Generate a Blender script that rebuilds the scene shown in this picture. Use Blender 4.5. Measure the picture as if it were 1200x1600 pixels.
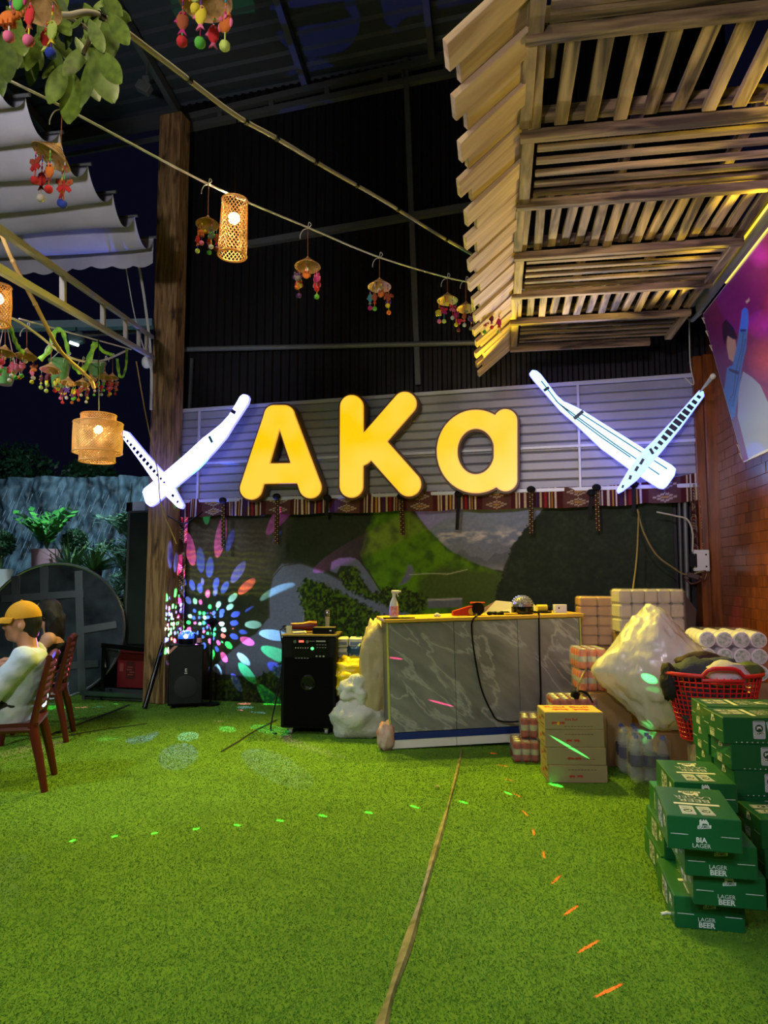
import bpy, bmesh, math, random
import numpy as np
from mathutils import Vector, Matrix, noise

for o in list(bpy.data.objects):
    bpy.data.objects.remove(o)
SC = bpy.context.scene
COL = SC.collection
PI = math.pi

# ------------------------------------------------------------------ camera
FPX = 1109.0                      # focal length in pixels of the 1200x1600 frame
CAMH = 1.4
PITCH = math.atan(100 / FPX)
cam_d = bpy.data.cameras.new('camera')
cam_d.sensor_fit = 'VERTICAL'
cam_d.sensor_height = 36.0
cam_d.lens = 36.0 * FPX / 1600.0
cam_d.clip_start = 0.05
cam = bpy.data.objects.new('camera', cam_d)
cam.location = (0, 0, CAMH)
cam.rotation_euler = (PI / 2 + PITCH, 0, 0)
COL.objects.link(cam)
SC.camera = cam

# ------------------------------------------------------------------ colour management, world
SC.view_settings.view_transform = 'Standard'
SC.view_settings.look = 'None'
SC.view_settings.gamma = 1.0
SC.view_settings.use_curve_mapping = False
SC.view_settings.exposure = 0.0
SC.cycles.use_denoising = True
SC.cycles.max_bounces = 6
SC.cycles.transparent_max_bounces = 12
SC.cycles.sample_clamp_indirect = 4.0
W = bpy.data.worlds.new('night_sky')
SC.world = W
W.use_nodes = True
W.node_tree.nodes['Background'].inputs[0].default_value = (0.002, 0.0022, 0.007, 1)
W.node_tree.nodes['Background'].inputs[1].default_value = 1.0


def lamp(name, kind, loc, energy, color, target=None, radius=0.1, angle=60, blend=0.3):
    d = bpy.data.lights.new(name, kind)
    d.energy = energy
    d.color = color
    if kind != 'AREA':
        d.shadow_soft_size = radius
    if kind == 'SPOT':
        d.spot_size = math.radians(angle)
        d.spot_blend = blend
    o = bpy.data.objects.new(name, d)
    COL.objects.link(o)
    o.location = loc
    if target is not None:
        o.rotation_euler = (Vector(target) - Vector(loc)).to_track_quat('-Z', 'Y').to_euler()
    return o


# added yellow spots above the sign, carrying the letters' glow onto the lawn
for _x, _y in ((-1.15, 7.35), (-0.1, 7.05), (1.0, 6.75)):
    lamp('sign_glow_fill', 'SPOT', (_x, _y, 3.55), 430, (1.0, 0.80, 0.05), (_x * 0.9 + 0.05, 3.9, 0.0), 0.06, 98, 0.6)
# floods by the viewer and in the yard, plus added fills marked below
lamp('front_fill', 'SPOT', (-1.6, -1.2, 3.4), 290, (1.0, 0.96, 0.93), (-0.2, 6.0, 0.6), 0.15, 62, 0.7)  # added front fill for counter and people, no fixture there
lamp('white_flood', 'SPOT', (0.4, -0.6, 3.6), 190, (0.62, 0.92, 1.0), (-0.15, 1.9, 0.0), 0.04, 47, 0.25)
lamp('right_flood', 'SPOT', (1.5, -0.6, 3.0), 90, (0.86, 0.92, 1.0), (1.6, 3.4, 0.4), 0.06, 44, 0.7)
lamp('violet_flood', 'SPOT', (0.5, 1.4, 2.9), 150, (0.84, 0.66, 1.0), (2.75, 5.4, 2.3), 0.1, 62, 0.6)
lamp('left_fill', 'SPOT', (-3.6, 3.6, 3.9), 300, (0.80, 0.98, 1.0), (-2.4, 6.4, 0.0), 0.12, 70, 0.6)  # added cool fill over the seating side of the turf
lamp('canopy_fill', 'SPOT', (-0.7, 0.4, 1.9), 120, (1.0, 0.91, 0.90), (1.5, 4.0, 3.5), 0.12, 58, 0.6)  # added low down to brighten the pallet undersides
lamp('awning_fill', 'SPOT', (-2.2, 2.4, 3.4), 230, (0.88, 0.86, 1.0), (-3.2, 6.2, 4.7), 0.12, 70, 0.6)  # added out of view to lift the awning from below
lamp('letter_glow_fill', 'SPOT', (0.95, 6.50, 2.72), 170, (1.0, 0.80, 0.05), (0.75, 4.0, 3.45), 0.02, 84, 0.5)  # extra spot before the letters, carrying their glow up to the canopy
lamp('pipe_glow_fill', 'SPOT', (1.75, 6.10, 2.80), 75, (0.62, 0.62, 1.0), (1.35, 4.6, 3.5), 0.03, 76, 0.6)  # extra spot near the cyan pipe, spreading its lilac glow on the canopy
lamp('yard_lamp', 'SPOT', (-4.15, 8.8, 4.2), 170, (0.75, 0.95, 0.92), (-4.2, 9.6, 1.2), 0.03, 84, 0.6)
lamp('lawn_fill', 'SPOT', (-0.7, 2.0, 5.6), 230, (1.0, 0.92, 0.45), (-0.5, 2.6, 0.0), 0.2, 84, 0.8)  # added yellowish fill for the near turf, not a hung lamp
lamp('leaf_fill', 'POINT', (-1.75, 0.9, 2.9), 34, (1.0, 0.90, 0.74), None, 0.1)  # added out of view to lighten the leaves and near mobiles
lamp('courtyard_flood', 'SPOT', (-3.6, 8.7, 4.1), 420, (0.62, 0.88, 1.0), (-5.6, 11.2, 1.5), 0.1, 100, 0.6)


# ------------------------------------------------------------------ measuring helpers
CP, SP = math.cos(PITCH), math.sin(PITCH)


def ray(px, py):
    x = (px - 600) / FPX
    y = (800 - py) / FPX
    return Vector((x, CP - y * SP, SP + y * CP))


def at(px, py, Y):
    d = ray(px, py)
    t = Y / d.y
    return Vector((d.x * t, Y, CAMH + d.z * t))


def on_h(px, py, h=0.0):
    d = ray(px, py)
    t = (h - CAMH) / d.z
    return Vector((d.x * t, d.y * t, h))


WROT = -math.radians(15.5)                        # back wall heading
W0 = Vector((-1.617, 8.15, 0))
WU = Vector((math.cos(WROT), math.sin(WROT), 0))
WN = Vector((math.sin(WROT), -math.cos(WROT), 0))  # towards the viewer


def wl(px, py, off=0.0):
    d = ray(px, py)
    t = ((W0 + WN * off) - Vector((0, 0, CAMH))).dot(WN) / d.dot(WN)
    p = Vector((0, 0, CAMH)) + d * t
    return (p - W0).dot(WU), p.z


def wp(u, z, off=0.0):
    return W0 + WU * u + WN * off + Vector((0, 0, z))


RROT = -math.radians(9.0)                          # heading of right wall, pallets, cartons
RD = Vector((math.sin(-RROT), math.cos(RROT), 0))
RR = Vector((math.cos(RROT), math.sin(RROT), 0))


# ------------------------------------------------------------------ materials
def lin(c):
    return tuple((x / 255 / 12.92) if x / 255 <= 0.04045 else ((x / 255 + 0.055) / 1.055) ** 2.4 for x in c)


MATS = {}


def mat(name, rgb, rough=0.6, metal=0.0, var=0.0, vscale=8.0, bump=0.0, bscale=40.0, emit=None, estr=1.0,
        alpha=1.0, trans=0.0, rgb2=None, stretch=None, objrand=0.0, coat=0.0, sss=0.0, detail=4.0, spec=None):
    """Principled material; var/vscale mixes noise of rgb and rgb2; stretch squeezes noise per axis."""
    if name in MATS:
        return MATS[name]
    m = bpy.data.materials.new(name)
    m.use_nodes = True
    nt = m.node_tree
    b = nt.nodes['Principled BSDF']
    col = lin(rgb) + (1,)
    b.inputs['Base Color'].default_value = col
    b.inputs['Roughness'].default_value = rough
    b.inputs['Metallic'].default_value = metal
    if alpha < 1:
        b.inputs['Alpha'].default_value = alpha
    if trans:
        b.inputs['Transmission Weight'].default_value = trans
    if spec is not None:
        b.inputs['Specular IOR Level'].default_value = spec
    if coat:
        b.inputs['Coat Weight'].default_value = coat
    if sss:
        b.inputs['Subsurface Weight'].default_value = sss
        b.inputs['Subsurface Radius'].default_value = (0.02, 0.01, 0.006)
    if emit is not None:
        b.inputs['Emission Color'].default_value = lin(emit) + (1,)
        b.inputs['Emission Strength'].default_value = estr
    if var or bump or objrand:
        tc = nt.nodes.new('ShaderNodeTexCoord')
        mp = nt.nodes.new('ShaderNodeMapping')
        nt.links.new(tc.outputs['Object'], mp.inputs['Vector'])
        if stretch:
            mp.inputs['Scale'].default_value = stretch
        oi = nt.nodes.new('ShaderNodeObjectInfo')
        nt.links.new(oi.outputs['Random'], mp.inputs['Location'])
        if objrand:
            mm = nt.nodes.new('ShaderNodeMath')
            mm.operation = 'MULTIPLY'
            mm.inputs[1].default_value = 37.0
            nt.links.new(oi.outputs['Random'], mm.inputs[0])
            nt.links.new(mm.outputs[0], mp.inputs['Location'])
        last = None
        if var:
            n = nt.nodes.new('ShaderNodeTexNoise')
            n.inputs['Scale'].default_value = vscale
            n.inputs['Detail'].default_value = detail
            nt.links.new(mp.outputs[0], n.inputs['Vector'])
            cr = nt.nodes.new('ShaderNodeValToRGB')
            c2 = lin(rgb2) if rgb2 else tuple(x * (1 - var) for x in col[:3])
            cr.color_ramp.elements[0].position = 0.32
            cr.color_ramp.elements[1].position = 0.68
            cr.color_ramp.elements[0].color = c2 + (1,)
            cr.color_ramp.elements[1].color = col
            nt.links.new(n.outputs['Fac'], cr.inputs['Fac'])
            last = cr.outputs['Color']
        if objrand:
            hs = nt.nodes.new('ShaderNodeHueSaturation')
            mr = nt.nodes.new('ShaderNodeMapRange')
            mr.inputs['To Min'].default_value = 1 - objrand
            mr.inputs['To Max'].default_value = 1 + objrand
            nt.links.new(oi.outputs['Random'], mr.inputs['Value'])
            nt.links.new(mr.outputs[0], hs.inputs['Value'])
            if last:
                nt.links.new(last, hs.inputs['Color'])
            else:
                hs.inputs['Color'].default_value = col
            last = hs.outputs['Color']
        if last:
            nt.links.new(last, b.inputs['Base Color'])
        if bump:
            n2 = nt.nodes.new('ShaderNodeTexNoise')
            n2.inputs['Scale'].default_value = bscale
            n2.inputs['Detail'].default_value = 5
            nt.links.new(mp.outputs[0], n2.inputs['Vector'])
            bp = nt.nodes.new('ShaderNodeBump')
            bp.inputs['Strength'].default_value = bump
            bp.inputs['Distance'].default_value = 0.02
            nt.links.new(n2.outputs['Fac'], bp.inputs['Height'])
            nt.links.new(bp.outputs[0], b.inputs['Normal'])
    MATS[name] = m
    return m


def mat_col(name, rough=0.7, noise_amt=0.0, nscale=60.0, emit=0.0, bump=0.0, metal=0.0):
    """material that takes its colour from the printed / painted 'Col' attribute of the mesh"""
    if name in MATS:
        return MATS[name]
    m = bpy.data.materials.new(name)
    m.use_nodes = True
    nt = m.node_tree
    b = nt.nodes['Principled BSDF']
    a = nt.nodes.new('ShaderNodeAttribute')
    a.attribute_name = 'Col'
    out = a.outputs['Color']
    b.inputs['Roughness'].default_value = rough
    b.inputs['Specular IOR Level'].default_value = 0.2
    b.inputs['Metallic'].default_value = metal
    tc = nt.nodes.new('ShaderNodeTexCoord')
    if noise_amt or bump:
        n = nt.nodes.new('ShaderNodeTexNoise')
        n.inputs['Scale'].default_value = nscale
        n.inputs['Detail'].default_value = 4
        nt.links.new(tc.outputs['Object'], n.inputs['Vector'])
    if noise_amt:
        mr = nt.nodes.new('ShaderNodeMapRange')
        mr.inputs['From Min'].default_value = 0.3
        mr.inputs['From Max'].default_value = 0.7
        mr.inputs['To Min'].default_value = 1 - noise_amt
        mr.inputs['To Max'].default_value = 1 + noise_amt
        nt.links.new(n.outputs['Fac'], mr.inputs['Value'])
        hs = nt.nodes.new('ShaderNodeHueSaturation')
        nt.links.new(out, hs.inputs['Color'])
        nt.links.new(mr.outputs[0], hs.inputs['Value'])
        out = hs.outputs['Color']
    nt.links.new(out, b.inputs['Base Color'])
    if bump:
        bp = nt.nodes.new('ShaderNodeBump')
        bp.inputs['Strength'].default_value = bump
        bp.inputs['Distance'].default_value = 0.02
        nt.links.new(n.outputs['Fac'], bp.inputs['Height'])
        nt.links.new(bp.outputs[0], b.inputs['Normal'])
    MATS[name] = m
    return m


def mat_wood(name, light, dark, scale=3.0, rough=0.6, knots=0.0, axis=2, objrand=0.15, grain=22.0, coat=0.0, mixlo=0.35, mixhi=0.68):
    """wood with grain along the local axis"""
    if name in MATS:
        return MATS[name]
    m = bpy.data.materials.new(name)
    m.use_nodes = True
    nt = m.node_tree
    b = nt.nodes['Principled BSDF']
    b.inputs['Roughness'].default_value = rough
    if coat:
        b.inputs['Coat Weight'].default_value = coat
        b.inputs['Coat Roughness'].default_value = 0.2
    tc = nt.nodes.new('ShaderNodeTexCoord')
    oi = nt.nodes.new('ShaderNodeObjectInfo')
    mp = nt.nodes.new('ShaderNodeMapping')
    s = [grain, grain, grain]
    s[axis] = 1.2
    mp.inputs['Scale'].default_value = s
    mm = nt.nodes.new('ShaderNodeMath')
    mm.operation = 'MULTIPLY'
    mm.inputs[1].default_value = 61.0
    nt.links.new(oi.outputs['Random'], mm.inputs[0])
    nt.links.new(mm.outputs[0], mp.inputs['Location'])
    nt.links.new(tc.outputs['Object'], mp.inputs['Vector'])
    n = nt.nodes.new('ShaderNodeTexNoise')
    n.inputs['Scale'].default_value = scale
    n.inputs['Detail'].default_value = 6
    n.inputs['Distortion'].default_value = 0.6
    nt.links.new(mp.outputs[0], n.inputs['Vector'])
    cr = nt.nodes.new('ShaderNodeValToRGB')
    cr.color_ramp.elements[0].position = mixlo
    cr.color_ramp.elements[1].position = mixhi
    cr.color_ramp.elements[0].color = lin(dark) + (1,)
    cr.color_ramp.elements[1].color = lin(light) + (1,)
    nt.links.new(n.outputs['Fac'], cr.inputs['Fac'])
    out = cr.outputs['Color']
    if knots:
        mp2 = nt.nodes.new('ShaderNodeMapping')
        s2 = [7.0, 7.0, 7.0]
        s2[axis] = 3.2
        mp2.inputs['Scale'].default_value = s2
        nt.links.new(mm.outputs[0], mp2.inputs['Location'])
        nt.links.new(tc.outputs['Object'], mp2.inputs['Vector'])
        v = nt.nodes.new('ShaderNodeTexNoise')
        v.inputs['Scale'].default_value = 1.0
        v.inputs['Detail'].default_value = 2
        nt.links.new(mp2.outputs[0], v.inputs['Vector'])
        cr2 = nt.nodes.new('ShaderNodeValToRGB')
        cr2.color_ramp.elements[0].position = 0.60
        cr2.color_ramp.elements[1].position = 0.72
        cr2.color_ramp.elements[0].color = (0, 0, 0, 1)
        cr2.color_ramp.elements[1].color = (knots, knots, knots, 1)
        nt.links.new(v.outputs['Fac'], cr2.inputs['Fac'])
        mx = nt.nodes.new('ShaderNodeMix')
        mx.data_type = 'RGBA'
        nt.links.new(cr2.outputs['Color'], mx.inputs['Factor'])
        nt.links.new(out, mx.inputs['A'])
        mx.inputs['B'].default_value = tuple(x * 0.35 for x in lin(dark)) + (1,)
        out = mx.outputs['Result']
    hs = nt.nodes.new('ShaderNodeHueSaturation')
    mr = nt.nodes.new('ShaderNodeMapRange')
    mr.inputs['To Min'].default_value = 1 - objrand
    mr.inputs['To Max'].default_value = 1 + objrand
    nt.links.new(oi.outputs['Random'], mr.inputs['Value'])
    nt.links.new(mr.outputs[0], hs.inputs['Value'])
    nt.links.new(out, hs.inputs['Color'])
    nt.links.new(hs.outputs['Color'], b.inputs['Base Color'])
    bp = nt.nodes.new('ShaderNodeBump')
    bp.inputs['Strength'].default_value = 0.25
    bp.inputs['Distance'].default_value = 0.01
    nt.links.new(n.outputs['Fac'], bp.inputs['Height'])
    nt.links.new(bp.outputs[0], b.inputs['Normal'])
    MATS[name] = m
    return m


# ------------------------------------------------------------------ mesh builder
def rotz(a):
    return Matrix.Rotation(a, 3, 'Z')


_bev = {}


def _bevel_box(s, b, seg=1):
    k = (tuple(round(x, 4) for x in s), round(b, 4), seg)
    if k not in _bev:
        bm = bmesh.new()
        bmesh.ops.create_cube(bm, size=1.0)
        for v in bm.verts:
            v.co = Vector((v.co.x * s[0], v.co.y * s[1], v.co.z * s[2]))
        bmesh.ops.bevel(bm, geom=bm.edges[:], offset=b, segments=seg, affect='EDGES', profile=0.5)
        bm.verts.index_update()
        _bev[k] = ([v.co.copy() for v in bm.verts], [[v.index for v in f.verts] for f in bm.faces])
        bm.free()
    return _bev[k]


class MB:
    def __init__(self):
        self.v, self.f, self.mi, self.c = [], [], [], []

    def add(self, vs, fs, m=0, c=None):
        n = len(self.v)
        self.v += [tuple(p) for p in vs]
        for i, f in enumerate(fs):
            self.f.append([n + k for k in f])
            self.mi.append(m if not isinstance(m, list) else m[i])
            self.c.append(c if not isinstance(c, list) else c[i])
        return self

    def box(self, c, s, R=None, m=0, col=None, bev=0.0):
        c = Vector(c)
        if bev:
            vs, fs = _bevel_box(s, bev)
        else:
            vs = [Vector((x * s[0] / 2, y * s[1] / 2, z * s[2] / 2)) for x in (-1, 1) for y in (-1, 1) for z in (-1, 1)]
            fs = [[0, 1, 3, 2], [4, 6, 7, 5], [0, 4, 5, 1], [2, 3, 7, 6], [0, 2, 6, 4], [1, 5, 7, 3]]
        if R is not None:
            vs = [R @ v for v in vs]
        return self.add([v + c for v in vs], fs, m, col)

    def bar(self, a, b, w, h, up=(0, 0, 1), m=0, col=None, bev=0.0):
        """rectangular bar from a to b, w across, h along up"""
        a, b = Vector(a), Vector(b)
        d = b - a
        z = d.normalized()
        x = Vector(up).cross(z)
        if x.length < 1e-6:
            x = Vector((1, 0, 0)).cross(z)
        x.normalize()
        y = z.cross(x)
        R = Matrix((x, y, z)).transposed()
        return self.box((a + b) / 2, (w, h, d.length), R, m, col, bev)

    def tube(self, pts, r, n=8, m=0, col=None, caps=True, flat=1.0, closed=False):
        pts = [Vector(p) for p in pts]
        N = len(pts)
        rs = r if isinstance(r, (list, tuple)) else [r] * N
        vs, fs = [], []
        prev = None
        for i, p in enumerate(pts):
            if closed:
                t = pts[(i + 1) % N] - pts[i - 1]
            else:
                t = pts[min(i + 1, N - 1)] - pts[max(i - 1, 0)]
            t.normalize()
            if prev is None:
                x = t.orthogonal().normalized()
                if abs(t.z) < 0.95:
                    x = Vector((0, 0, 1)).cross(t).normalized()
            else:
                x = (prev - t * prev.dot(t))
                x = x.normalized() if x.length > 1e-6 else t.orthogonal().normalized()
            prev = x
            y = t.cross(x)
            for k in range(n):
                a = 2 * PI * k / n
                vs.append(p + x * (rs[i] * math.cos(a)) + y * (rs[i] * flat * math.sin(a)))
        for i in range(N if closed else N - 1):
            j = (i + 1) % N
            for k in range(n):
                fs.append([i * n + k, i * n + (k + 1) % n, j * n + (k + 1) % n, j * n + k])
        if caps and not closed:
            fs.append(list(range(n))[::-1])
            fs.append([(N - 1) * n + k for k in range(n)])
        return self.add(vs, fs, m, col)

    def cyl(self, a, b, r, n=16, m=0, col=None, r2=None):
        return self.tube([a, b], [r, r if r2 is None else r2], n, m, col)

    def lathe(self, prof, n=24, c=(0, 0, 0), R=None, m=0, col=None, sy=1.0):
        c = Vector(c)
        vs, fs = [], []
        for (r, z) in prof:
            for k in range(n):
                a = 2 * PI * k / n
                p = Vector((r * math.cos(a), r * math.sin(a) * sy, z))
                vs.append((R @ p if R is not None else p) + c)
        for i in range(len(prof) - 1):
            for k in range(n):
                fs.append([i * n + k, i * n + (k + 1) % n, (i + 1) * n + (k + 1) % n, (i + 1) * n + k])
        if prof[0][0] > 1e-6:
            fs.append(list(range(n))[::-1])
        if prof[-1][0] > 1e-6:
            fs.append([(len(prof) - 1) * n + k for k in range(n)])
        return self.add(vs, fs, m, col)

    def ball(self, c, r, nu=12, nv=8, s=(1, 1, 1), R=None, m=0, col=None):
        c = Vector(c)
        vs, fs = [], []
        for j in range(nv + 1):
            t = PI * j / nv
            for k in range(nu):
                a = 2 * PI * k / nu
                p = Vector((math.sin(t) * math.cos(a) * s[0], math.sin(t) * math.sin(a) * s[1], math.cos(t) * s[2])) * r
                vs.append((R @ p if R is not None else p) + c)
        for j in range(nv):
            for k in range(nu):
                fs.append([j * nu + k, (j + 1) * nu + k, (j + 1) * nu + (k + 1) % nu, j * nu + (k + 1) % nu])
        return self.add(vs, fs, m, col)

    def prism(self, poly, z0, z1, fn=None, m=0, col=None):
        """extruded polygon; fn maps (x,y,z) to a point"""
        fn = fn or (lambda x, y, z: Vector((x, y, z)))
        n = len(poly)
        vs = [fn(x, y, z0) for x, y in poly] + [fn(x, y, z1) for x, y in poly]
        fs = [list(range(n))[::-1], [n + k for k in range(n)]]
        fs += [[k, (k + 1) % n, n + (k + 1) % n, n + k] for k in range(n)]
        return self.add(vs, fs, m, col)

    def build(self, name, mats, parent=None, smooth=False, loc=None, rz=None, recalc=True):
        me = bpy.data.meshes.new(name)
        me.from_pydata(self.v, [], self.f)
        if not isinstance(mats, (list, tuple)):
            mats = [mats]
        for m in mats:
            me.materials.append(m)
        if any(self.mi):
            me.polygons.foreach_set('material_index', self.mi)
        if any(c is not None for c in self.c):
            a = me.color_attributes.new('Col', 'FLOAT_COLOR', 'CORNER')
            data = []
            for f, c in zip(self.f, self.c):
                data += (list(c)[:3] + [1.0] if c is not None else [0.5, 0.5, 0.5, 1.0]) * len(f)
            a.data.foreach_set('color', data)
        if recalc:
            bm = bmesh.new()
            bm.from_mesh(me)
            bmesh.ops.recalc_face_normals(bm, faces=bm.faces[:])
            bm.to_mesh(me)
            bm.free()
        me.update()
        return link(name, me, parent, smooth, loc, rz)


def link(name, me, parent=None, smooth=False, loc=None, rz=None):
    if smooth and me is not None:
        me.polygons.foreach_set('use_smooth', [True] * len(me.polygons))
        if smooth != 'all':
            try:
                me.set_sharp_from_angle(angle=math.radians(40))
            except Exception:
                pass
    o = bpy.data.objects.new(name, me)
    COL.objects.link(o)
    o.parent = parent
    if loc is not None:
        o.location = loc
    if rz is not None:
        o.rotation_euler = (0, 0, rz)
    return o


def tag(o, label=None, cat=None, group=None, kind=None):
    if label:
        o['label'] = label
    if cat:
        o['category'] = cat
    if group:
        o['group'] = group
    if kind:
        o['kind'] = kind
    return o


def thing(name, label, cat, loc=(0, 0, 0), rz=0.0, group=None, kind=None):
    o = bpy.data.objects.new(name, None)
    o.empty_display_size = 0.05
    COL.objects.link(o)
    o.location = loc
    o.rotation_euler = (0, 0, rz)
    return tag(o, label, cat, group, kind)


def struct(o, label=None):
    o['kind'] = 'structure'
    if label:
        o['label'] = label
    return o


def grid_mesh(name, nx, ny, fn, colfn, m, parent=None, smooth=True, loc=None, rz=None):
    """a painted sheet: fn(i/nx, j/ny)->point arrays, colfn(s,t)->rgb arrays (linear)"""
    s, t = np.meshgrid(np.linspace(0, 1, nx + 1), np.linspace(0, 1, ny + 1))
    P = fn(s, t)
    me = bpy.data.meshes.new(name)
    idx = np.arange((nx + 1) * (ny + 1)).reshape(ny + 1, nx + 1)
    q = np.stack([idx[:-1, :-1], idx[:-1, 1:], idx[1:, 1:], idx[1:, :-1]], -1).reshape(-1, 4)
    me.from_pydata(P.reshape(-1, 3).tolist(), [], q.tolist())
    me.materials.append(m)
    if colfn is not None:
        C = colfn(s, t).reshape(-1, 3)
        a = me.color_attributes.new('Col', 'FLOAT_COLOR', 'POINT')
        a.data.foreach_set('color', np.concatenate([C, np.ones((len(C), 1))], 1).astype(np.float32).ravel())
    me.update()
    return link(name, me, parent, 'all' if smooth else False, loc, rz)


# 2-D outlines by distance field -------------------------------------------------
def sd_seg(X, Y, a, b, r0, r1=None):
    r1 = r0 if r1 is None else r1
    ax, ay = a
    bx, by = b
    dx, dy = bx - ax, by - ay
    t = np.clip(((X - ax) * dx + (Y - ay) * dy) / (dx * dx + dy * dy), 0, 1)
    return np.hypot(X - ax - t * dx, Y - ay - t * dy) - (r0 + (r1 - r0) * t)


def sd_poly(X, Y, P):
    d = np.full(X.shape, 1e9)
    inside = np.zeros(X.shape, bool)
    n = len(P)
    for i in range(n):
        (ax, ay), (bx, by) = P[i], P[(i + 1) % n]
        d = np.minimum(d, sd_seg(X, Y, (ax, ay), (bx, by), 0.0))
        c = ((ay > Y) != (by > Y)) & (X < (bx - ax) * (Y - ay) / ((by - ay) + 1e-12) + ax)
        inside ^= c
    return np.where(inside, -d, d)


def contours(D, xs, ys, level):
    """marching squares: closed loops of D == level"""
    Z = D - level
    ny, nx = Z.shape
    nxt = {}

    def ip(a, b, pa, pb):
        t = a / (a - b)
        return (pa[0] + (pb[0] - pa[0]) * t, pa[1] + (pb[1] - pa[1]) * t)
    segs = {}
    neg = Z < 0
    cells = neg[:-1, :-1].astype(int) + neg[:-1, 1:] * 2 + neg[1:, 1:] * 4 + neg[1:, :-1] * 8
    table = {1: [(3, 0)], 2: [(0, 1)], 3: [(3, 1)], 4: [(1, 2)], 5: [(3, 0), (1, 2)], 6: [(0, 2)], 7: [(3, 2)], 8: [(2, 3)], 9: [(2, 0)],
             10: [(0, 1), (2, 3)], 11: [(2, 1)], 12: [(1, 3)], 13: [(1, 0)], 14: [(0, 3)]}
    pos = {}
    for j, i in zip(*np.nonzero((cells > 0) & (cells < 15))):
        j, i = int(j), int(i)
        for a, b in table[int(cells[j, i])]:
            ks = []
            for e in (a, b):
                if e == 0:
                    k = ('h', i, j); p = ip(Z[j, i], Z[j, i + 1], (xs[i], ys[j]), (xs[i + 1], ys[j]))
                elif e == 1:
                    k = ('v', i + 1, j); p = ip(Z[j, i + 1], Z[j + 1, i + 1], (xs[i + 1], ys[j]), (xs[i + 1], ys[j + 1]))
                elif e == 2:
                    k = ('h', i, j + 1); p = ip(Z[j + 1, i], Z[j + 1, i + 1], (xs[i], ys[j + 1]), (xs[i + 1], ys[j + 1]))
                else:
                    k = ('v', i, j); p = ip(Z[j, i], Z[j + 1, i], (xs[i], ys[j]), (xs[i], ys[j + 1]))
                pos[k] = p
                ks.append(k)
            segs[ks[0]] = ks[1]
    loops = []
    while segs:
        k0 = next(iter(segs))
        loop = [k0]
        k = segs.pop(k0)
        while k != k0 and k in segs:
            loop.append(k)
            k = segs.pop(k)
        if len(loop) > 6:
            loops.append([pos[k] for k in loop])
    return loops


def outline_mesh(name, loops, depth, m, parent=None, fn=None, bevel=0.0):
    """filled, extruded 2-D loops in local x/z, thickness along local y (centre y=0)"""
    cu = bpy.data.curves.new(name, 'CURVE')
    cu.dimensions = '2D'
    cu.fill_mode = 'BOTH'
    cu.extrude = depth / 2
    if bevel:
        cu.bevel_depth = bevel
        cu.bevel_resolution = 1
    for lp in loops:
        sp = cu.splines.new('POLY')
        sp.points.add(len(lp) - 1)
        for q, (x, y) in zip(sp.points, lp):
            q.co = (x, y, 0, 1)
        sp.use_cyclic_u = True
    tmp = bpy.data.objects.new('tmp', cu)
    me0 = tmp.to_mesh()
    me = me0.copy()
    tmp.to_mesh_clear()
    bpy.data.objects.remove(tmp)
    me.name = name
    for v in me.vertices:
        x, y, z = v.co
        v.co = (x, -z, y)
    me.materials.clear()
    me.materials.append(m)
    me.update()
    return link(name, me, parent)


_txt = {}


def text_geo(s, size=1.0, bold=0.0, align='CENTER'):
    """flat outline text as (verts2d, faces)"""
    k = (s, bold, align)
    if k not in _txt:
        cu = bpy.data.curves.new('txt', 'FONT')
        cu.body = s
        cu.size = 1.0
        cu.offset = bold
        cu.align_x = align
        cu.align_y = 'CENTER'
        cu.resolution_u = 2
        tmp = bpy.data.objects.new('tmp', cu)
        me = tmp.to_mesh()
        _txt[k] = ([(v.co.x, v.co.y) for v in me.vertices], [list(p.vertices) for p in me.polygons])
        tmp.to_mesh_clear()
        bpy.data.objects.remove(tmp)
    vs, fs = _txt[k]
    return [(x * size, y * size) for x, y in vs], fs


def put_text(mb, s, size, fn, m=0, bold=0.0, align='CENTER', sx=1.0, col=None):
    vs, fs = text_geo(s, size, bold, align)
    mb.add([fn(x * sx, y) for x, y in vs], fs, m, col)


def flat(mb, poly, fn, m=0, col=None):
    mb.add([fn(x, y) for x, y in poly], [list(range(len(poly)))], m, col)


def rrect(cx, cy, w, h, r=0.0, n=4):
    if r <= 0:
        return [(cx - w / 2, cy - h / 2), (cx + w / 2, cy - h / 2), (cx + w / 2, cy + h / 2), (cx - w / 2, cy + h / 2)]
    out = []
    for sx, sy, a0 in ((1, -1, -PI / 2), (1, 1, 0), (-1, 1, PI / 2), (-1, -1, PI)):
        for k in range(n + 1):
            a = a0 + (PI / 2) * k / n
            out.append((cx + sx * (w / 2 - r) + r * math.cos(a), cy + sy * (h / 2 - r) + r * math.sin(a)))
    return out


def circ(cx, cy, r, n=16, sy=1.0):
    return [(cx + r * math.cos(2 * PI * k / n), cy + r * sy * math.sin(2 * PI * k / n)) for k in range(n)]


def spline(pts, n=8):
    """Catmull-Rom through pts"""
    P = [Vector(p) for p in pts]
    P = [P[0] * 2 - P[1]] + P + [P[-1] * 2 - P[-2]]
    out = []
    for i in range(1, len(P) - 2):
        for k in range(n):
            t = k / n
            a, b, c, d = P[i - 1], P[i], P[i + 1], P[i + 2]
            out.append(0.5 * ((2 * b) + (c - a) * t + (2 * a - 5 * b + 4 * c - d) * t * t + (3 * b - a - 3 * c + d) * t ** 3))
    out.append(P[-2])
    return out


def copy_tree(o, parent=None):
    c = o.copy()
    COL.objects.link(c)
    c.parent = parent
    for ch in o.children:
        copy_tree(ch, c)
    return c


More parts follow.
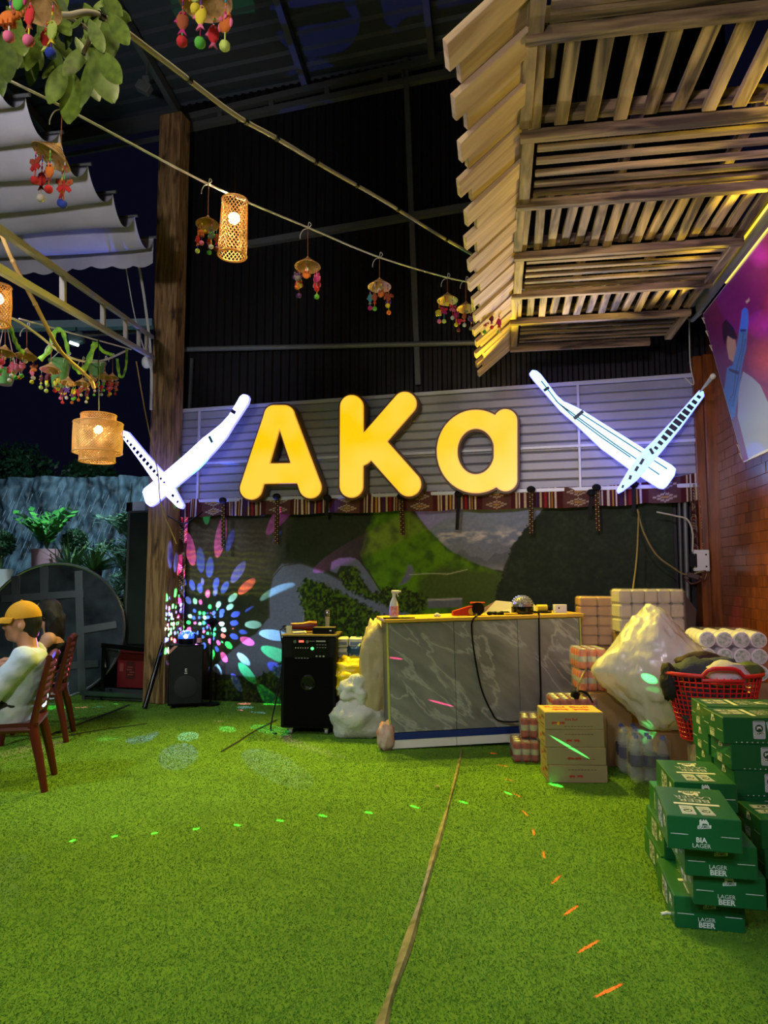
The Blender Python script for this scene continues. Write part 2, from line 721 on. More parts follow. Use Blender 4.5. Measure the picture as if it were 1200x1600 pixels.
def proj(P):
    """numpy points (...,3) -> photo pixels"""
    P = np.asarray(P, float)
    x, y, z = P[..., 0], P[..., 1], P[..., 2] - CAMH
    f = y * CP + z * SP
    up = -y * SP + z * CP
    return 600 + FPX * x / f, 800 - FPX * up / f


RNG = random.Random(7)
NP = np.random.default_rng(11)


def vnoise(X, Y, seed=0, octv=3):
    """smooth value noise on arrays"""
    out = np.zeros(np.shape(X))
    amp, tot = 1.0, 0.0
    r = np.random.default_rng(seed)
    for o in range(octv):
        T = r.random((64, 64))
        xi, yi = np.floor(X).astype(int), np.floor(Y).astype(int)
        fx, fy = X - xi, Y - yi
        fx, fy = fx * fx * (3 - 2 * fx), fy * fy * (3 - 2 * fy)
        a = T[yi % 64, xi % 64]; b = T[yi % 64, (xi + 1) % 64]
        c = T[(yi + 1) % 64, xi % 64]; d = T[(yi + 1) % 64, (xi + 1) % 64]
        out += amp * ((a * (1 - fx) + b * fx) * (1 - fy) + (c * (1 - fx) + d * fx) * fy)
        tot += amp
        amp *= 0.5
        X, Y = X * 2.03 + 5.1, Y * 2.03 + 9.7
    return out / tot


# ================================================================== materials used widely
m_turf = mat('turf', (96, 138, 26), 0.9, var=0.35, vscale=5.0, rgb2=(84, 124, 22), bump=0.3, bscale=260)
m_blade = mat('turf_blade', (102, 148, 28), 0.85, var=0.4, vscale=7.0, rgb2=(84, 128, 22))
m_darkmetal = mat('dark_sheet_metal', (38, 36, 35), 0.45, 0.5, var=0.3, vscale=2.0)
m_frame = mat('grey_steel', (120, 122, 120), 0.5, 0.4)
m_frame_dark = mat('dark_steel', (98, 100, 98), 0.5, 0.4)
m_white_panel = mat('white_cladding', (166, 166, 170), 0.38, 0.1, var=0.12, vscale=3.0)
m_rail = mat('white_rail', (205, 207, 210), 0.4, 0.2)
m_post = mat_wood('old_post_wood', (184, 144, 92), (100, 70, 40), 2.2, 0.7, knots=1.0, axis=2, objrand=0.05, grain=14)
m_redpost = mat_wood('red_brown_timber', (150, 84, 30), (96, 48, 16), 2.0, 0.32, axis=2, objrand=0.08, grain=12, coat=0.3)
m_tile = mat_wood('wood_block', (162, 88, 40), (122, 60, 26), 2.0, 0.28, axis=2, objrand=0.16, grain=14, coat=0.4)
m_pallet_x = mat_wood('pallet_wood_across', (176, 146, 110), (50, 34, 25), 1.5, 0.75, axis=0, objrand=0.22, grain=12, knots=0.5)
m_pallet_y = mat_wood('pallet_wood_along', (188, 158, 120), (62, 44, 31), 1.5, 0.75, axis=1, objrand=0.22, grain=12, knots=0.5)
m_eave = mat_wood('eave_board_wood', (206, 178, 144), (162, 132, 100), 1.4, 0.7, axis=0, objrand=0.10, grain=10)
m_black = mat('black_plastic', (7, 7, 8), 0.5, spec=.2)
m_gloss_black = mat('gloss_black', (8, 8, 9), 0.25, spec=.35)
m_chrome = mat('steel', (190, 192, 196), 0.22, 0.9)
m_white = mat('white_plastic', (232, 232, 230), 0.4)
m_rope = mat('white_rope', (206, 202, 192), 0.9)
m_cord = mat('red_brown_cord', (150, 90, 60), 0.8)

# ================================================================== floor
fl = MB().add([(-6.5, -3, 0), (4.2, -3, 0), (4.2, 8.9, 0), (-6.5, 8.9, 0)], [[0, 1, 2, 3]]).build('floor', m_turf, recalc=False)
struct(fl, 'green artificial turf floor')


def turf_pile(n):
    """short grass blades over the part of the lawn one can see"""
    Y = 1.7 + (8.3 - 1.7) * NP.random(n) ** 1.35
    xl, xr = -0.66 * Y - 0.35, np.minimum(0.66 * Y + 0.35, 1.9 + 0.158 * Y + 0.05)
    X = xl + (xr - xl) * NP.random(n)
    wallY = W0.y + (X - W0.x) * (WU.y / WU.x) - 0.06
    ok = Y < wallY
    X, Y = X[ok], Y[ok]
    n = len(X)
    a = NP.random(n) * 2 * PI
    h = 0.003 + 0.004 * NP.random(n)
    w = 0.0016 + 0.0004 * Y
    lx, ly = (NP.random(n) - .5) * 0.014, (NP.random(n) - .5) * 0.014
    V = np.empty((n, 3, 3))
    V[:, 0] = np.stack([X - np.cos(a) * w, Y - np.sin(a) * w, np.zeros(n)], 1)
    V[:, 1] = np.stack([X + np.cos(a) * w, Y + np.sin(a) * w, np.zeros(n)], 1)
    V[:, 2] = np.stack([X + lx, Y + ly, h], 1)
    me = bpy.data.meshes.new('turf_pile')
    me.vertices.add(3 * n); me.loops.add(3 * n); me.polygons.add(n)
    me.vertices.foreach_set('co', V.astype(np.float32).ravel())
    me.loops.foreach_set('vertex_index', np.arange(3 * n, dtype=np.int32))
    me.polygons.foreach_set('loop_start', np.arange(0, 3 * n, 3, dtype=np.int32))
    me.polygons.foreach_set('loop_total', np.full(n, 3, dtype=np.int32))
    me.materials.append(m_blade)
    me.update(); me.validate()
    o = link('grass_pile', me)
    tag(o, 'short green pile of the artificial lawn', 'grass', kind='stuff')


turf_pile(520000)

# seams between the turf strips
m_backing = mat('turf_backing', (160, 146, 110), 0.85, var=0.3, vscale=14, rgb2=(96, 96, 56))
m_darkseam = mat('seam_dark', (24, 30, 16), 0.9)


def seam(name, pix, w0, w1, m, label, lift=0.018):
    pts = spline([on_h(x, y) for x, y in pix], 8)
    mb = MB()
    N = len(pts)
    vs, fs = [], []
    r = random.Random(len(pix) * 7 + int(pix[0][0]))
    for i, p in enumerate(pts):
        t = (pts[min(i + 1, N - 1)] - pts[max(i - 1, 0)]).normalized()
        s = Vector((t.y, -t.x, 0))
        w = (w0 + (w1 - w0) * i / (N - 1)) * (0.85 + 0.25 * math.sin(i * .37 + pix[0][0]))
        for k, (f, z) in enumerate(((-0.5, 0.004), (-0.25, lift), (0.1, lift * 0.8), (0.5, 0.006))):
            vs.append(p + s * (w * f) + Vector((0, 0, z)))
    for i in range(N - 1):
        for k in range(3):
            fs.append([i * 4 + k, i * 4 + k + 1, i * 4 + 5 + k, i * 4 + 4 + k])
    o = mb.add(vs, fs).build(name, m, smooth=True)
    struct(o, label)


seam('trim_1', [(722, 1172), (712, 1215), (700, 1262), (680, 1330), (660, 1402), (636, 1480), (612, 1552), (590, 1625)], 0.020, 0.046, m_backing,
     'frayed beige turf seam running from the counter towards the viewer')
seam('trim_2', [(76, 1150), (120, 1134), (165, 1117), (202, 1102)], 0.035, 0.03, m_darkseam, 'dark turf seam beside the red chairs', 0.012)
seam('trim_3', [(345, 1176), (372, 1160), (400, 1142), (432, 1126)], 0.012, 0.02, m_darkseam, 'dark turf seam leading to the karaoke speaker', 0.012)
seam('trim_4', [(76, 1156), (150, 1143), (230, 1132)], 0.012, 0.010, m_darkseam, 'faint turf seam behind the red chairs', 0.012)

# ================================================================== back wall: dark corrugated sheets
u_l, u_r = -1.02, 5.2
mb = MB()
per = 0.105
prof = []
u = u_l
while u < u_r:
    prof += [(u, 0.0), (u + 0.045, 0.0), (u + 0.058, 0.022), (u + 0.092, 0.022)]
    u += per
vs = []
for z in (0.0, 7.26):
    vs += [wp(a, z, b) for a, b in prof]
n = len(prof)
fs = [[i, i + 1, n + i + 1, n + i] for i in range(n - 1)]
mb.add(vs, fs)
struct(mb.build('wall_back', m_darkmetal, recalc=False), 'tall dark corrugated metal back wall')


def wbar(mb, p1, p2, w, d, off):
    a = wp(*wl(p1[0], p1[1], off), off)
    b = wp(*wl(p2[0], p2[1], off), off)
    mb.bar(a, b, d, w, up=(0, 0, 1))


def trim(name, segs, w, m, label, off=0.06, tube=False):
    mb = MB()
    for p1, p2 in segs:
        if tube:
            mb.cyl(wp(*wl(*p1, off), off), wp(*wl(*p2, off), off), w / 2, 12)
        else:
            a = wp(*wl(*p1, off), off)
            b = wp(*wl(*p2, off), off)
            up = WN
            mb.bar(a, b, w, w, up=up)
    struct(mb.build(name, m, smooth=tube), label)


trim('trim_5', [((255, 208), (762, 102)), ((262, 192), (762, 75))], 0.075, m_frame_dark, 'steel truss chords high on the dark wall')
trim('trim_6', [((p, 207 - (p - 255) * 0.209), (p, 190 - (p - 262) * 0.234)) for p in (300, 345, 425, 512, 603, 632, 698)], 0.06, m_frame_dark, 'short truss posts high on the dark wall')
trim('trim_7', [((388, 382), (762, 318))], 0.07, m_frame_dark, 'upper horizontal steel rail on the dark wall')
trim('trim_8', [((285, 546), (770, 535))], 0.06, m_frame, 'round pipe rail across the dark wall above the sign', 0.09, True)
trim('trim_9', [((634, 92), (654, 602))], 0.06, m_frame_dark, 'upright steel bar in the middle of the dark wall')
trim('trim_10', [((300, 560), (296, 645))], 0.03, m_frame_dark, 'thin upright bar beside the wooden post')

# ================================================================== shed roof
m_roof = mat('roof_sheet', (64, 70, 78), 0.5, 0.2, var=0.15, vscale=2)
mb = MB()
zb = 7.28
vs, fs = [], []
nr = 46
A = wp(-4.2, zb, -0.15); B = wp(3.0, zb, -0.15)
for i in range(nr + 1):
    s = i / nr
    for k, (e, dz) in enumerate(((0, 0), (0.5, 0), (0.62, 0.03), (0.88, 0.03))):
        t = (i + e) / nr
        base = A - Vector((0, 0, 0)) + RD * (-9.6 * t) + Vector((0, 0, 1.15 * t + dz))
        vs += [base, base + (B - A)]
for i in range(len(vs) // 2 - 1):
    fs.append([2 * i, 2 * i + 1, 2 * i + 3, 2 * i + 2])
struct(mb.add(vs, fs).build('ceiling', m_roof, recalc=False), 'dark sheet metal shed roof')


def roof_pt(u, t):
    return wp(u, zb - 0.08, 0) + RD * (-9.6 * t) + Vector((0, 0, 1.15 * t))


mb = MB()
for uu in (-2.9, -1.0, 0.72, 2.25):
    mb.bar(roof_pt(uu, 0.0), roof_pt(uu, 1.0), 0.07, 0.12)
struct(mb.build('trim_11', m_frame_dark), 'steel rafters under the shed roof')
mb = MB()
mb.bar(wp(-4.2, 7.12, 0.02), wp(-1.0, 7.12, 0.02), 0.10, 0.16)
mb.bar(wp(-4.2, 6.94, -0.06), wp(-1.0, 6.94, -0.06), 0.04, 0.05)
struct(mb.build('trim_12', m_frame_dark), 'gutter beam at the roof edge beside the post')

# small flood lights under the roof
t = thing('flood_light', 'small pale flood light pair under the dark roof edge', 'light', at(225, 137, 7.6))
mb = MB().box((0, 0, 0), (0.16, 0.10, 0.11), Matrix.Rotation(0.5, 3, 'Y'), bev=0.01).box((0.02, 0, 0.09), (0.08, 0.06, 0.09), bev=0.01)
mb.build('lamp_housing', m_frame, t)
MB().cyl((0.02, 0, 0.1), (0.06, 0.02, 0.72), 0.012).build('bracket', m_frame_dark, t)

# ================================================================== wooden post at the left end of the wall
post_root = thing('timber_post', 'weathered square wooden post with knots at the left end of the stage', 'post', (at(247, 1097, 8.06).x, 8.06, 0), WROT)
mb = MB().box((0, 0, 2.42 / 2), (0.27, 0.20, 2.42), bev=0.008)
mb.build('lower_post', m_post, post_root)
MB().box((0.01, 0.0, 2.42 + 2.225), (0.29, 0.21, 4.45), bev=0.008).build('upper_post', m_post, post_root)
MB().box((0.12, 0.115, 2.3), (0.03, 0.02, 4.6)).build('edge_strip', m_post, post_root)

# ================================================================== sign backing panel: white horizontal boards
off = 0.16
ua, _ = wl(281, 700, off)
ub, _ = wl(1096, 680, off)
zlo, zhi = 2.268, 3.31
mid = wp((ua + ub) / 2, 0, off)
sp_root = thing('sign_panel', 'white ribbed sheet panel behind the glowing letters', 'sign panel', (mid.x, mid.y, zlo), WROT)
wid = ub - ua
ns = 11
pitch = (zhi - zlo) / ns
base = MB()
strip = [(-wid / 2, 0), (wid / 2, 0)]
sm = None
for i in range(ns):
    if sm is None:
        q = MB()
        y0, y1, y2 = -0.004, -0.018, -0.006
        pr = [(y0, 0.002), (y1, 0.014), (y1, pitch - 0.016), (y2, pitch - 0.002), (0.006, pitch - 0.002), (0.006, 0.002)]
        vs = [(-wid / 2, a, b) for a, b in pr] + [(wid / 2, a, b) for a, b in pr]
        k = len(pr)
        fs = [[j, (j + 1) % k, k + (j + 1) % k, k + j] for j in range(k)] + [list(range(k)), [k + j for j in range(k)][::-1]]
        o = q.add(vs, fs).build('board', m_white_panel, sp_root)
        sm = o.data
    else:
        o = link('board', sm, sp_root)
    o.location = (0, 0, i * pitch)
MB().box((0, 0.02, (zhi - zlo) / 2), (wid, 0.02, zhi - zlo)).build('backing_sheet', m_frame, sp_root)
for z, r in ((zhi - zlo + 0.012, 0.020), (0.42, 0.016), (-0.012, 0.020)):
    MB().box((0, -0.035, z), (wid + (0.30 if z > .9 else 0), 0.03, r * 2), bev=0.004).build('rail', m_rail, sp_root)
for px in (313, 905, 1094):
    uu = wl(px, 690, off)[0] - (ua + ub) / 2
    MB().box((uu, -0.033, (zhi - zlo) / 2), (0.028, 0.028, zhi - zlo), bev=0.004).build('upright', m_rail, sp_root)


# ================================================================== illuminated letters
def glow(name, rgb, strength, rgb2=None):
    m = bpy.data.materials.new(name)
    m.use_nodes = True
    nt = m.node_tree
    b = nt.nodes['Principled BSDF']
    b.inputs['Base Color'].default_value = (0.6, 0.6, 0.6, 1)
    b.inputs['Roughness'].default_value = 0.3
    b.inputs['Emission Strength'].default_value = strength
    if rgb2:
        tc = nt.nodes.new('ShaderNodeTexCoord')
        n = nt.nodes.new('ShaderNodeTexNoise')
        n.inputs['Scale'].default_value = 2.2
        n.inputs['Detail'].default_value = 1
        nt.links.new(tc.outputs['Object'], n.inputs['Vector'])
        cr = nt.nodes.new('ShaderNodeValToRGB')
        cr.color_ramp.elements[0].position = 0.40
        cr.color_ramp.elements[1].position = 0.62
        cr.color_ramp.elements[0].color = lin(rgb) + (1,)
        cr.color_ramp.elements[1].color = lin(rgb2) + (1,)
        nt.links.new(n.outputs['Fac'], cr.inputs['Fac'])
        nt.links.new(cr.outputs['Color'], b.inputs['Emission Color'])
        b.inputs['Base Color'].default_value = (0.02, 0.015, 0.0, 1)
    else:
        b.inputs['Emission Color'].default_value = lin(rgb) + (1,)
    return m


m_letter = glow('letter_face_light', (255, 203, 10), 1.05, (255, 211, 66))
m_letter_rim = glow('letter_rim_light', (255, 176, 0), 0.55)
m_letter_side = mat('letter_side', (88, 62, 14), 0.4)
LOFF = 0.34


def letter(char, D, box, label):
    x0, x1, y0, y1 = box
    xs = np.linspace(x0, x1, 120)
    ys = np.linspace(y0, y1, 120)
    X, Y = np.meshgrid(xs, ys)
    d = D(X, Y)
    cu, cz = wl((x0 + x1) / 2, (y0 + y1) / 2, LOFF)
    root = thing('glowing_letter', label, 'sign letter', wp(cu, cz, LOFF), WROT, 'glowing sign letters')

    def loc(lps):
        out = []
        for lp in lps:
            q = []
            for px, py in lp:
                a, b = wl(px, py, LOFF)
                q.append((a - cu, b - cz))
            out.append(q)
        return out
    f = outline_mesh('letter_face', loc(contours(d, xs, ys, -2.2)), 0.012, m_letter, root)
    f.location = (0, -0.055, 0)
    r = outline_mesh('letter_rim', loc(contours(d, xs, ys, -0.6)), 0.02, m_letter_rim, root)
    r.location = (0, -0.036, 0)
    s = outline_mesh('letter_box', loc(contours(d, xs, ys, 2.4)), 0.10, m_letter_side, root)
    s.location = (0, 0.026, 0)
    return root


letter('A', lambda X, Y: np.minimum.reduce([sd_seg(X, Y, (430, 651), (395, 764), 15.5, 18), sd_seg(X, Y, (448, 651), (487, 762), 15.5, 18), sd_seg(X, Y, (431, 650), (447, 650), 16.5),
                                            sd_seg(X, Y, (408, 741), (474, 740), 16.5)]), (360, 520, 615, 800),
       'glowing yellow capital letter A, leftmost of the three sign letters')
letter('K', lambda X, Y: np.minimum.reduce([sd_seg(X, Y, (551.5, 637), (551, 760), 19), sd_seg(X, Y, (566, 710), (634, 632), 19),
                                            sd_seg(X, Y, (582, 692), (640, 757), 20)]), (515, 680, 595, 800),
       'glowing yellow capital letter K in the middle of the sign')


def da(X, Y):
    e = lambda a, b: (np.hypot((X - 744.5) / a, (Y - 706.5) / b) - 1) * min(a, b)
    ring = np.maximum(e(61.5, 65.5), -e(28, 34.5))
    stem = sd_seg(X, Y, (790.5, 659), (790.5, 750), 19)
    return np.minimum(ring, stem)


letter('a', da, (665, 830, 620, 790), 'glowing yellow small letter a, rightmost of the three sign letters')

# ------------------------------------------------------------------ glowing reed-pipe shapes (curved bundle crossed by a stick)
m_pipe_l = glow('white_pipe_light', (150, 160, 255), 8.0)
m_pipe_r = glow('cyan_pipe_light', (150, 206, 255), 2.5)
m_pipe_r2 = glow('cyan_pipe_deep', (150, 214, 255), 1.5)
m_pipe_edge = glow('violet_pipe_edge', (110, 112, 255), 2.6)
m_band = mat('dark_band_print', (52, 44, 92), 0.4)
m_line = mat('teal_line_print', (60, 130, 140), 0.4)


def poly_outline(poly, rnd):
    P = np.array(poly, float)
    lo, hi = P.min(0) - 12, P.max(0) + 12
    xs = np.linspace(lo[0], hi[0], 150)
    ys = np.linspace(lo[1], hi[1], 150)
    X, Y = np.meshgrid(xs, ys)
    return xs, ys, sd_poly(X, Y, poly)


def pipe_sign(label, body, stick, bands, lines, mface, mstick, off):
    allp = np.array(body + stick)
    c = allp.mean(0)
    cu, cz = wl(c[0], c[1], off)
    root = thing('glowing_reed_pipe', label, 'light sign', wp(cu, cz, off), WROT, 'glowing reed pipe signs')

    def L(px, py):
        a, b = wl(px, py, off)
        return (a - cu, b - cz)

    def loc(lps):
        return [[L(*p) for p in lp] for lp in lps]
    for nm, poly, mm, y, rr in (('pipe_bundle', body, mface, 0.0, 2.0), ('crossing_stick', stick, mstick, -0.05, 1.0)):
        xs, ys, d = poly_outline(poly, rr)
        f = outline_mesh(nm, loc(contours(d, xs, ys, 0.2)), 0.03, mm, root)
        f.location = (0, y, 0)
        s = outline_mesh('edge_box', loc(contours(d, xs, ys, 1.6)), 0.04, m_pipe_edge, f)
        s.location = (0, 0.034, 0)
    for (a, b, w, yy, dark) in bands:
        q = MB()
        p, r = Vector((*L(*a), 0)), Vector((*L(*b), 0))
        d = (r - p)
        nrm = Vector((-d.y, d.x, 0)).normalized() * (w / 2)
        vs = [p + nrm, r + nrm, r - nrm, p - nrm]
        q.add([(v.x, yy, v.y) for v in vs] + [(v.x, yy + 0.004, v.y) for v in vs],
              [[0, 1, 2, 3], [7, 6, 5, 4], [0, 4, 5, 1], [1, 5, 6, 2], [2, 6, 7, 3], [3, 7, 4, 0]])
        q.build('band', m_band if dark else m_line, root)
    for ln in lines:
        q = MB()
        q.tube([(L(*p)[0], -0.018, L(*p)[1]) for p in ln], 0.006, 5)
        q.build('groove', m_line, root)
    return root


def dashes(a, b, n, w0, w1, ln, yy, skip=()):
    """short dark bars along a stick from a to b"""
    out = []
    ax, ay = a
    bx, by = b
    L = math.hypot(bx - ax, by - ay)
    dx, dy = (bx - ax) / L, (by - ay) / L
    for i in range(n):
        if i in skip:
            continue
        t = i / (n - 1)
        cx, cy = ax + (bx - ax) * t, ay + (by - ay) * t
        h = ln * (0.7 + 0.5 * math.sin(PI * t))
        out.append(((cx - dx * h / 2, cy - dy * h / 2), (cx + dx * h / 2, cy + dy * h / 2), w0 + (w1 - w0) * math.sin(PI * t), yy, True))
    return out


bl = [(224, 769), (226, 764), (250, 745), (290, 711), (318, 685), (326, 679), (345, 664), (358, 650), (368, 634), (376, 620), (380, 617), (385, 618),
      (387, 622), (385, 629), (374, 646), (362, 664), (351, 682), (334, 702), (310, 728), (290, 745), (262, 768), (240, 787), (234, 790), (229, 786)]
sl = [(193, 678), (196, 675), (202, 677), (228, 708), (254, 737), (268, 752), (276, 768), (288, 790), (286, 794), (281, 792), (262, 773), (247, 755), (224, 722), (196, 684)]
sl_off = 0.52
pipe_sign('glowing white reed-pipe shape crossing a dashed stick over the wooden post', bl, sl,
          dashes((200, 685), (262, 755), 13, 0.022, 0.045, 4.0, -0.072) + [((328, 682), (333, 692), 0.03, -0.02, False), ((363, 642), (369, 646), 0.04, -0.02, True),
                                                                          ((274, 774), (277, 777), 0.03, -0.072, True), ((282, 784), (284, 786), 0.03, -0.072, True)],
          [], m_pipe_l, m_pipe_l, sl_off)
br = [(828, 584), (832, 579), (838, 580), (844, 585), (868, 617), (880, 628), (890, 632), (908, 641), (940, 661), (1006, 702), (1050, 728), (1055, 733),
      (1053, 742), (1042, 758), (1037, 762), (1030, 761), (988, 734), (940, 699), (898, 659), (876, 640), (850, 610), (834, 592)]
sr = [(1092, 613), (1097, 614), (1098, 620), (1062, 669), (1032, 706), (1014, 727), (994, 750), (972, 767), (966, 770), (965, 766), (982, 737), (1004, 707), (1020, 692), (1050, 660)]
pipe_sign('glowing cyan reed-pipe shape crossing a purple-dashed stick near the right wall', br, sr,
          dashes((1090, 623), (1024, 702), 11, 0.036, 0.072, 6.5, -0.072) + [((1015, 708), (1019, 706), 0.06, -0.072, True), ((1000, 722), (1004, 724), 0.06, -0.072, True),
                                                                            ((992, 733), (996, 735), 0.05, -0.072, True), ((982, 747), (986, 748), 0.04, -0.072, True),
                                                                            ((971, 761), (974, 762), 0.03, -0.072, True),
                                                                            ((897, 655), (911, 643), 0.032, -0.02, True), ((850, 611), (858, 606), 0.028, -0.02, True)],
          [[(846, 596), (872, 630), (905, 654), (960, 694), (1030, 742)], [(868, 626), (892, 648), (940, 684), (985, 715)], [(905, 645), (960, 680), (1042, 733)]],
          m_pipe_r, m_pipe_r2, 0.42)

# lamps of the signs' light on the panel come from the glowing faces themselves

# ================================================================== right wall of small wooden blocks, corner timber
RW0 = Vector((3.12, 6.86, 0))                      # corner with the back wall


def rw(s, z, off=0.0):
    """point on the right wall: s metres from the corner towards the viewer, off into the room"""
    return RW0 - RD * s - RR * off + Vector((0, 0, z))


mb = MB()
a, b = rw(-0.3, 0, -0.06), rw(6.5, 0, -0.06)
mb.add([a, b, b + Vector((0, 0, 3.9)), a + Vector((0, 0, 3.9)), a + RR * .1, b + RR * .1, b + RR * .1 + Vector((0, 0, 3.9)), a + RR * .1 + Vector((0, 0, 3.9))],
       [[0, 1, 2, 3], [7, 6, 5, 4], [0, 4, 5, 1], [1, 5, 6, 2], [2, 6, 7, 3], [3, 7, 4, 0]])
wr = struct(mb.build('wall_right', m_redpost), 'brown wall of small wooden blocks on the right')
tile_me = None
rr_ = random.Random(3)
tw, th = 0.175, 0.0875
rest = MB()
for row in range(42):
    z = 0.0 + row * th
    for k in range(26):
        s = 0.16 + k * tw + (tw / 2 if row % 2 else 0)
        p = rw(s + tw / 2, z + th / 2, -0.055 + rr_.random() * 0.004)
        if not (9 <= row <= 31 and k < 12):
            rest.box(p, (tw - 0.0015, 0.02, th - 0.0015), rotz(RROT + PI / 2))
            continue
        if tile_me is None:
            q = MB().box((0, 0, 0), (tw - 0.0015, 0.02, th - 0.0015), bev=0.0015)
            o = q.build('wood_block', m_tile, wr)
            tile_me = o.data
        else:
            o = link('wood_block', tile_me, wr)
        o.location = p
        o.rotation_euler = (0, 0, RROT + PI / 2)
rest.build('wood_block_field', m_tile, wr)['kind'] = 'stuff'
c0 = at(1121, 800, 6.68)
cpost = thing('corner_timber', 'red-brown timber column in the right corner below the banner', 'post', (c0.x - .055, c0.y, 0), RROT)
MB().box((0, 0, 1.75), (0.10, 0.22, 3.5), bev=0.005).build('column', m_redpost, cpost)
MB().box((-0.09, 0.03, 1.75), (0.08, 0.18, 3.5), bev=0.005).build('side_board', m_redpost, cpost)

# ================================================================== pallet canopy
HC = 3.50
PF = on_h(797, 541, HC)                            # far left corner
canopy_rows = [(502, 541, 'across'), (460, 502, 'along'), (399, 460, 'across'), (318, 399, 'along'), (209, 318, 'across'), (50, 209, 'along'), (-110, 50, 'across')]


def left_x(y):
    return 802 - 0.1417 * (y - 540)


def dpos(y):
    return (on_h(left_x(y), y, HC) - PF).dot(RD)


PW = 1.40
pal_labels = ['farthest slatted pallet of the canopy, boards running across', 'second slatted pallet from the far end, slats pointing at the viewer',
              'third slatted pallet from the far end, boards running across', 'middle slatted pallet of the canopy with yellow-lit slats pointing at the viewer',
              'third slatted pallet from the near end, dark boards running across', 'large near pallet of the canopy with widely spaced slats pointing at the viewer',
              'nearest pallet of the canopy, cut by the top of the photo']
box_cache = {}


def cbox(name, size, m, parent, loc, bev=0.003, R=None):
    k = (tuple(round(x, 3) for x in size), m.name)
    if k not in box_cache:
        q = MB().box((0, 0, 0), size, bev=bev)
        o = q.build(name, m, parent)
        box_cache[k] = o.data
    else:
        o = link(name, box_cache[k], parent)
    o.location = loc
    if R:
        o.rotation_euler = R
    return o


r_ = random.Random(21)
for i, (y0, y1, kind) in enumerate(canopy_rows):
    d1, d0 = dpos(y1), dpos(y0)                    # d1 far, d0 near (negative)
    base = PF + RD * ((d0 + d1) / 2)
    w = PW + (0.25 if i in (4, 5, 6) else 0.0)
    L = abs(d1 - d0) - 0.008
    root = thing('pallet', pal_labels[i], 'pallet', base, RROT, 'canopy pallets')
    if kind == 'along':
        n = {1: 15, 3: 16, 5: 13}[i]
        for k in range(n):
            x = 0.05 + (w - 0.08) * k / (n - 1)
            cbox('slat', (0.052 if i != 5 else 0.060, L - 0.06, 0.03), m_pallet_y, root, (x, (r_.random() - .5) * 0.01, 0.03 + r_.random() * 0.006), R=(r_.uniform(-.05, .05), 0, r_.uniform(-.02, .02)))
        for yy in (-L / 2 + 0.028, L / 2 - 0.028):
            cbox('cross_beam', (w, 0.05, 0.06), m_pallet_x, root, (w / 2, yy, 0.075))
        cbox('side_rail', (0.055, L - 0.1, 0.05), m_pallet_y, root, (0.012, 0, 0.02))
    else:
        n = 6
        for k in range(n):
            yy = -L / 2 + 0.05 + (L - 0.1) * k / (n - 1)
            cbox('slat', (w - 0.10, 0.046, 0.02), m_pallet_x, root, (w / 2 + 0.03, yy, 0.02 + r_.random() * 0.01))
        for yy in (-L / 2 + 0.004, L / 2 - 0.004):
            pass
        for x in (0.03, w - 0.02):
            cbox('side_rail', (0.06, L, 0.04), m_pallet_y, root, (x, 0, 0.008))
        for x in (w * .33, w * .66):
            cbox('stringer', (0.05, L, 0.05), m_pallet_y, root, (x, 0, 0.09))
    cbox('border_board', (w + 0.02, 0.045, 0.05), m_pallet_x, root, (w / 2, -L / 2 - 0.0, -0.004))
# batten behind the far end
far = thing('batten', 'dark batten closing the far end of the pallet canopy', 'batten', PF + RD * 0.06, RROT)
MB().box((0.62, 0, 0.0), (1.24, 0.04, 0.07), bev=0.004).build('board', m_pallet_x, far)
# upright yellow wooden block seen between the near slats
blk = PF + RD * dpos(120) + RR * 0.10
tag(MB().box((0, 0, 0), (0.06, 0.22, 0.10), bev=0.005).box((0, 0.0, 0.1), (0.09, 0.14, 0.1), bev=0.004).build('wood_offcut', m_pallet_y, loc=blk + Vector((0, 0, 0.12)), rz=RROT),
    'short wood offcut lying above the near pallet slats', 'wood block')

# ------------------------------------------------------------------ slanted eave of staggered boards beside the pallets
eave = thing('eave', 'sloping eave of staggered overlapping boards along the left of the pallet canopy', 'eave', PF, RROT)
slope = math.radians(41)
nb = 29
dn = dpos(-60)
bw = (0.12 - dn) / nb
long_me = short_me = None
rr2 = random.Random(5)
for k in range(nb):
    d = 0.12 - (k + 0.5) * bw
    ln = (0.395 if k % 2 == 0 else 0.335) + rr2.uniform(-.012, .012)
    key = 'L' if k % 2 == 0 else 'S'
    if key == 'L' and long_me:
        o = link('board', long_me, eave)
    elif key == 'S' and short_me:
        o = link('board', short_me, eave)
    else:
        o = MB().box((-(0.395 if key == 'L' else 0.335) / 2, 0, 0), (0.395 if key == 'L' else 0.335, bw - 0.004, 0.028), bev=0.002).build('board', m_eave, eave)
        if key == 'L':
            long_me = o.data
        else:
            short_me = o.data
    o.location = (0.0 + rr2.uniform(-.012, .012), d, 0.02 + (0.014 if k % 2 else 0.0))
    o.rotation_euler = (0, -slope + rr2.uniform(-.02, .02), 0)
MB().box((0.012, (0.12 + dn) / 2, 0.062), (0.04, 0.12 - dn, 0.09), bev=0.004).build('ledger', m_pallet_y, eave)

# steel gutter and rails along the right of the canopy
rl = thing('banner_rail', 'grey steel rail with yellow lit strips above the purple banner', 'rail', (0, 0, 0))
BT0 = Vector((2.47, 5.5, 3.43))


def bn(s, t):
    """banner plane: s metres towards the viewer along the wall, t 0 top .. 1 bottom"""
    top = at(1098, 492, 5.45) - RD * s
    bot = at(1161, 721, 5.45) - RD * s
    return top + (bot - top) * t


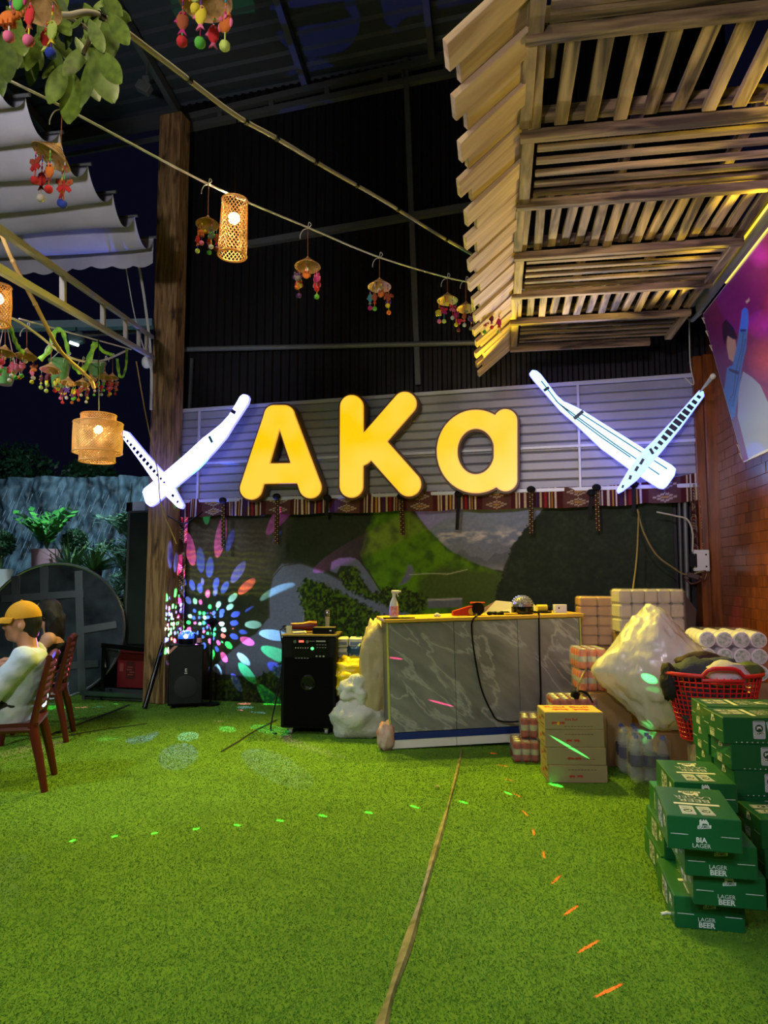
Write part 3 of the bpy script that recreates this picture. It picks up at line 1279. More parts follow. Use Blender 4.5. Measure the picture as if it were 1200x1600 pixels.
up1 = Vector((0, 0, 1))
m_ledy = glow('yellow_led', (255, 214, 40), 1.3)
q = MB()
q.bar(bn(-0.02, 0) - RR * 0.03 + up1 * 0.06, bn(3.2, 0) - RR * 0.03 + up1 * 0.06, 0.10, 0.03, up=RR)
q.bar(bn(-0.1, 0) - RR * 0.06 + up1 * 0.13, bn(3.2, 0) - RR * 0.06 + up1 * 0.13, 0.05, 0.05)
q.build('rail', m_frame, rl)
for dz, dx, s0 in ((0.085, 0.052, 0.35), (0.012, 0.008, 0.6)):
    MB().bar(bn(s0, 0) - RR * dx + up1 * dz, bn(3.2, 0) - RR * dx + up1 * dz, 0.010, 0.012).build('light_strip', m_ledy, rl)
for s0 in (0.4, 1.1, 1.8, 2.6):
    _p = bn(s0, 0) - RR * 0.06 - up1 * 0.08
    lamp('led_strip_light', 'SPOT', _p, 24, (1.0, 0.80, 0.05), _p - RR * 2.0 + up1 * 0.04, 0.02, 96, 0.6)
MB().tube([bn(0, 0) + Vector((-.02, 0, .02)), at(1082, 500, 5.7), at(1070, 492, 5.9)], 0.02, 8).build('bracket', m_frame, rl)

# ------------------------------------------------------------------ purple banner with a piper
bw_, bh_ = 2.4, 1.0
ban = thing('banner', 'purple printed banner of a piper in white leaning out from the right wall', 'banner', (0, 0, 0))


def ban_paint(s, t):
    """s along the wall towards the viewer (m/2.4), t from top"""
    S = s * bw_
    P = np.stack([bn(0, 0).x - RD.x * S + 0 * t, 0 * S, 0 * S], -1)
    top, bot = np.array(bn(0, 0)), np.array(bn(0, 1))
    P = top[None, None] - S[..., None] * np.array(RD)[None, None] + t[..., None] * (bot - top)[None, None]
    px, py = proj(P)
    C = np.empty(s.shape + (3,))
    base0, base1 = np.array(lin((92, 24, 104))), np.array(lin((160, 34, 124)))
    g = np.clip((px - 1090) / 120, 0, 1)[..., None]
    C[:] = base0 * (1 - g) + base1 * g
    v = np.clip(1 - np.hypot((px - 1125), (py - 590) * 0.6) / 60, 0, 1)[..., None]
    C = C * (1 - 0.55 * v) + np.array(lin((92, 68, 160))) * 0.55 * v
    for cx, cy, r, col in ((1192, 508, 26, (230, 40, 230)), (1190, 400, 22, (226, 60, 200)), (1205, 560, 40, (236, 90, 110)), (1230, 480, 40, (240, 70, 160))):
        k = np.clip(1 - np.hypot(px - cx, py - cy) / r, 0, 1)[..., None] ** 0.8
        C = C * (1 - k) + np.array(lin(col)) * k
    n = vnoise(px / 6, py / 6, 4)[..., None]
    C = C * (0.85 + 0.3 * n)

    def paint(poly, col, C, soft=0.8):
        d = sd_poly(px, py, poly)
        k = np.clip(0.5 - d / soft, 0, 1)[..., None]
        return C * (1 - k) + np.array(lin(col)) * k
    C = paint([(1162, 580), (1176, 590), (1188, 602), (1200, 630), (1225, 700), (1225, 760), (1168, 716), (1152, 650), (1154, 610)], (176, 184, 250), C)
    C = paint([(1138, 522), (1150, 526), (1153, 548), (1148, 566), (1140, 560), (1137, 540)], (196, 160, 170), C)
    C = paint([(1130, 505), (1136, 498), (1148, 512), (1154, 528), (1148, 530), (1139, 524), (1133, 540), (1130, 520)], (50, 26, 70), C)
    C = paint([(1160, 484), (1165, 480), (1169, 484), (1170, 500), (1167, 545), (1161, 570), (1155, 610), (1148, 650), (1143, 656), (1134, 640), (1126, 612), (1132, 606),
               (1137, 574), (1146, 570), (1153, 540), (1158, 505)], (84, 134, 250), C)
    for ln in ([(1163, 520), (1160, 545), (1152, 575), (1146, 615), (1140, 625)], [(1166, 530), (1160, 560), (1152, 600), (1145, 635)]):
        for a, b in zip(ln[:-1], ln[1:]):
            k = np.clip(0.5 - sd_seg(px, py, a, b, 0.5) / 0.6, 0, 1)[..., None]
            C = C * (1 - k) + np.array(lin((52, 70, 150))) * k
    C = paint([(1158, 514), (1167, 514), (1166, 518), (1158, 518)], (50, 40, 110), C)
    C = paint([(1140, 575), (1156, 580), (1154, 585), (1140, 579)], (60, 54, 130), C)
    C = paint([(1165, 470), (1171, 466), (1171, 471), (1166, 474)], (226, 190, 160), C)
    return C


def ban_pt(s, t):
    top, bot = np.array(bn(0, 0)), np.array(bn(0, 1))
    P = top[None, None] - (s * bw_)[..., None] * np.array(RD)[None, None] + t[..., None] * (bot - top)[None, None]
    # slight billow
    nrm = np.array((-RR * 0.95 - up1 * 0.3).normalized())
    P = P + (0.008 * np.sin(s * 9) * np.sin(t * 5))[..., None] * nrm
    return P


def ban_pt_inv(s, t):
    return ban_pt(s, t)


m_banner = mat_col('banner_print', 0.28)
grid_mesh('printed_sheet', 260, 130, ban_pt, ban_paint, m_banner, ban)
q = MB()
e = RR * 0.012
for (s0, t0), (s1, t1) in (((0, 0), (bw_, 0)), ((0, 1), (bw_, 1)), ((0, 0), (0, 1)), ((bw_, 0), (bw_, 1))):
    q = MB()
    q.bar(bn(s0, t0) + e, bn(s1, t1) + e, 0.018, 0.018)
    q.build('edge_frame', m_white, ban)
q = MB()
for t0 in (0.03, 0.12, 0.22, 0.9, 0.96):
    q.tube([bn(0.02, t0), bn(-0.03, t0 - 0.02), bn(0.0, t0 + 0.03)], 0.004, 5)
q.build('tie_string', m_rope, ban)

# ================================================================== painted mountain-road backdrop
moff = 0.07
mu0, mu1 = wl(277, 950, moff)[0], wl(1056, 950, moff)[0]


def mur_pt(s, t):
    u = mu0 + (mu1 - mu0) * s
    z = 0.005 + 2.22 * t
    o = moff + 0.006 * np.sin(u * 5.0 + t * 3) * t
    P = np.empty(s.shape + (3,))
    for k in range(3):
        P[..., k] = W0[k] + WU[k] * u + WN[k] * o
    P[..., 2] = z
    return P


def mur_col(s, t):
    px, py = proj(mur_pt(s, t))
    n1 = vnoise(px / 14, py / 14, 1)
    n2 = vnoise(px / 4.2, py / 4.2, 2)
    n3 = vnoise(px / 40, py / 22, 3)
    wob = (n1 - .5) * 8
    C = np.empty(s.shape + (3,))

    def L(c):
        return np.array(lin(c))

    def blend(C, k, col):
        k = np.clip(k, 0, 1)[..., None]
        return C * (1 - k) + col * k

    def poly(C, P, col, soft=2.0, w=wob, amt=1.0):
        d = sd_poly(px, py, P) + w
        return blend(C, np.clip(0.5 - d / soft, 0, 1) * amt, col)
    C[:] = L((44, 48, 34))
    C = C * (0.55 + 0.9 * n3[..., None])
    # grey-brown upper hills on the left with terraces
    C = poly(C, [(270, 790), (520, 790), (520, 860), (430, 900), (270, 930)], L((70, 66, 60)), 20)
    for yy in range(828, 935, 9):
        k = np.exp(-((py - yy - (n1 - .5) * 10 - (px - 350) * 0.03) / 2.2) ** 2) * (px < 445) * np.clip((445 - px) / 60, 0, 1)
        C = blend(C, k * 0.6, L((104, 102, 56) if yy > 860 else (98, 92, 80)))
    # dark mountain mass in the middle
    C = poly(C, [(455, 790), (660, 790), (640, 960), (560, 930), (480, 885), (430, 885)], L((34, 40, 24)), 26)
    C = C * (0.8 + 0.4 * n2[..., None])
    # bright green slope
    C = poly(C, [(590, 790), (640, 800), (668, 826), (700, 858), (745, 882), (785, 898), (775, 960), (640, 965), (585, 930), (565, 865)], L((84, 120, 30)), 10)
    C = blend(C, np.clip((n1 - .45) * 3, 0, 1) * (sd_poly(px, py, [(590, 790), (640, 800), (700, 858), (785, 898), (775, 960), (600, 960), (565, 865)]) < 0) * .7, L((34, 52, 18)))
    C = poly(C, [(690, 884), (785, 896), (778, 945), (650, 950), (655, 905)], L((62, 78, 38)), 10)
    # sky
    sky = [(634, 780), (860, 780), (832, 815), (800, 852), (786, 893), (745, 882), (700, 858), (668, 826)]
    d = sd_poly(px, py, sky) + (n1 - .5) * 3
    k = np.clip(0.5 - d / 2, 0, 1)
    skyc = L((120, 130, 150))[None, None] * (1 - 0.25 * np.clip((py - 800) / 60, 0, 1))[..., None] + 0 * C
    cl = np.clip((vnoise(px / 16, py / 6, 8) - .45) * 4, 0, 1) * np.exp(-((py - 838) / 12) ** 2)
    skyc = blend(skyc, cl * .8, L((196, 194, 190)))
    m1 = (py > 852 + 7 * np.sin(px / 9) + 5 * np.sin(px / 4.3 + 1))
    skyc = blend(skyc, m1 * .85, L((106, 112, 122)))
    m2 = (py > 868 + 6 * np.sin(px / 11 + 2) + 3 * np.sin(px / 4.0))
    skyc = blend(skyc, m2 * .85, L((84, 90, 98)))
    skyc = blend(skyc, np.exp(-((py - 893) / 9) ** 2) * .7, L((136, 138, 140)))
    k = k[..., None]
    C = C * (1 - k) + skyc * k
    # dark right mountain
    dk = [(834, 812), (812, 838), (798, 858), (792, 888), (777, 918), (772, 965), (1080, 1000), (1080, 770), (880, 770)]
    dd = sd_poly(px, py, dk) + (n2 - .5) * 10
    k = np.clip(0.5 - dd / 2, 0, 1)[..., None]
    dc = L((30, 40, 26)) * (0.6 + 0.9 * n1[..., None] * n2[..., None] * 1.6)
    C = C * (1 - k) + dc * k
    # road
    road = L((104, 108, 124))
    rd = [(440, 882), (470, 880), (500, 892), (545, 914), (605, 944), (640, 960), (640, 990), (600, 968), (560, 942), (520, 926), (480, 908), (468, 925), (474, 950), (476, 975),
          (466, 1000), (440, 1040), (420, 1060), (340, 1052), (330, 1045), (370, 1010), (400, 990), (420, 965), (421, 930), (426, 900)]
    C = poly(C, rd, road * 0.92, 2.0, (n2 - .5) * 2)
    rd2 = [(516, 892), (518, 878), (530, 872), (548, 871), (562, 876), (574, 892), (590, 920), (612, 946), (604, 950), (572, 916), (560, 896), (548, 884), (532, 884), (526, 896)]
    C = poly(C, rd2, road * 0.85, 2.0, (n2 - .5) * 2)
    C = poly(C, [(638, 882), (644, 884), (647, 896), (636, 910), (622, 916), (632, 900)], road * .9, 2.0, 0)
    for ln, w, cc in (([(421, 965), (420, 930), (426, 902), (442, 884), (470, 880), (505, 893), (550, 915), (605, 943), (660, 966)], 1.0, (66, 66, 60)),
                      ([(560, 874), (575, 892), (596, 925), (612, 942)], 1.0, (40, 40, 36)),
                      ([(640, 898), (672, 896), (700, 897), (730, 890)], 0.8, (140, 150, 120)),
                      ([(470, 930), (475, 955), (474, 972)], 0.8, (130, 130, 130))):
        for a, b in zip(ln[:-1], ln[1:]):
            C = blend(C, 0.5 - sd_seg(px, py, a, b, w) / 1.0, L(cc))
    # bushes
    for P in ([(466, 920), (478, 904), (505, 912), (545, 930), (600, 962), (608, 1005), (560, 1012), (500, 1000), (478, 975)],
              [(530, 900), (540, 886), (556, 886), (572, 915), (588, 938), (560, 930), (535, 915)],
              [(570, 935), (600, 918), (640, 920), (668, 935), (660, 962), (610, 950)],
              [(330, 1110), (332, 1062), (400, 1060), (440, 1035), (440, 1110)]):
        d = sd_poly(px, py, P) + (n2 - .5) * 14
        k = np.clip(0.5 - d / 3, 0, 1)[..., None]
        lf = np.clip((vnoise(px / 3.0, py / 3.4, 12, 3) - .42) * 2.6, 0, 1)[..., None]
        bc = L((24, 34, 12)) * (1 - lf) + L((84, 106, 34)) * lf
        C = C * (1 - k) + bc * k
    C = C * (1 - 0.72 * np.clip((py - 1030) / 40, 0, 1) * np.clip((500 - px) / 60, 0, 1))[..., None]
    # low white wall far away
    C = poly(C, [(668, 938), (722, 936), (722, 949), (668, 950)], L((96, 98, 104)), 1.2, 0)
    C = poly(C, [(668, 936), (722, 934), (722, 937), (668, 939)], L((150, 150, 146)), 1.2, 0)
    g_ = C.mean(-1, keepdims=True)
    C = g_ + (C - g_) * 1.3
    return np.clip(C * 1.45, 0.002, 1)


m_mural = mat_col('mural_paint', 0.6, 0.12, 30)
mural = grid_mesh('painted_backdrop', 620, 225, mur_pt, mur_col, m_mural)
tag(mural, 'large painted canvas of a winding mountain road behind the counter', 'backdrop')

# ------------------------------------------------------------------ woven valance under the sign panel
voff = 0.19
vu0, vu1 = wl(268, 800, voff)[0], wl(1094, 760, voff)[0]
gath = [wl(x, 790, voff)[0] for x in (268, 345, 433, 512, 627, 717, 830, 933, 1010, 1094)]


def val_pt(s, t):
    u = vu0 + (vu1 - vu0) * s
    sag = np.zeros_like(u)
    for a, b in zip(gath[:-1], gath[1:]):
        k = (u >= a) & (u <= b)
        x = (u - a) / (b - a)
        sag = np.where(k, 4 * x * (1 - x), sag)
    right = np.clip((u - gath[7]) / (gath[9] - gath[7]), 0, 1)
    top = 2.28 + 0.10 * right ** 2
    bot = 2.09 - 0.02 * sag + 0.03 * right
    z = top + (bot - top) * (1 - t)
    o = voff + 0.03 * np.sin(u * 21) * (1 - t) * 0.5 + 0.02 * sag
    P = np.empty(s.shape + (3,))
    for k in range(3):
        P[..., k] = W0[k] + WU[k] * u + WN[k] * o
    P[..., 2] = z
    return P


def stripes(u, v, seed=0):
    """woven stripe pattern along u (metres), v across 0..1"""
    C = np.empty(u.shape + (3,))
    C[:] = lin((78, 30, 34))
    p = np.mod(u, 0.80) / 0.80
    for a, b, c in ((0.02, 0.05, (214, 196, 160)), (0.08, 0.10, (202, 150, 60)), (0.12, 0.14, (226, 214, 190)), (0.17, 0.20, (56, 40, 84)), (0.22, 0.24, (208, 190, 150)),
                    (0.27, 0.30, (150, 40, 44)), (0.33, 0.345, (216, 200, 170)), (0.36, 0.375, (190, 140, 50)), (0.40, 0.42, (220, 210, 190)),
                    (0.92, 0.94, (212, 190, 140)), (0.96, 0.975, (222, 210, 190))):
        C[(p > a) & (p < b)] = lin(c)
    q = (p > 0.5) & (p < 0.86)
    C[q] = lin((96, 62, 58))
    d = np.abs((p - 0.68) / 0.14) + np.abs(np.mod(v * 2, 1) - .5) / 0.42
    C[q & (np.abs(d - 0.8) < 0.14)] = lin((196, 176, 150))
    C[q & (d < 0.32)] = lin((200, 160, 90))
    return C


m_cloth = mat_col('woven_cloth', 0.85, 0.2, 120)
val = thing('woven_valance', 'striped maroon woven valance hanging under the white sign panel', 'valance', (0, 0, 0))
grid_mesh('cloth', 900, 16, val_pt, lambda s, t: stripes((vu1 - vu0) * s, t), m_cloth, val)
m_strap = mat_col('beaded_strap', 0.6)
rs = random.Random(9)
for px, y0, y1, kind in ((349, 782, 856, 1), (433, 776, 850, 1), (512, 778, 806, 0), (627, 776, 836, 1), (717, 772, 828, 0), (830, 765, 834, 1), (932, 762, 830, 1), (924, 770, 806, 0), (990, 757, 800, 0)):
    a = wp(*wl(px, y0, voff + .07), voff + .07)
    b = wp(*wl(px + rs.uniform(-3, 3), y1, voff + .07), voff + .07)
    q = MB()
    L = (b - a).length
    nn = max(4, int(L / 0.022))
    for j in range(nn):
        p0, p1 = a.lerp(b, j / nn), a.lerp(b, (j + 1) / nn)
        dark = lin((22, 18, 18))
        q.bar(p0, p1, 0.045 if kind else 0.035, 0.012, up=WN, col=dark)
        if kind:
            for sx in (-1, 1):
                q.box((p0 + p1) / 2 + WU * (0.012 * sx) + WN * 0.007, (0.011, 0.006, 0.012), rotz(WROT), col=lin((206, 160, 70)) if (j + (sx > 0)) % 2 else lin((110, 80, 40)))
    q.ball(a + WN * 0.015, 0.045, 10, 6, (1, .6, .8), col=lin((20, 18, 20)))
    q.build('hanging_strap', m_strap, val)


def drape(px0, px1, y0, y1, off, name, label, seed):
    """narrow striped cloth hanging vertically"""
    def pt(s, t):
        x = px0 + (px1 - px0) * s
        y = y1 + (y0 - y1) * t
        ua, _ = wl(px0, (y0 + y1) / 2, off)
        ub, _ = wl(px1, (y0 + y1) / 2, off)
        z0, z1 = wl(px0, y1, off)[1], wl(px0, y0, off)[1]
        u = ua + (ub - ua) * s
        o = off + 0.035 * np.sin(s * 14 + t * 2)
        P = np.empty(s.shape + (3,))
        for k in range(3):
            P[..., k] = W0[k] + WU[k] * u + WN[k] * o
        P[..., 2] = z0 + (z1 - z0) * t
        return P
    o = grid_mesh(name, 20, 220, pt, lambda s, t: stripes(t * 2.0 + 0.06 * np.sin(s * 9 + seed), s), m_cloth)
    tag(o, label, 'cloth')
    return o


drape(272, 291, 800, 1000, 0.14, 'woven_drape', 'striped woven cloth hanging beside the wooden post', 1)
drape(1079, 1096, 757, 872, 0.2, 'woven_drape', 'dark bunched woven cloth hanging by the white socket box', 2)

# ================================================================== left side: white folded awning
AH = 4.80
ap0, ap1 = on_h(40, 150, AH), on_h(240, 372, AH)
m_awn = mat('awning_fabric', (176, 172, 178), 0.75, var=0.18, vscale=2.5, bump=0.1, bscale=30)
adir = (ap1 - ap0)
alen = adir.length
adir.normalize()
aper = alen / 5.0
awn = thing('awning', 'pale folded fabric awning with deep scalloped waves at upper left', 'awning', (0, 0, 0))
aleft = Vector((-math.cos(RROT + 0.0), -math.sin(RROT), 0))


def awn_pt(s, t):
    d = (s * 8.0 - 3.0) * aper
    ph = np.mod(s * 8.0, 1.0)
    sag = 0.19 * (4 * ph * (1 - ph)) ** 0.85
    P = np.empty(s.shape + (3,))
    for k in range(3):
        P[..., k] = ap0[k] + adir[k] * d + aleft[k] * (t * 3.6)
    P[..., 2] = AH - sag + 0.015 * np.sin(t * 9 + s * 30)
    return P


grid_mesh('canopy', 160, 24, awn_pt, None, m_awn, awn)


def awn_val(s, t):
    P = np.empty(s.shape + (3,))
    for k in range(3):
        P[..., k] = ap0[k] + adir[k] * (5.0 * aper) + aleft[k] * (s * 3.6)
    h = 0.26 + 0.03 * np.abs(np.sin(s * 3.6 * PI / 0.22))
    P[..., 2] = AH - h * (1 - t)
    P[..., 1] += 0.03 * np.sin(s * 25) * (1 - t)
    return P


grid_mesh('valance', 160, 6, awn_val, None, m_awn, awn)
for i in range(9):
    d = (i - 3.0) * aper
    p = ap0 + adir * d
    MB().cyl(p + Vector((0.03, 0, .01)), p + aleft * 3.6 + Vector((0, 0, .01)), 0.014, 8).build('support_rod', m_frame_dark, awn)

# ------------------------------------------------------------------ steel lattice beam below the awning
m_cream = mat('cream_steel', (164, 158, 142), 0.6, 0.0)
beam = thing('lattice_beam', 'cream painted steel lattice beam running to the wooden post', 'beam', (0, 0, 0))
t0, t1 = at(-40, 330, 3.3), at(238, 527, 7.75)
b0, b1 = at(-40, 398, 3.3), at(238, 558, 7.75)
MB().bar(t0, t1, 0.036, 0.036).build('top_chord', m_cream, beam)
MB().bar(b0, b1, 0.042, 0.042).build('bottom_chord', m_cream, beam)
for f in (0.30, 0.53, 0.71, 0.84, 0.93):
    MB().bar(b0.lerp(b1, f), t0.lerp(t1, f), 0.034, 0.034, up=(0, 1, 0)).build('lattice_post', m_cream, beam)
MB().ball(at(229, 566, 7.7), 0.055, 10, 8, (1, 1, 1.3)).build('end_cap', m_white, beam)
# rear horizontal steel beam and floodlight outside
ob = thing('steel_girder', 'blue-lit steel girder crossing the dark yard behind the mobiles', 'beam', (0, 0, 0))
MB().bar(at(-60, 512, 9.2), at(240, 506, 9.2), 0.14, 0.10).build('girder', mat('bluish_steel', (150, 180, 190), 0.5, 0.2), ob)
MB().bar(at(130, 524, 9.6), at(232, 516, 9.6), 0.05, 0.05).build('tube', m_frame, ob)
fld = thing('yard_flood_light', 'boxy flood light with a bright tube hanging under the girder', 'light', at(119, 534, 9.0))
MB().box((0, 0, 0.04), (0.20, 0.10, 0.16), Matrix.Rotation(-0.3, 3, 'Y'), bev=0.02).build('housing', mat('grey_teal', (90, 110, 112), 0.5), fld)
MB().bar((0, 0, .1), at(119, 508, 9.2) - fld.location, .02, .03).build('bracket', m_frame_dark, fld)
MB().cyl((-0.05, -0.07, -0.03), (0.06, -0.07, -0.07), 0.02, 10).build('tube_lamp', glow('tube_lamp_light', (225, 245, 255), 2.5), fld)
# thin wires beside the post
for i, (pts, r, m, lab) in enumerate((
        ([at(195, 408, 7.6), at(212, 500, 7.55), at(236, 580, 7.6)], 0.006, m_rope, 'thin pale wire slanting up to the awning beside the post'),
        ([at(213, 565, 7.3), at(228, 650, 7.25), at(246, 735, 7.25), at(252, 790, 7.3), at(276, 850, 7.4)], 0.007, mat('tan_wire', (170, 140, 80), .6), 'tan wire hanging down past the glowing white pipe'),
        ([at(215, 405, 7.7), at(226, 470, 7.7), at(236, 560, 7.72), at(236, 640, 7.7)], 0.016, m_rope, 'thick white hose running down beside the post'),
        ([at(430, 790, 7.0) + Vector((-.9, .7, 0)), at(300, 812, 7.6), at(285, 818, 7.6), at(262, 806, 7.6)], 0.008, m_black, 'black cable drooping under the sign panel by the post'))):
    tag(MB().tube(spline(pts, 8), r, 6).build('wire', m, smooth=True), lab, 'wire')

# ================================================================== counter
def mat_marble():
    m = bpy.data.materials.new('grey_marble')
    m.use_nodes = True
    nt = m.node_tree
    b = nt.nodes['Principled BSDF']
    b.inputs['Roughness'].default_value = 0.32
    tc = nt.nodes.new('ShaderNodeTexCoord')
    mp = nt.nodes.new('ShaderNodeMapping')
    rt = nt.nodes.new('ShaderNodeMapping')
    rt.inputs['Rotation'].default_value = (0, -0.75, 0)
    mp.inputs['Scale'].default_value = (0.7, 1.0, 2.2)
    nt.links.new(tc.outputs['Object'], rt.inputs['Vector'])
    nt.links.new(rt.outputs[0], mp.inputs['Vector'])
    n0 = nt.nodes.new('ShaderNodeTexNoise')
    n0.inputs['Scale'].default_value = 3.0
    n0.inputs['Detail'].default_value = 6
    nt.links.new(mp.outputs[0], n0.inputs['Vector'])
    cr = nt.nodes.new('ShaderNodeValToRGB')
    cr.color_ramp.elements[0].position = 0.3
    cr.color_ramp.elements[1].position = 0.7
    cr.color_ramp.elements[0].color = lin((104, 106, 108)) + (1,)
    cr.color_ramp.elements[1].color = lin((140, 142, 143)) + (1,)
    nt.links.new(n0.outputs['Fac'], cr.inputs['Fac'])
    # veins: thin bands where a distorted noise crosses its middle
    n1 = nt.nodes.new('ShaderNodeTexNoise')
    n1.inputs['Scale'].default_value = 1.9
    n1.inputs['Detail'].default_value = 5
    n1.inputs['Distortion'].default_value = 0.35
    nt.links.new(mp.outputs[0], n1.inputs['Vector'])
    c2 = nt.nodes.new('ShaderNodeValToRGB')
    e = c2.color_ramp.elements
    e[0].position = 0.478
    e[0].color = (0, 0, 0, 1)
    e[1].position = 0.522
    e[1].color = (0, 0, 0, 1)
    k = e.new(0.5)
    k.color = (0.5, 0.5, 0.5, 1)
    nt.links.new(n1.outputs['Fac'], c2.inputs['Fac'])
    mx = nt.nodes.new('ShaderNodeMix')
    mx.data_type = 'RGBA'
    nt.links.new(c2.outputs['Color'], mx.inputs['Factor'])
    nt.links.new(cr.outputs['Color'], mx.inputs['A'])
    mx.inputs['B'].default_value = lin((196, 198, 198)) + (1,)
    nt.links.new(mx.outputs['Result'], b.inputs['Base Color'])
    return m


m_marble = mat_marble()
m_ytop = mat('counter_top_yellow', (214, 170, 70), 0.35, var=0.1, vscale=3)
m_blue = mat('blue_paint', (20, 44, 120), 0.45)
m_yedge = mat('lime_edge', (176, 184, 92), 0.5)
CL = on_h(611, 1172)
CROT = math.radians(8.0)
CW, CH, CD = 1.645, 1.045, 0.50
ctr = thing('counter', 'grey marble-clad counter with yellow top and blue skirting strip', 'counter', CL, CROT)
ctr.rotation_euler = (0, -math.radians(1.3), CROT)
pan = (CW - 0.006) / 3
for i in range(3):
    MB().box((pan * (i + .5) + 0.003, 0.006, 0.135 + (CH - 0.165) / 2), (pan - 0.003, 0.014, CH - 0.165), bev=0.002).build('marble_panel', m_marble, ctr)
MB().box((CW / 2, CD / 2 + 0.02, CH / 2 - 0.02), (CW - 0.02, CD - 0.03, CH - 0.06)).build('carcass', m_frame, ctr)
MB().box((CW / 2 - 0.0, CD / 2 - 0.01, CH - 0.012), (CW + 0.06, CD + 0.05, 0.03), bev=0.004).build('counter_top', m_ytop, ctr)
MB().box((CW / 2, 0.004, 0.105), (CW, 0.02, 0.052)).build('skirting_strip', m_blue, ctr)
for i in range(3):
    MB().box((pan * (i + .5), 0.008, 0.042), (pan - 0.004, 0.018, 0.07), bev=0.002).build('plinth_tile', m_white, ctr)
for x in (-0.006, CW + 0.006):
    MB().box((x, 0.012, CH / 2), (0.012, 0.03, CH - 0.05)).build('side_edge', m_yedge, ctr)
for x in (0.03, CW - 0.03):
    MB().cyl((x, 0.03, -0.0), (x, 0.03, 0.05), 0.018, 10).build('foot', m_chrome, ctr)


def ctop(x, y=0.18):
    """point on the counter top, x metres from its left end"""
    p = Vector((x, y, CH + 0.003))
    R = Matrix.Rotation(CROT, 3, 'Z') @ Matrix.Rotation(-math.radians(1.3), 3, 'Y')
    return CL + R @ p


# spray bottle
def spray_bottle(name, label, loc, h, body, lab, head, rz=0.0):
    t = thing(name, label, 'bottle', loc, rz)
    s = h / 0.27
    MB().lathe([(0, 0), (0.036 * s, 0), (0.042 * s, 0.01 * s), (0.042 * s, 0.12 * s), (0.036 * s, 0.15 * s), (0.016 * s, 0.20 * s), (0.014 * s, 0.215 * s), (0, 0.215 * s)], 20, sy=0.68).build('bottle_body', body, t, True)
    MB().lathe([(0.0432 * s, 0.025 * s), (0.0436 * s, 0.03 * s), (0.0436 * s, 0.11 * s), (0.0432 * s, 0.115 * s)], 20, sy=0.69).build('paper_label', lab, t, True)
    q = MB()
    q.cyl((0, 0, 0.213 * s), (0, 0, 0.235 * s), 0.017 * s, 12)
    q.box((0.012 * s, 0, 0.252 * s), (0.075 * s, 0.024 * s, 0.03 * s), bev=0.006 * s)
    q.box((0.056 * s, 0, 0.254 * s), (0.022 * s, 0.016 * s, 0.018 * s), bev=0.003 * s)
    q.bar((0.024 * s, 0, 0.245 * s), (0.042 * s, 0, 0.205 * s), 0.012 * s, 0.008 * s)
    q.build('spray_head', head, t)
    return t


m_pinklabel = mat('pink_label', (200, 70, 92), 0.5, var=0.6, vscale=60, rgb2=(236, 200, 206))
spray_bottle('spray_bottle', 'white spray bottle with a pink label on the counter end', ctop(0.065, 0.10), 0.235, m_white, m_pinklabel, m_white, CROT)
tr = thing('black_ruler', 'flat black strip lying at the left front edge of the counter', 'ruler', ctop(0.09, 0.0), CROT)
MB().box((0, 0, 0.006), (0.26, 0.03, 0.012), bev=0.003).build('strip', m_black, tr)
tissue = MB()
for k in range(6):
    tissue.ball((RNG.uniform(-.03, .03), RNG.uniform(-.015, .015), 0.012 + RNG.uniform(0, .014)), 0.014, 7, 5, (1.3, .8, .8))
tag(tissue.build('crumpled_tissue', m_white, loc=ctop(0.44, 0.06)), 'small crumpled white tissue on the yellow counter top', 'tissue')
# red tape gun
tg = thing('tape_dispenser', 'red and black handheld packing tape dispenser on the counter', 'tape dispenser', ctop(0.73, 0.12), CROT)
m_redp = mat('red_plastic', (178, 40, 22), 0.4)
MB().prism([(-0.16, 0.0), (0.02, 0.0), (0.06, 0.03), (0.03, 0.085), (-0.02, 0.075), (-0.16, 0.035)], -0.03, 0.03, lambda x, y, z: Vector((x, z, y + 0.003))).build('body', m_redp, tg)
MB().cyl((0.055, -0.035, 0.058), (0.055, 0.035, 0.058), 0.055, 20).build('roll', m_black, tg, True)
MB().box((0.06, 0, 0.108), (0.12, 0.05, 0.014), bev=0.004).build('top_guard', m_redp, tg)
MB().cyl((0.0, -0.034, 0.035), (0.0, 0.034, 0.035), 0.03, 16).build('core', mat('yellow_tape', (220, 180, 40), .4), tg, True)
# black glove / rag
rg = MB()
for k in range(7):
    rg.ball((k * 0.026 - 0.08, RNG.uniform(-.02, .02), 0.014), 0.022, 8, 6, (1.2, 1, .6 + RNG.random() * .4))
tag(rg.build('black_rag', m_black, smooth=True, loc=ctop(0.97, 0.10), rz=CROT), 'black rag lying left of the mirrored dome lamp', 'rag')
tag(MB().box((0, 0, 0.008), (0.11, 0.05, 0.016), bev=0.003).build('yellow_card', mat('yellow_card', (230, 190, 50), .4), loc=ctop(1.06, 0.05), rz=CROT), 'small yellow card in front of the dome lamp', 'card')
# folded paper sheet behind
q = MB()
q.add([(-0.26, 0, 0), (0.26, 0, 0.0), (0.22, 0.05, 0.075), (-0.13, 0.06, 0.11), (-0.26, 0.2, 0.004), (0.26, 0.2, 0.004)], [[0, 1, 2, 3], [3, 2, 5, 4]])
tag(q.build('white_sheet', mat('paper', (214, 206, 190), .7), loc=ctop(1.15, 0.28), rz=CROT), 'tented sheet of white paper behind the dome lamp', 'paper')


# mirrored disco dome lamps
def mat_facets():
    m = bpy.data.materials.new('crystal_facets')
    m.use_nodes = True
    nt = m.node_tree
    b = nt.nodes['Principled BSDF']
    b.inputs['Base Color'].default_value = (0.8, 0.8, 0.8, 1)
    b.inputs['Roughness'].default_value = 0.12
    b.inputs['Metallic'].default_value = 0.85
    return m


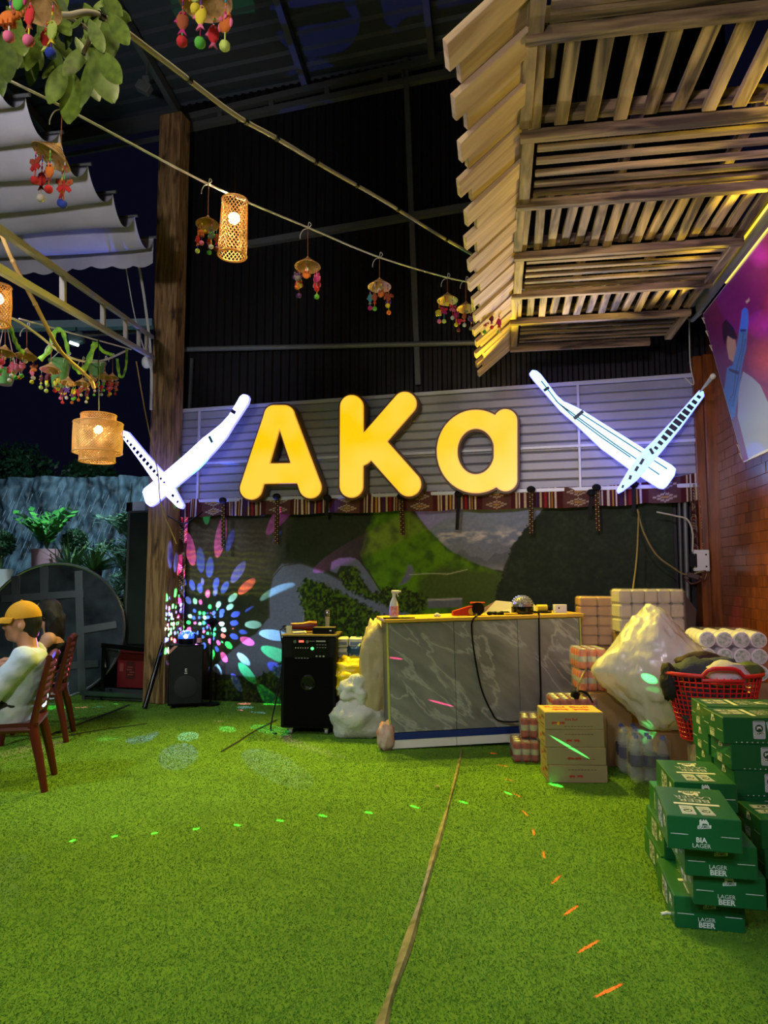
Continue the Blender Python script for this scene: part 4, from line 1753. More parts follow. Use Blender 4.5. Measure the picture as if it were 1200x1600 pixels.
m_facet = mat_facets()


def dome_lamp(name, label, loc, r, mdome, mbase, rz=0.0):
    t = thing(name, label, 'disco light', loc, rz)
    MB().lathe([(0, 0), (r * 0.95, 0), (r, 0.01), (r * 1.0, r * 0.62), (r * 0.9, r * 0.70), (0, r * 0.70)], 28).build('base', mbase, t, True)
    q = MB()
    prof = [(r * math.cos(a), r * 0.68 + r * 0.98 * math.sin(a)) for a in [PI / 2 * k / 7 for k in range(8)]]
    prof[-1] = (0.001, prof[-1][1])
    q.lathe(prof, 18)
    q.build('faceted_dome', mdome, t)
    q = MB()
    for k in range(1, 6):
        a = PI / 2 * k / 7
        for j in range(18):
            b = 2 * PI * (j + .5) / 18
            rr = r * math.cos(a + 0.1) * 1.0
            q.ball((rr * math.cos(b), rr * math.sin(b), r * 0.68 + r * 0.98 * math.sin(a + 0.1)), r * 0.075, 6, 4)
    q.build('crystal', mdome, t)['kind'] = 'stuff'
    return t


dome_lamp('disco_dome', 'mirrored silver disco dome on a black base on the counter', ctop(1.19, 0.13), 0.095, m_facet, m_gloss_black)
tp = thing('tape_roll', 'small yellow tape roll on a dark dish on the counter', 'tape roll', ctop(1.39, 0.2), CROT)
MB().cyl((0, 0, 0.0), (0, 0, 0.012), 0.085, 24).build('dish', m_black, tp, True)
MB().cyl((-0.045, 0, 0.042), (0.045, 0, 0.042), 0.03, 18).build('roll', mat('tape_yellow', (226, 200, 60), .35), tp, True)
MB().cyl((0.046, 0, 0.042), (0.085, 0, 0.035), 0.022, 14).build('core', m_black, tp, True)
bx = thing('white_box', 'small white carton at the right end of the counter', 'box', ctop(1.54, 0.16), CROT)
MB().box((0, 0, 0.035), (0.105, 0.06, 0.07), bev=0.002).build('carton', m_white, bx)
MB().box((-0.02, -0.031, 0.04), (0.012, 0.002, 0.014)).build('printed_mark', m_black, bx)


# cables down the counter front
def cable(pts, r, m, label, name='cable'):
    return tag(MB().tube(spline(pts, 10), r, 6).build(name, m, smooth=True), label, 'cable')


def cf(px, py, o=0.02):
    """pixel on the counter front plane"""
    n = Vector((math.sin(CROT), -math.cos(CROT), 0))
    d = ray(px, py)
    c = Vector((0, 0, CAMH))
    t = (CL + n * o - c).dot(n) / d.dot(n)
    return c + d * t


cable([ctop(0.75, 0.1) + Vector((0, 0, .02)), ctop(0.745, -0.02) + Vector((0, 0, .012)), cf(737, 975, .03), cf(741, 1020), cf(752, 1075), cf(768, 1112), cf(780, 1126, .04), cf(812, 1127, .12), cf(848, 1118, .2)],
      0.0075, m_black, 'black cable hanging from the tape dispenser and looping to the right')
cable([ctop(1.28, 0.08) + Vector((0, 0, .02)), ctop(1.28, -0.02) + Vector((0, 0, .012)), cf(842, 962, .03), cf(843, 1020), cf(845, 1080), cf(844, 1108, .03)],
      0.0075, m_black, 'black cable hanging straight down from the disco dome')

# ================================================================== karaoke speaker on wheels
kb = on_h(481, 1149)
kar = thing('karaoke_speaker', 'tall black karaoke speaker on casters with a lit control panel', 'speaker', (kb.x, kb.y, 0), WROT * 0.25)
KW, KH, KD = 0.49, 0.80, 0.44
MB().box((0, KD / 2, 0.06 + KH / 2), (KW, KD, KH), bev=0.012).build('cabinet', m_black, kar)
MB().box((0, KD / 2 - 0.005, 0.06 + KH + 0.009), (KW + 0.012, KD + 0.012, 0.018), bev=0.004).build('top_board', mat('brown_top', (96, 80, 52), .5), kar)
MB().box((0, -0.004, 0.38), (KW - 0.05, 0.012, 0.60), bev=0.004).build('grille', mat('grille_cloth', (8, 8, 8), .9, bump=.5, bscale=300, spec=.1), kar)
MB().lathe([(0.064, 0), (0.068, 0.006), (0.058, 0.010), (0.040, 0.0), (0, -0.004)], 28, (0, -0.012, 0.46), Matrix.Rotation(PI / 2, 3, 'X')).build('badge_ring', m_gloss_black, kar, True)
cp = MB().box((0.02, -0.003, 0.745), (0.33, 0.012, 0.185), bev=0.003).build('control_panel', m_gloss_black, kar)
m_legend = mat('panel_legend', (170, 166, 160), 0.5)
q = MB()
for k in range(6):
    q.box((-0.115 + k * 0.022, -0.011, 0.762), (0.010, 0.004, 0.010))
for k in range(8):
    q.box((0.08 + (k % 4) * 0.024, -0.011, 0.79 - (k // 4) * 0.024), (0.014, 0.003, 0.004))
for k in range(5):
    q.box((-0.11 + k * 0.026, -0.011, 0.672), (0.014, 0.003, 0.005))
q.box((0.11, -0.011, 0.822), (0.085, 0.003, 0.012))
q.box((0.03, -0.011, 0.822), (0.05, 0.003, 0.004))
for k in range(3):
    q.box((0.075 + k * 0.03, -0.011, 0.69), (0.016, 0.003, 0.012))
q.build('panel_marks', m_legend, cp)
q = MB()
for x in (-0.12, -0.01):
    q.cyl((x, -0.004, 0.818), (x, -0.024, 0.818), 0.014, 14)
q.build('knob', m_chrome, cp, True)
MB().box((-0.065, -0.011, 0.82), (0.045, 0.004, 0.018)).build('red_display', glow('red_display_light', (255, 40, 40), 1.2), cp)
MB().ball((0.035, -0.014, 0.757), 0.014, 12, 8, (1, .5, 1)).build('green_lamp', glow('green_lamp_light', (40, 255, 110), 2.2), cp)
for sx in (-1, 1):
    for y in (0.05, KD - 0.05):
        w = MB().cyl((sx * 0.16 - 0.014, y, 0.03), (sx * 0.16 + 0.014, y, 0.03), 0.03, 18).build('caster', mat('caster_grey', (150, 150, 150), .5), kar, True)
        MB().box((sx * 0.16, y, 0.056), (0.045, 0.05, 0.014)).build('fork', m_chrome, w)
ktop = 0.06 + KH + 0.019


def kt(x, y, dz=0.0):
    return kar.matrix_basis @ Vector((x, y, ktop + dz))


kar_m = Matrix.Translation(kar.location) @ Matrix.Rotation(kar.rotation_euler.z, 4, 'Z')


def kt(x, y, dz=0.0):
    return kar_m @ Vector((x, y, ktop + dz))


rc = thing('receiver_box', 'flat black microphone receiver on the karaoke speaker', 'receiver', kt(0.12, 0.15), kar.rotation_euler.z)
MB().box((0, 0, 0.028), (0.20, 0.15, 0.05), bev=0.004).build('case', m_gloss_black, rc)
MB().box((0, 0, 0.055), (0.195, 0.145, 0.004)).build('lid', mat('dull_lid', (92, 84, 66), .5), rc)
MB().box((0.065, -0.076, 0.03), (0.02, 0.002, 0.01)).build('printed_mark', m_white, rc)
for x in (-0.1, 0.1):
    MB().cyl((x, 0.06, 0.05), (x, 0.07, 0.24 if x > 0 else 0.05), 0.004, 6).build('antenna', m_black, rc)
mic = thing('microphone', 'silver handheld microphone standing upright behind the receiver', 'microphone', kt(0.125, 0.28), 0)
MB().lathe([(0, 0), (0.017, 0), (0.019, 0.09), (0.023, 0.14), (0, 0.14)], 16).build('handle', mat('mic_silver', (200, 196, 190), .35, .3), mic, True)
MB().lathe([(0.024, 0.14), (0.028, 0.15), (0.028, 0.185), (0.02, 0.205), (0.001, 0.21)], 16).build('mic_head', m_chrome, mic, True)
MB().box((0, -0.022, 0.155), (0.03, 0.01, 0.02)).build('dark_band', m_black, mic)
rd = thing('hair_dryer', 'dark red tool with a coiled cord lying at the back of the karaoke speaker', 'tool', kt(-0.10, 0.30), 0.15)
MB().lathe([(0, -0.12), (0.03, -0.12), (0.034, -0.02), (0.05, 0.05), (0.046, 0.12), (0, 0.13)], 16, (0, 0, 0.055), Matrix.Rotation(PI / 2, 3, 'Y')).build('body', mat('dark_red', (96, 18, 24), .35), rd, True)
MB().tube([(-0.12, 0, .04), (-.18, -.03, .03), (-.2, .03, .05), (-.16, .02, .06), (-.22, -.02, .02), (-.2, -.06, -.1)], 0.006, 6).build('cord', m_black, rd, True)
wb = MB().box((0, 0, 0.006), (0.20, 0.12, 0.012), bev=.002).build('wooden_tray', mat('tan_board', (150, 104, 48), .5), loc=kt(-0.06, 0.24), rz=0.1)
tag(wb, 'thin tan board lying on the karaoke speaker', 'board')
cpg = thing('glass_cup', 'small clear glass at the left edge of the karaoke speaker top', 'glass', kt(-0.20, 0.10), 0)
MB().lathe([(0, 0), (0.024, 0), (0.028, 0.07), (0.026, 0.07), (0.022, 0.006), (0, 0.006)], 16).build('cup', mat('clear_glass', (230, 235, 235), .08, alpha=.35), cpg, True)
q = MB().tube([(-0.055, 0, .01), (0.03, 0, .014), (.055, .012, .02), (.06, 0, .006)], 0.011, 8)
tag(q.build('phone_cord', m_white, smooth=True, loc=kt(-0.10, 0.05)), 'short white charger cord on the karaoke speaker front edge', 'cord')
cable([Vector((kb.x - .26, kb.y + .35, .70)), Vector((kb.x - .31, kb.y + .3, .35)), Vector((kb.x - .36, kb.y + .2, .02)), Vector((kb.x - .28, kb.y + .0, .015))], 0.007, m_black, 'black cable hanging behind the karaoke speaker')

# ================================================================== PA speaker with disco lamp by the post
sb = on_h(289, 1107)
pa = thing('pa_speaker', 'black loudspeaker standing on the turf beside the wooden post', 'speaker', (sb.x, sb.y, 0), math.radians(17))
PWd, PHt, PD = 0.36, 0.63, 0.28
MB().prism([(-PWd / 2, 0), (PWd / 2, 0), (PWd / 2 - 0.05, PD), (-PWd / 2 + 0.05, PD)], 0.035, 0.035 + PHt, lambda x, y, z: Vector((x, y, z))).build('cabinet', m_black, pa)
MB().box((0, -0.008, 0.35), (PWd - 0.02, 0.02, PHt - 0.03), bev=0.006).build('grille', mat('pa_grille', (15, 18, 20), .7, bump=.4, bscale=260), pa)
MB().lathe([(0.115, 0), (0.12, 0.004), (0.11, 0.006), (0, 0.003)], 30, (0.0, -0.018, 0.23), Matrix.Rotation(PI / 2, 3, 'X')).build('woofer_ring', mat('pa_grille_light', (32, 34, 36), .6), pa, True)
q = MB()
put_text(q, 'E', 0.05, lambda x, y: Vector((x, -0.0195, 0.40 + y)), bold=0.01)
q.box((0, -0.019, 0.37), (0.03, 0.002, 0.006))
q.build('badge', m_white, pa)
MB().add([(-0.175, -0.02, 0.575), (-0.175, -0.02, 0.615), (-0.125, -0.02, 0.66), (-0.09, -0.02, 0.66)], [[0, 1, 2, 3]]).build('corner_sticker', mat('pink_sticker', (206, 150, 140), .5), pa)
for x in (-0.12, 0.12):
    MB().cyl((x, 0.06, 0), (x, 0.06, 0.036), 0.02, 10).build('foot', m_black, pa)
    MB().cyl((x * .7, 0.23, 0), (x * .7, 0.23, 0.036), 0.02, 10).build('foot', m_black, pa)
pa_m = Matrix.Translation(pa.location) @ Matrix.Rotation(pa.rotation_euler.z, 4, 'Z')
PT = 0.035 + PHt
m_bluedome = mat('blue_lit_dome', (60, 110, 240), 0.15, emit=(50, 110, 255), estr=0.9)
dl = dome_lamp('disco_dome', 'blue glowing disco dome on the loudspeaker by the post', pa_m @ Vector((0.0, 0.17, PT)), 0.085, m_bluedome, m_black)
MB().ball((0.02, -0.088, 0.085), 0.024, 10, 8, (1, .4, 1)).build('lit_lens', glow('lens_light', (235, 245, 255), 5.0), dl)
spray_bottle('soap_bottle', 'small dark bottle with a pink label on the loudspeaker', pa_m @ Vector((0.135, 0.10, PT)), 0.15, m_black, m_pinklabel, m_black, 0.3)
tb = thing('small_black_box', 'small black box behind the disco dome on the loudspeaker', 'box', pa_m @ Vector((0.06, 0.23, PT)), 0.2)
MB().box((0, 0, 0.05), (0.10, 0.07, 0.10), bev=.006).build('case', m_black, tb)
MB().box((0, -0.036, 0.07), (0.03, 0.002, 0.01)).build('printed_mark', m_frame, tb)
# umbrella-like dark stand-lamp silhouette behind
ln = thing('black_microphone_stand', 'dark stand with a flared head behind the loudspeaker', 'stand', pa_m @ Vector((0.27, 0.13, 0)), 0)
MB().lathe([(0, 0), (0.10, 0), (0.10, 0.02), (0.02, 0.03), (0.0, 0.03)], 20).build('base', m_black, ln, True)
MB().cyl((0, 0, 0.02), (0, 0, 0.86), 0.012, 8).build('pole', m_black, ln, True)
MB().lathe([(0.012, 0.80), (0.025, 0.84), (0.085, 0.90), (0.06, 0.925), (0.0, 0.95)], 18).build('flared_head', m_black, ln, True)

# projected disco spots: the lamp's own light through its faceted dome
gl = lamp('disco_projector', 'POINT', pa_m @ Vector((0.05, 0.22, PT + 0.19)), 330, (1, 1, 1), radius=0.004)
gd = gl.data
gd.use_nodes = True
nt = gd.node_tree
em = nt.nodes['Emission']
tc = nt.nodes.new('ShaderNodeTexCoord')
vo = nt.nodes.new('ShaderNodeTexVoronoi')
vo.inputs['Scale'].default_value = 5.6
vo.inputs['Randomness'].default_value = 0.45
nt.links.new(tc.outputs['Normal'], vo.inputs['Vector'])
lt = nt.nodes.new('ShaderNodeMath')
lt.operation = 'LESS_THAN'
lt.inputs[1].default_value = 0.40
nt.links.new(vo.outputs['Distance'], lt.inputs[0])
sx = nt.nodes.new('ShaderNodeSeparateColor')
nt.links.new(vo.outputs['Color'], sx.inputs['Color'])
cr = nt.nodes.new('ShaderNodeValToRGB')
cr.color_ramp.interpolation = 'CONSTANT'
els = cr.color_ramp.elements
els[0].position = 0.0
els[0].color = (0.05, 0.1, 1.0, 1)
els[1].position = 0.36
els[1].color = (0.05, 0.9, 0.30, 1)
for p_, c_ in ((0.56, (0.85, 0.12, 0.75, 1)), (0.72, (0.35, 0.75, 0.95, 1)), (0.84, (0.12, 0.15, 1.0, 1)), (0.95, (0.9, 0.15, 0.2, 1))):
    e = els.new(p_)
    e.color = c_
nt.links.new(sx.outputs[0], cr.inputs['Fac'])
nt.links.new(cr.outputs['Color'], em.inputs['Color'])
nt.links.new(lt.outputs[0], em.inputs['Strength'])


# ================================================================== soft bags and wrapped packs
def blob(name, c, dims, seed, m, parent=None, freq=3.0, amp=0.12, crease=0.10, sub=4, shape=None, floor=None, power=2.0, smooth='all', aniso=1.0):
    bm = bmesh.new()
    bmesh.ops.create_icosphere(bm, subdivisions=sub, radius=1.0)
    sv = Vector((seed * 3.1, seed * 1.7, seed * 0.9))
    for v in bm.verts:
        d = v.co.normalized()
        k = 1.0
        if power != 2.0:
            k = 1.0 / (abs(d.x) ** power + abs(d.y) ** power + abs(d.z) ** power) ** (1 / power)
        n = noise.noise(d * freq + sv)
        cz = 1 - abs(noise.noise(d * freq * 2.3 + sv * 2)) * 2
        dz_ = Vector((d.x * aniso, d.y * aniso, d.z))
        cz2 = 1 - abs(noise.noise(dz_ * freq * 5 + sv * 3)) * 2
        p = d * k * (1 + amp * n + crease * (cz * 0.6 + cz2 * 0.35 - .4))
        if shape:
            p = shape(p, d)
        p = Vector((p.x * dims[0] / 2, p.y * dims[1] / 2, p.z * dims[2] / 2))
        if floor is not None and p.z < floor:
            p.z = floor + (p.z - floor) * 0.05
        v.co = p
    me = bpy.data.meshes.new(name)
    bm.to_mesh(me)
    bm.free()
    me.materials.append(m)
    return link(name, me, parent, smooth, c)


def mat_plastic(name, rgb, alpha, rough=0.25, bump=0.6, bscale=18, tint=None):
    m = mat(name, rgb, rough, alpha=alpha, bump=bump, bscale=bscale)
    return m


m_bagclear = mat('cloudy_plastic', (222, 218, 206), 0.2, alpha=0.72, bump=0.5, bscale=7, stretch=(3.5, 3.5, 1.0), coat=.5)
m_bagcream = mat('cream_foam_packs', (214, 206, 186), 0.6, var=.2, vscale=9)
m_sack = mat('white_sack', (206, 204, 198), 0.6, bump=.5, bscale=30, var=.15, vscale=8)
m_yellowbag = mat('yellow_bag', (232, 196, 20), 0.3, bump=.5, bscale=20)
m_bluebag = mat('blue_bag', (26, 62, 104), 0.3, bump=.5, bscale=20)
m_beigebag = mat('beige_bag', (186, 168, 128), 0.45, bump=.5, bscale=14, var=.2, vscale=5)
# heap between the karaoke speaker and the counter
g0 = on_h(560, 1158)
sk = blob('white_sack', (g0.x, g0.y + .22, 0.165), (0.50, 0.42, 0.40), 3, m_sack, freq=1.5, amp=.3, crease=.10, floor=-.165, shape=lambda p, d: Vector((p.x, p.y, p.z * (1.0 if p.z < 0 else 1.0 - .25 * abs(p.x)))))
tag(sk, 'stuffed white sack on the turf between speaker and counter', 'sack')
kn = blob('white_sack', (g0.x - .02, g0.y + .18, 0.40), (0.32, 0.24, 0.26), 8, m_sack, freq=2.0, amp=.5, crease=.16, sub=4)
tag(kn, 'knotted white plastic bag on top of the stuffed sack', 'bag')
yb = blob('yellow_bag', (g0.x - .05, g0.y + .32, 0.50), (0.50, 0.28, 0.34), 5, m_yellowbag, freq=2.6, amp=.35, crease=.2)
tag(yb, 'bright yellow plastic bag behind the knotted white bag', 'bag')
bb = blob('blue_bag', (g0.x + .0, g0.y + .42, 0.68), (0.34, 0.22, 0.30), 6, m_bluebag, freq=2.6, amp=.35, crease=.2)
tag(bb, 'dark blue plastic bag above the yellow bag', 'bag')
bg = blob('beige_bag', (at(588, 1060, 6.4).x, 6.44, 0.47), (0.30, 0.34, 1.02), 9, m_beigebag, freq=2.0, amp=.22, crease=.14, floor=-.47, power=2.4)
tag(bg, 'tall beige plastic bag squeezed against the left side of the counter', 'bag')
pk = thing('wrapped_pack', 'plastic-wrapped pack of printed tissue parcels leaning by the karaoke speaker', 'pack', (at(556, 1050, 6.6).x, 6.62, 0.46), 0.0)
m_tissue = mat('tissue_pack', (206, 204, 200), .45, var=.25, vscale=14)
m_tissue_blue = mat('tissue_blue_print', (120, 134, 160), .45, var=.3, vscale=20)
for r in range(4):
    for c in range(3):
        MB().box((-0.13 + c * 0.13, 0, 0.06 + r * 0.092), (0.124, 0.18, 0.086), bev=.012).build('parcel', m_tissue, pk)
        MB().box((-0.13 + c * 0.13, -0.0905, 0.052 + r * 0.092), (0.10, 0.004, 0.03), bev=.001).build('printed_band', m_tissue_blue if c < 2 else m_frame, pk)
blb = thing('cardboard_box', 'plain cardboard box hidden under the tissue pack by the speaker', 'box', (at(556, 1050, 6.6).x, 6.62, 0), 0)
MB().box((0, 0.02, 0.23), (0.38, 0.22, 0.46), bev=.004).build('carton', mat('cardboard', (150, 116, 74), .7, var=.12, vscale=4), blb)
dol = blob('pink_rag', (at(603, 1140, 5.95).x, 5.9, 0.10), (0.14, 0.14, 0.26), 12, mat('pink_cloth', (176, 110, 104), .8, var=.5, vscale=12, rgb2=(210, 190, 180)), freq=3, amp=.35, crease=.2, floor=-.10, sub=3)
tag(dol, 'small pinkish rag bundle at the left foot of the counter', 'rag')

# ================================================================== drink packs and cartons to the right of the counter
m_carton = mat('energy_carton', (152, 138, 104), .55, var=.1, vscale=5)
m_cartontop = mat('energy_carton_top', (206, 172, 104), .5)
m_prred = mat('print_red', (176, 46, 34), .5)
m_pryel = mat('print_yellow', (226, 178, 30), .5)
m_prdark = mat('print_brown', (104, 70, 48), .5)
ep = on_h(901, 1224)
ECW, ECD, ECH = 0.40, 0.27, 0.118
est = []
erot = math.radians(-2)


def bull(mb, fn, s, m):
    """small red charging-animal mark"""
    flat(mb, [(x * s, y * s) for x, y in ((-1, -.1), (-.8, .35), (-.3, .5), (.3, .35), (.8, .45), (1, .2), (.7, .05), (.75, -.4), (.55, -.4), (.4, -.05), (-.3, -.1), (-.5, -.45), (-.7, -.4), (-.65, -.1))], fn, m)


for i in range(4):
    off_ = (0.012, 0.004, -0.004, -0.006)[i]
    t = thing('drink_carton', ('lowest', 'second lowest', 'second highest', 'topmost')[i] + ' tan energy drink carton of the stack in front of the counter', 'carton',
              (ep.x + off_, ep.y + 0.0, i * ECH), erot + (0.02, -0.01, 0.0, 0.015)[i], 'tan drink cartons')
    MB().box((0, ECD / 2, ECH / 2), (ECW, ECD, ECH - 0.002), bev=.004).build('carton_body', m_carton, t)
    MB().box((0, ECD / 2, ECH - 0.0005), (ECW - 0.012, ECD - .012, 0.002)).build('lid', m_cartontop, t)
    q = MB()
    q2 = MB()
    fr = lambda x, y: Vector((x, -0.0012, ECH / 2 + y))
    bull(q, lambda x, y: fr(x - 0.135 if i in (3,) else x - .04, y - .015), 0.022, 0)
    bull(q, lambda x, y: fr(-x - 0.085 if i in (3,) else -x + .012, y - .015), 0.022, 0)
    if i == 3:
        put_text(q2, 'Red Bull', 0.026, lambda x, y: fr(x - 0.02, y + .01), 0, .012)
        flat(q, circ(-.11, -.015, .012), fr, 1)
    for k in range(9):
        flat(q2, rrect(-.06 + k * .022, .03 if i in (0, 2) else -.036 + (.02 if i == 1 else 0), .016, .004), fr, 2)
    tp_ = lambda x, y: Vector((x, ECD / 2 + y, ECH + 0.0012))
    if i == 3:
        put_text(q2, 'Red Bull', 0.075, lambda x, y: tp_(x - .01, y + .055), 0, .03, sx=1.25)
        bull(q, lambda x, y: tp_(x - .07, y - .04), .065, 0)
        bull(q, lambda x, y: tp_(-x + .07, y - .04), .065, 0)
        flat(q, circ(0, -.045, .035), lambda x, y: tp_(x, y) - Vector((0, 0, .0004)), 1)
    sd = lambda x, y: Vector((-ECW / 2 - 0.0012, ECD / 2 - x, ECH / 2 + y))
    bull(q, lambda x, y: sd(x - .03, y - .01), .03, 0)
    flat(q2, rrect(.06, .02, .09, .02), sd, 2)
    flat(q2, rrect(.05, -.03, .11, .008), sd, 2)
    q2.build('lettering', [m_prred, m_pryel, m_prdark], t, recalc=False)['kind'] = 'stuff'
    q.build('emblem', [m_prred, m_pryel, m_prdark], t, recalc=False)['kind'] = 'stuff'

m_can_red = mat('red_can', (168, 30, 34), .35, var=.3, vscale=25)
m_can_rim = mat('can_lid', (206, 204, 206), .25, .6)
m_can_orange = mat('orange_can', (210, 104, 62), .35, var=.25, vscale=25)
m_wrap = mat('clear_wrap', (226, 220, 224), .12, alpha=.15, bump=.5, bscale=18, coat=.6)
can_cache = {}


def can_pack(label, loc, rz, nx, ny, r, h, mcan, group):
    t = thing('can_pack', label, 'can pack', loc, rz, group)
    key = (mcan.name, round(r, 4), round(h, 4))
    for i in range(nx):
        for j in range(ny):
            if 0 < i < nx - 1 and 0 < j < ny - 1 and nx * ny > 30:
                continue
            if key not in can_cache:
                q = MB()
                q.lathe([(0, 0), (r * .8, 0), (r * .97, 0.012), (r * .97, h - .022), (r * .82, h - .004)], 14, m=0)
                q.lathe([(r * .82, h - .004), (r * .84, h), (r * .72, h - .003), (0, h - .004)], 14, m=1)
                q.lathe([(r * .975, h * .35), (r * .985, h * .36), (r * .985, h * .62), (r * .975, h * .63)], 14, m=1)
                o = q.build('can', [mcan, m_can_rim], t, True)
                can_cache[key] = o.data
            else:
                o = link('can', can_cache[key], t)
            o.location = ((i - (nx - 1) / 2) * 2 * r, (j + .5) * 2 * r, 0.004)
    MB().box((0, ny * r, h / 2 + .006), (nx * 2 * r + .012, ny * 2 * r + .012, h + .012), bev=.02).build('shrink_wrap', m_wrap, t)
    return t


cp1 = on_h(823, 1192)
can_pack('lower shrink-wrapped pack of red cans on the turf beside the tan cartons', (cp1.x, cp1.y, 0), math.radians(-4), 3, 4, 0.033, 0.15, m_can_red, 'red can packs')
can_pack('upper shrink-wrapped pack of red cans leaning on the counter front', (cp1.x + .07, cp1.y + .06, 0.165), math.radians(-8), 3, 4, 0.033, 0.15, m_can_red, 'red can packs')
# third red pack behind, on a cardboard box
rb = at(899, 1120, 5.35)
hb = rb.z
cb = thing('cardboard_box', 'brown cardboard box mostly hidden behind the tan drink cartons', 'box', (rb.x + .02, 5.36, 0), 0.0)
m_card = mat('cardboard', (150, 116, 74), .7)
MB().box((0, 0.16, hb / 2), (0.42, 0.34, hb - .002), bev=.004).build('carton', m_card, cb)
can_pack('shrink-wrapped pack of red cans on the box behind the tan cartons', (rb.x, 5.35, hb), math.radians(-3), 5, 4, 0.033, 0.125, m_can_red, 'red can packs')
# big cardboard box right of the tan stack, orange packs and wrapped tissue on top
b2 = on_h(957, 1198)
ob2 = thing('cardboard_box', 'tall brown cardboard box right of the tan drink cartons', 'box', (b2.x, b2.y, 0), math.radians(-6))
MB().box((0, 0.2, 0.265), (0.30, 0.40, 0.53), bev=.004).build('carton', m_card, ob2)
MB().box((0, 0.2, 0.531), (0.05, 0.40, 0.003)).build('tape', mat('brown_tape', (170, 130, 80), .3), ob2)
for k in range(2):
    can_pack(('lower', 'upper')[k] + ' pack of orange cans behind the right end of the counter', (b2.x - .10, b2.y + .08, 0.532 + k * 0.162), math.radians(-4 + 3 * k), 3, 4, 0.036, 0.148, m_can_orange, 'orange can packs')


def wrapped_grid(label, loc, rz, nx, nz, w, h, d, m, name='tissue_pack', wrap=m_wrap):
    t = thing(name, label, 'pack', loc, rz, 'wrapped tissue packs')
    me = None
    for i in range(nx):
        for k in range(nz):
            if me is None:
                o = MB().box((0, 0, 0), (w / nx - .004, d - .02, h / nz - .004), bev=min(w / nx, h / nz) * .14).build('parcel', m, t)
                me = o.data
            else:
                o = link('parcel', me, t)
            o.location = (-w / 2 + (i + .5) * w / nx, d / 2, (k + .5) * h / nz)
    MB().box((0, d / 2, h / 2), (w + .012, d + .012, h + .012), bev=.02).build('plastic_wrap', wrap, t)
    return t


m_tis2 = mat('tissue_cream', (196, 186, 168), .6, var=.15, vscale=10, bump=.3, bscale=30)
m_tis3 = mat('tissue_orange', (196, 146, 84), .6, var=.2, vscale=10)
tq = at(936, 1016, 6.2)
wrapped_grid('tall plastic-wrapped pack of cream and orange parcels behind the counter end', (tq.x, 6.2, 0.80), math.radians(-6), 2, 5, 0.31, 0.42, 0.24, m_tis3)
und = thing('cardboard_box', 'cardboard box standing behind the counter under the wrapped parcels', 'box', (tq.x, 6.2, 0), math.radians(-6))
MB().box((0.0, 0.12, 0.398), (0.31, 0.24, 0.794), bev=.004).build('carton', m_card, und)
# white tissue block by the right corner
t4 = at(1018, 985, 5.95)
wrapped_grid('shiny wrapped block of white tissue parcels leaning in the back right corner', (t4.x, 5.9, t4.z - .02), math.radians(3), 5, 3, 0.55, 0.36, 0.22, m_tis2)
sup = thing('cardboard_box', 'cardboard box under the white tissue block in the corner', 'box', (t4.x, 5.9, 0), math.radians(3))
MB().box((0.0, 0.14, (t4.z - .02) / 2), (0.5, 0.26, t4.z - .024), bev=.004).build('carton', m_card, sup)
m_dkplas = mat('dark_wrap', (66, 58, 60), .3)
dkp = thing('wrapped_bale', 'dark plastic-wrapped bale beside the white tissue block', 'bale', (at(1066, 960, 6.0).x, 6.0, 0), 0)
MB().prism([(-0.09, 0.5), (0.06, 0.5), (0.12, 1.12), (0.02, 1.26), (-0.09, 1.28)], 0.0, 0.2, lambda x, y, z: Vector((x, z, y))).build('bale', m_dkplas, dkp)
MB().box((0, .1, .25), (0.18, .2, .5), bev=.004).build('carton', m_card, dkp)
# toilet roll pack
tr_ = at(1133, 1060, 5.35)
trp = thing('toilet_roll_pack', 'plastic pack of white toilet rolls by the brown wall', 'roll pack', (tr_.x, 5.2, tr_.z), math.radians(-9))
m_roll = mat('white_roll', (226, 222, 224), .7)
m_rollc = mat('roll_print', (120, 150, 120), .6, var=.5, vscale=40, rgb2=(220, 222, 216))
rme = None
for i in range(4):
    for j in range(4):
        for k in range(3):
            if rme is None:
                q = MB().lathe([(0.0, -.05), (0.05, -.05), (0.058, -.044), (0.058, .044), (0.05, .05), (0.0, .05)], 16)
                q.lathe([(0.0, .0512), (0.048, .0512), (0.048, .0505)], 16, m=1)
                o = q.build('roll', [m_roll, m_rollc], trp, True)
                rme = o.data
            else:
                o = link('roll', rme, trp)
            o.location = (-0.175 + i * .117, .055 + j * .105, .06 + k * .117)
            o.rotation_euler = (PI / 2, 0, 0)
MB().box((0, .21, .175), (0.49, .44, .37), bev=.05).build('plastic_wrap', m_wrap, trp)
s5 = thing('cardboard_box', 'cardboard box under the toilet roll pack', 'box', (tr_.x, 5.2, 0), math.radians(-9))
MB().box((0, .22, (tr_.z - .008) / 2), (0.46, .4, tr_.z - .012), bev=.004).build('carton', m_card, s5)


# ------------------------------------------------------------------ water bottles
m_pet = mat('clear_pet', (200, 214, 218), .06, alpha=.16, coat=.4)
m_wlabel = mat('blue_bottle_label', (20, 34, 100), .35, var=.4, vscale=30)
m_cap = mat('blue_cap', (40, 80, 170), .4)
bot_me = {}


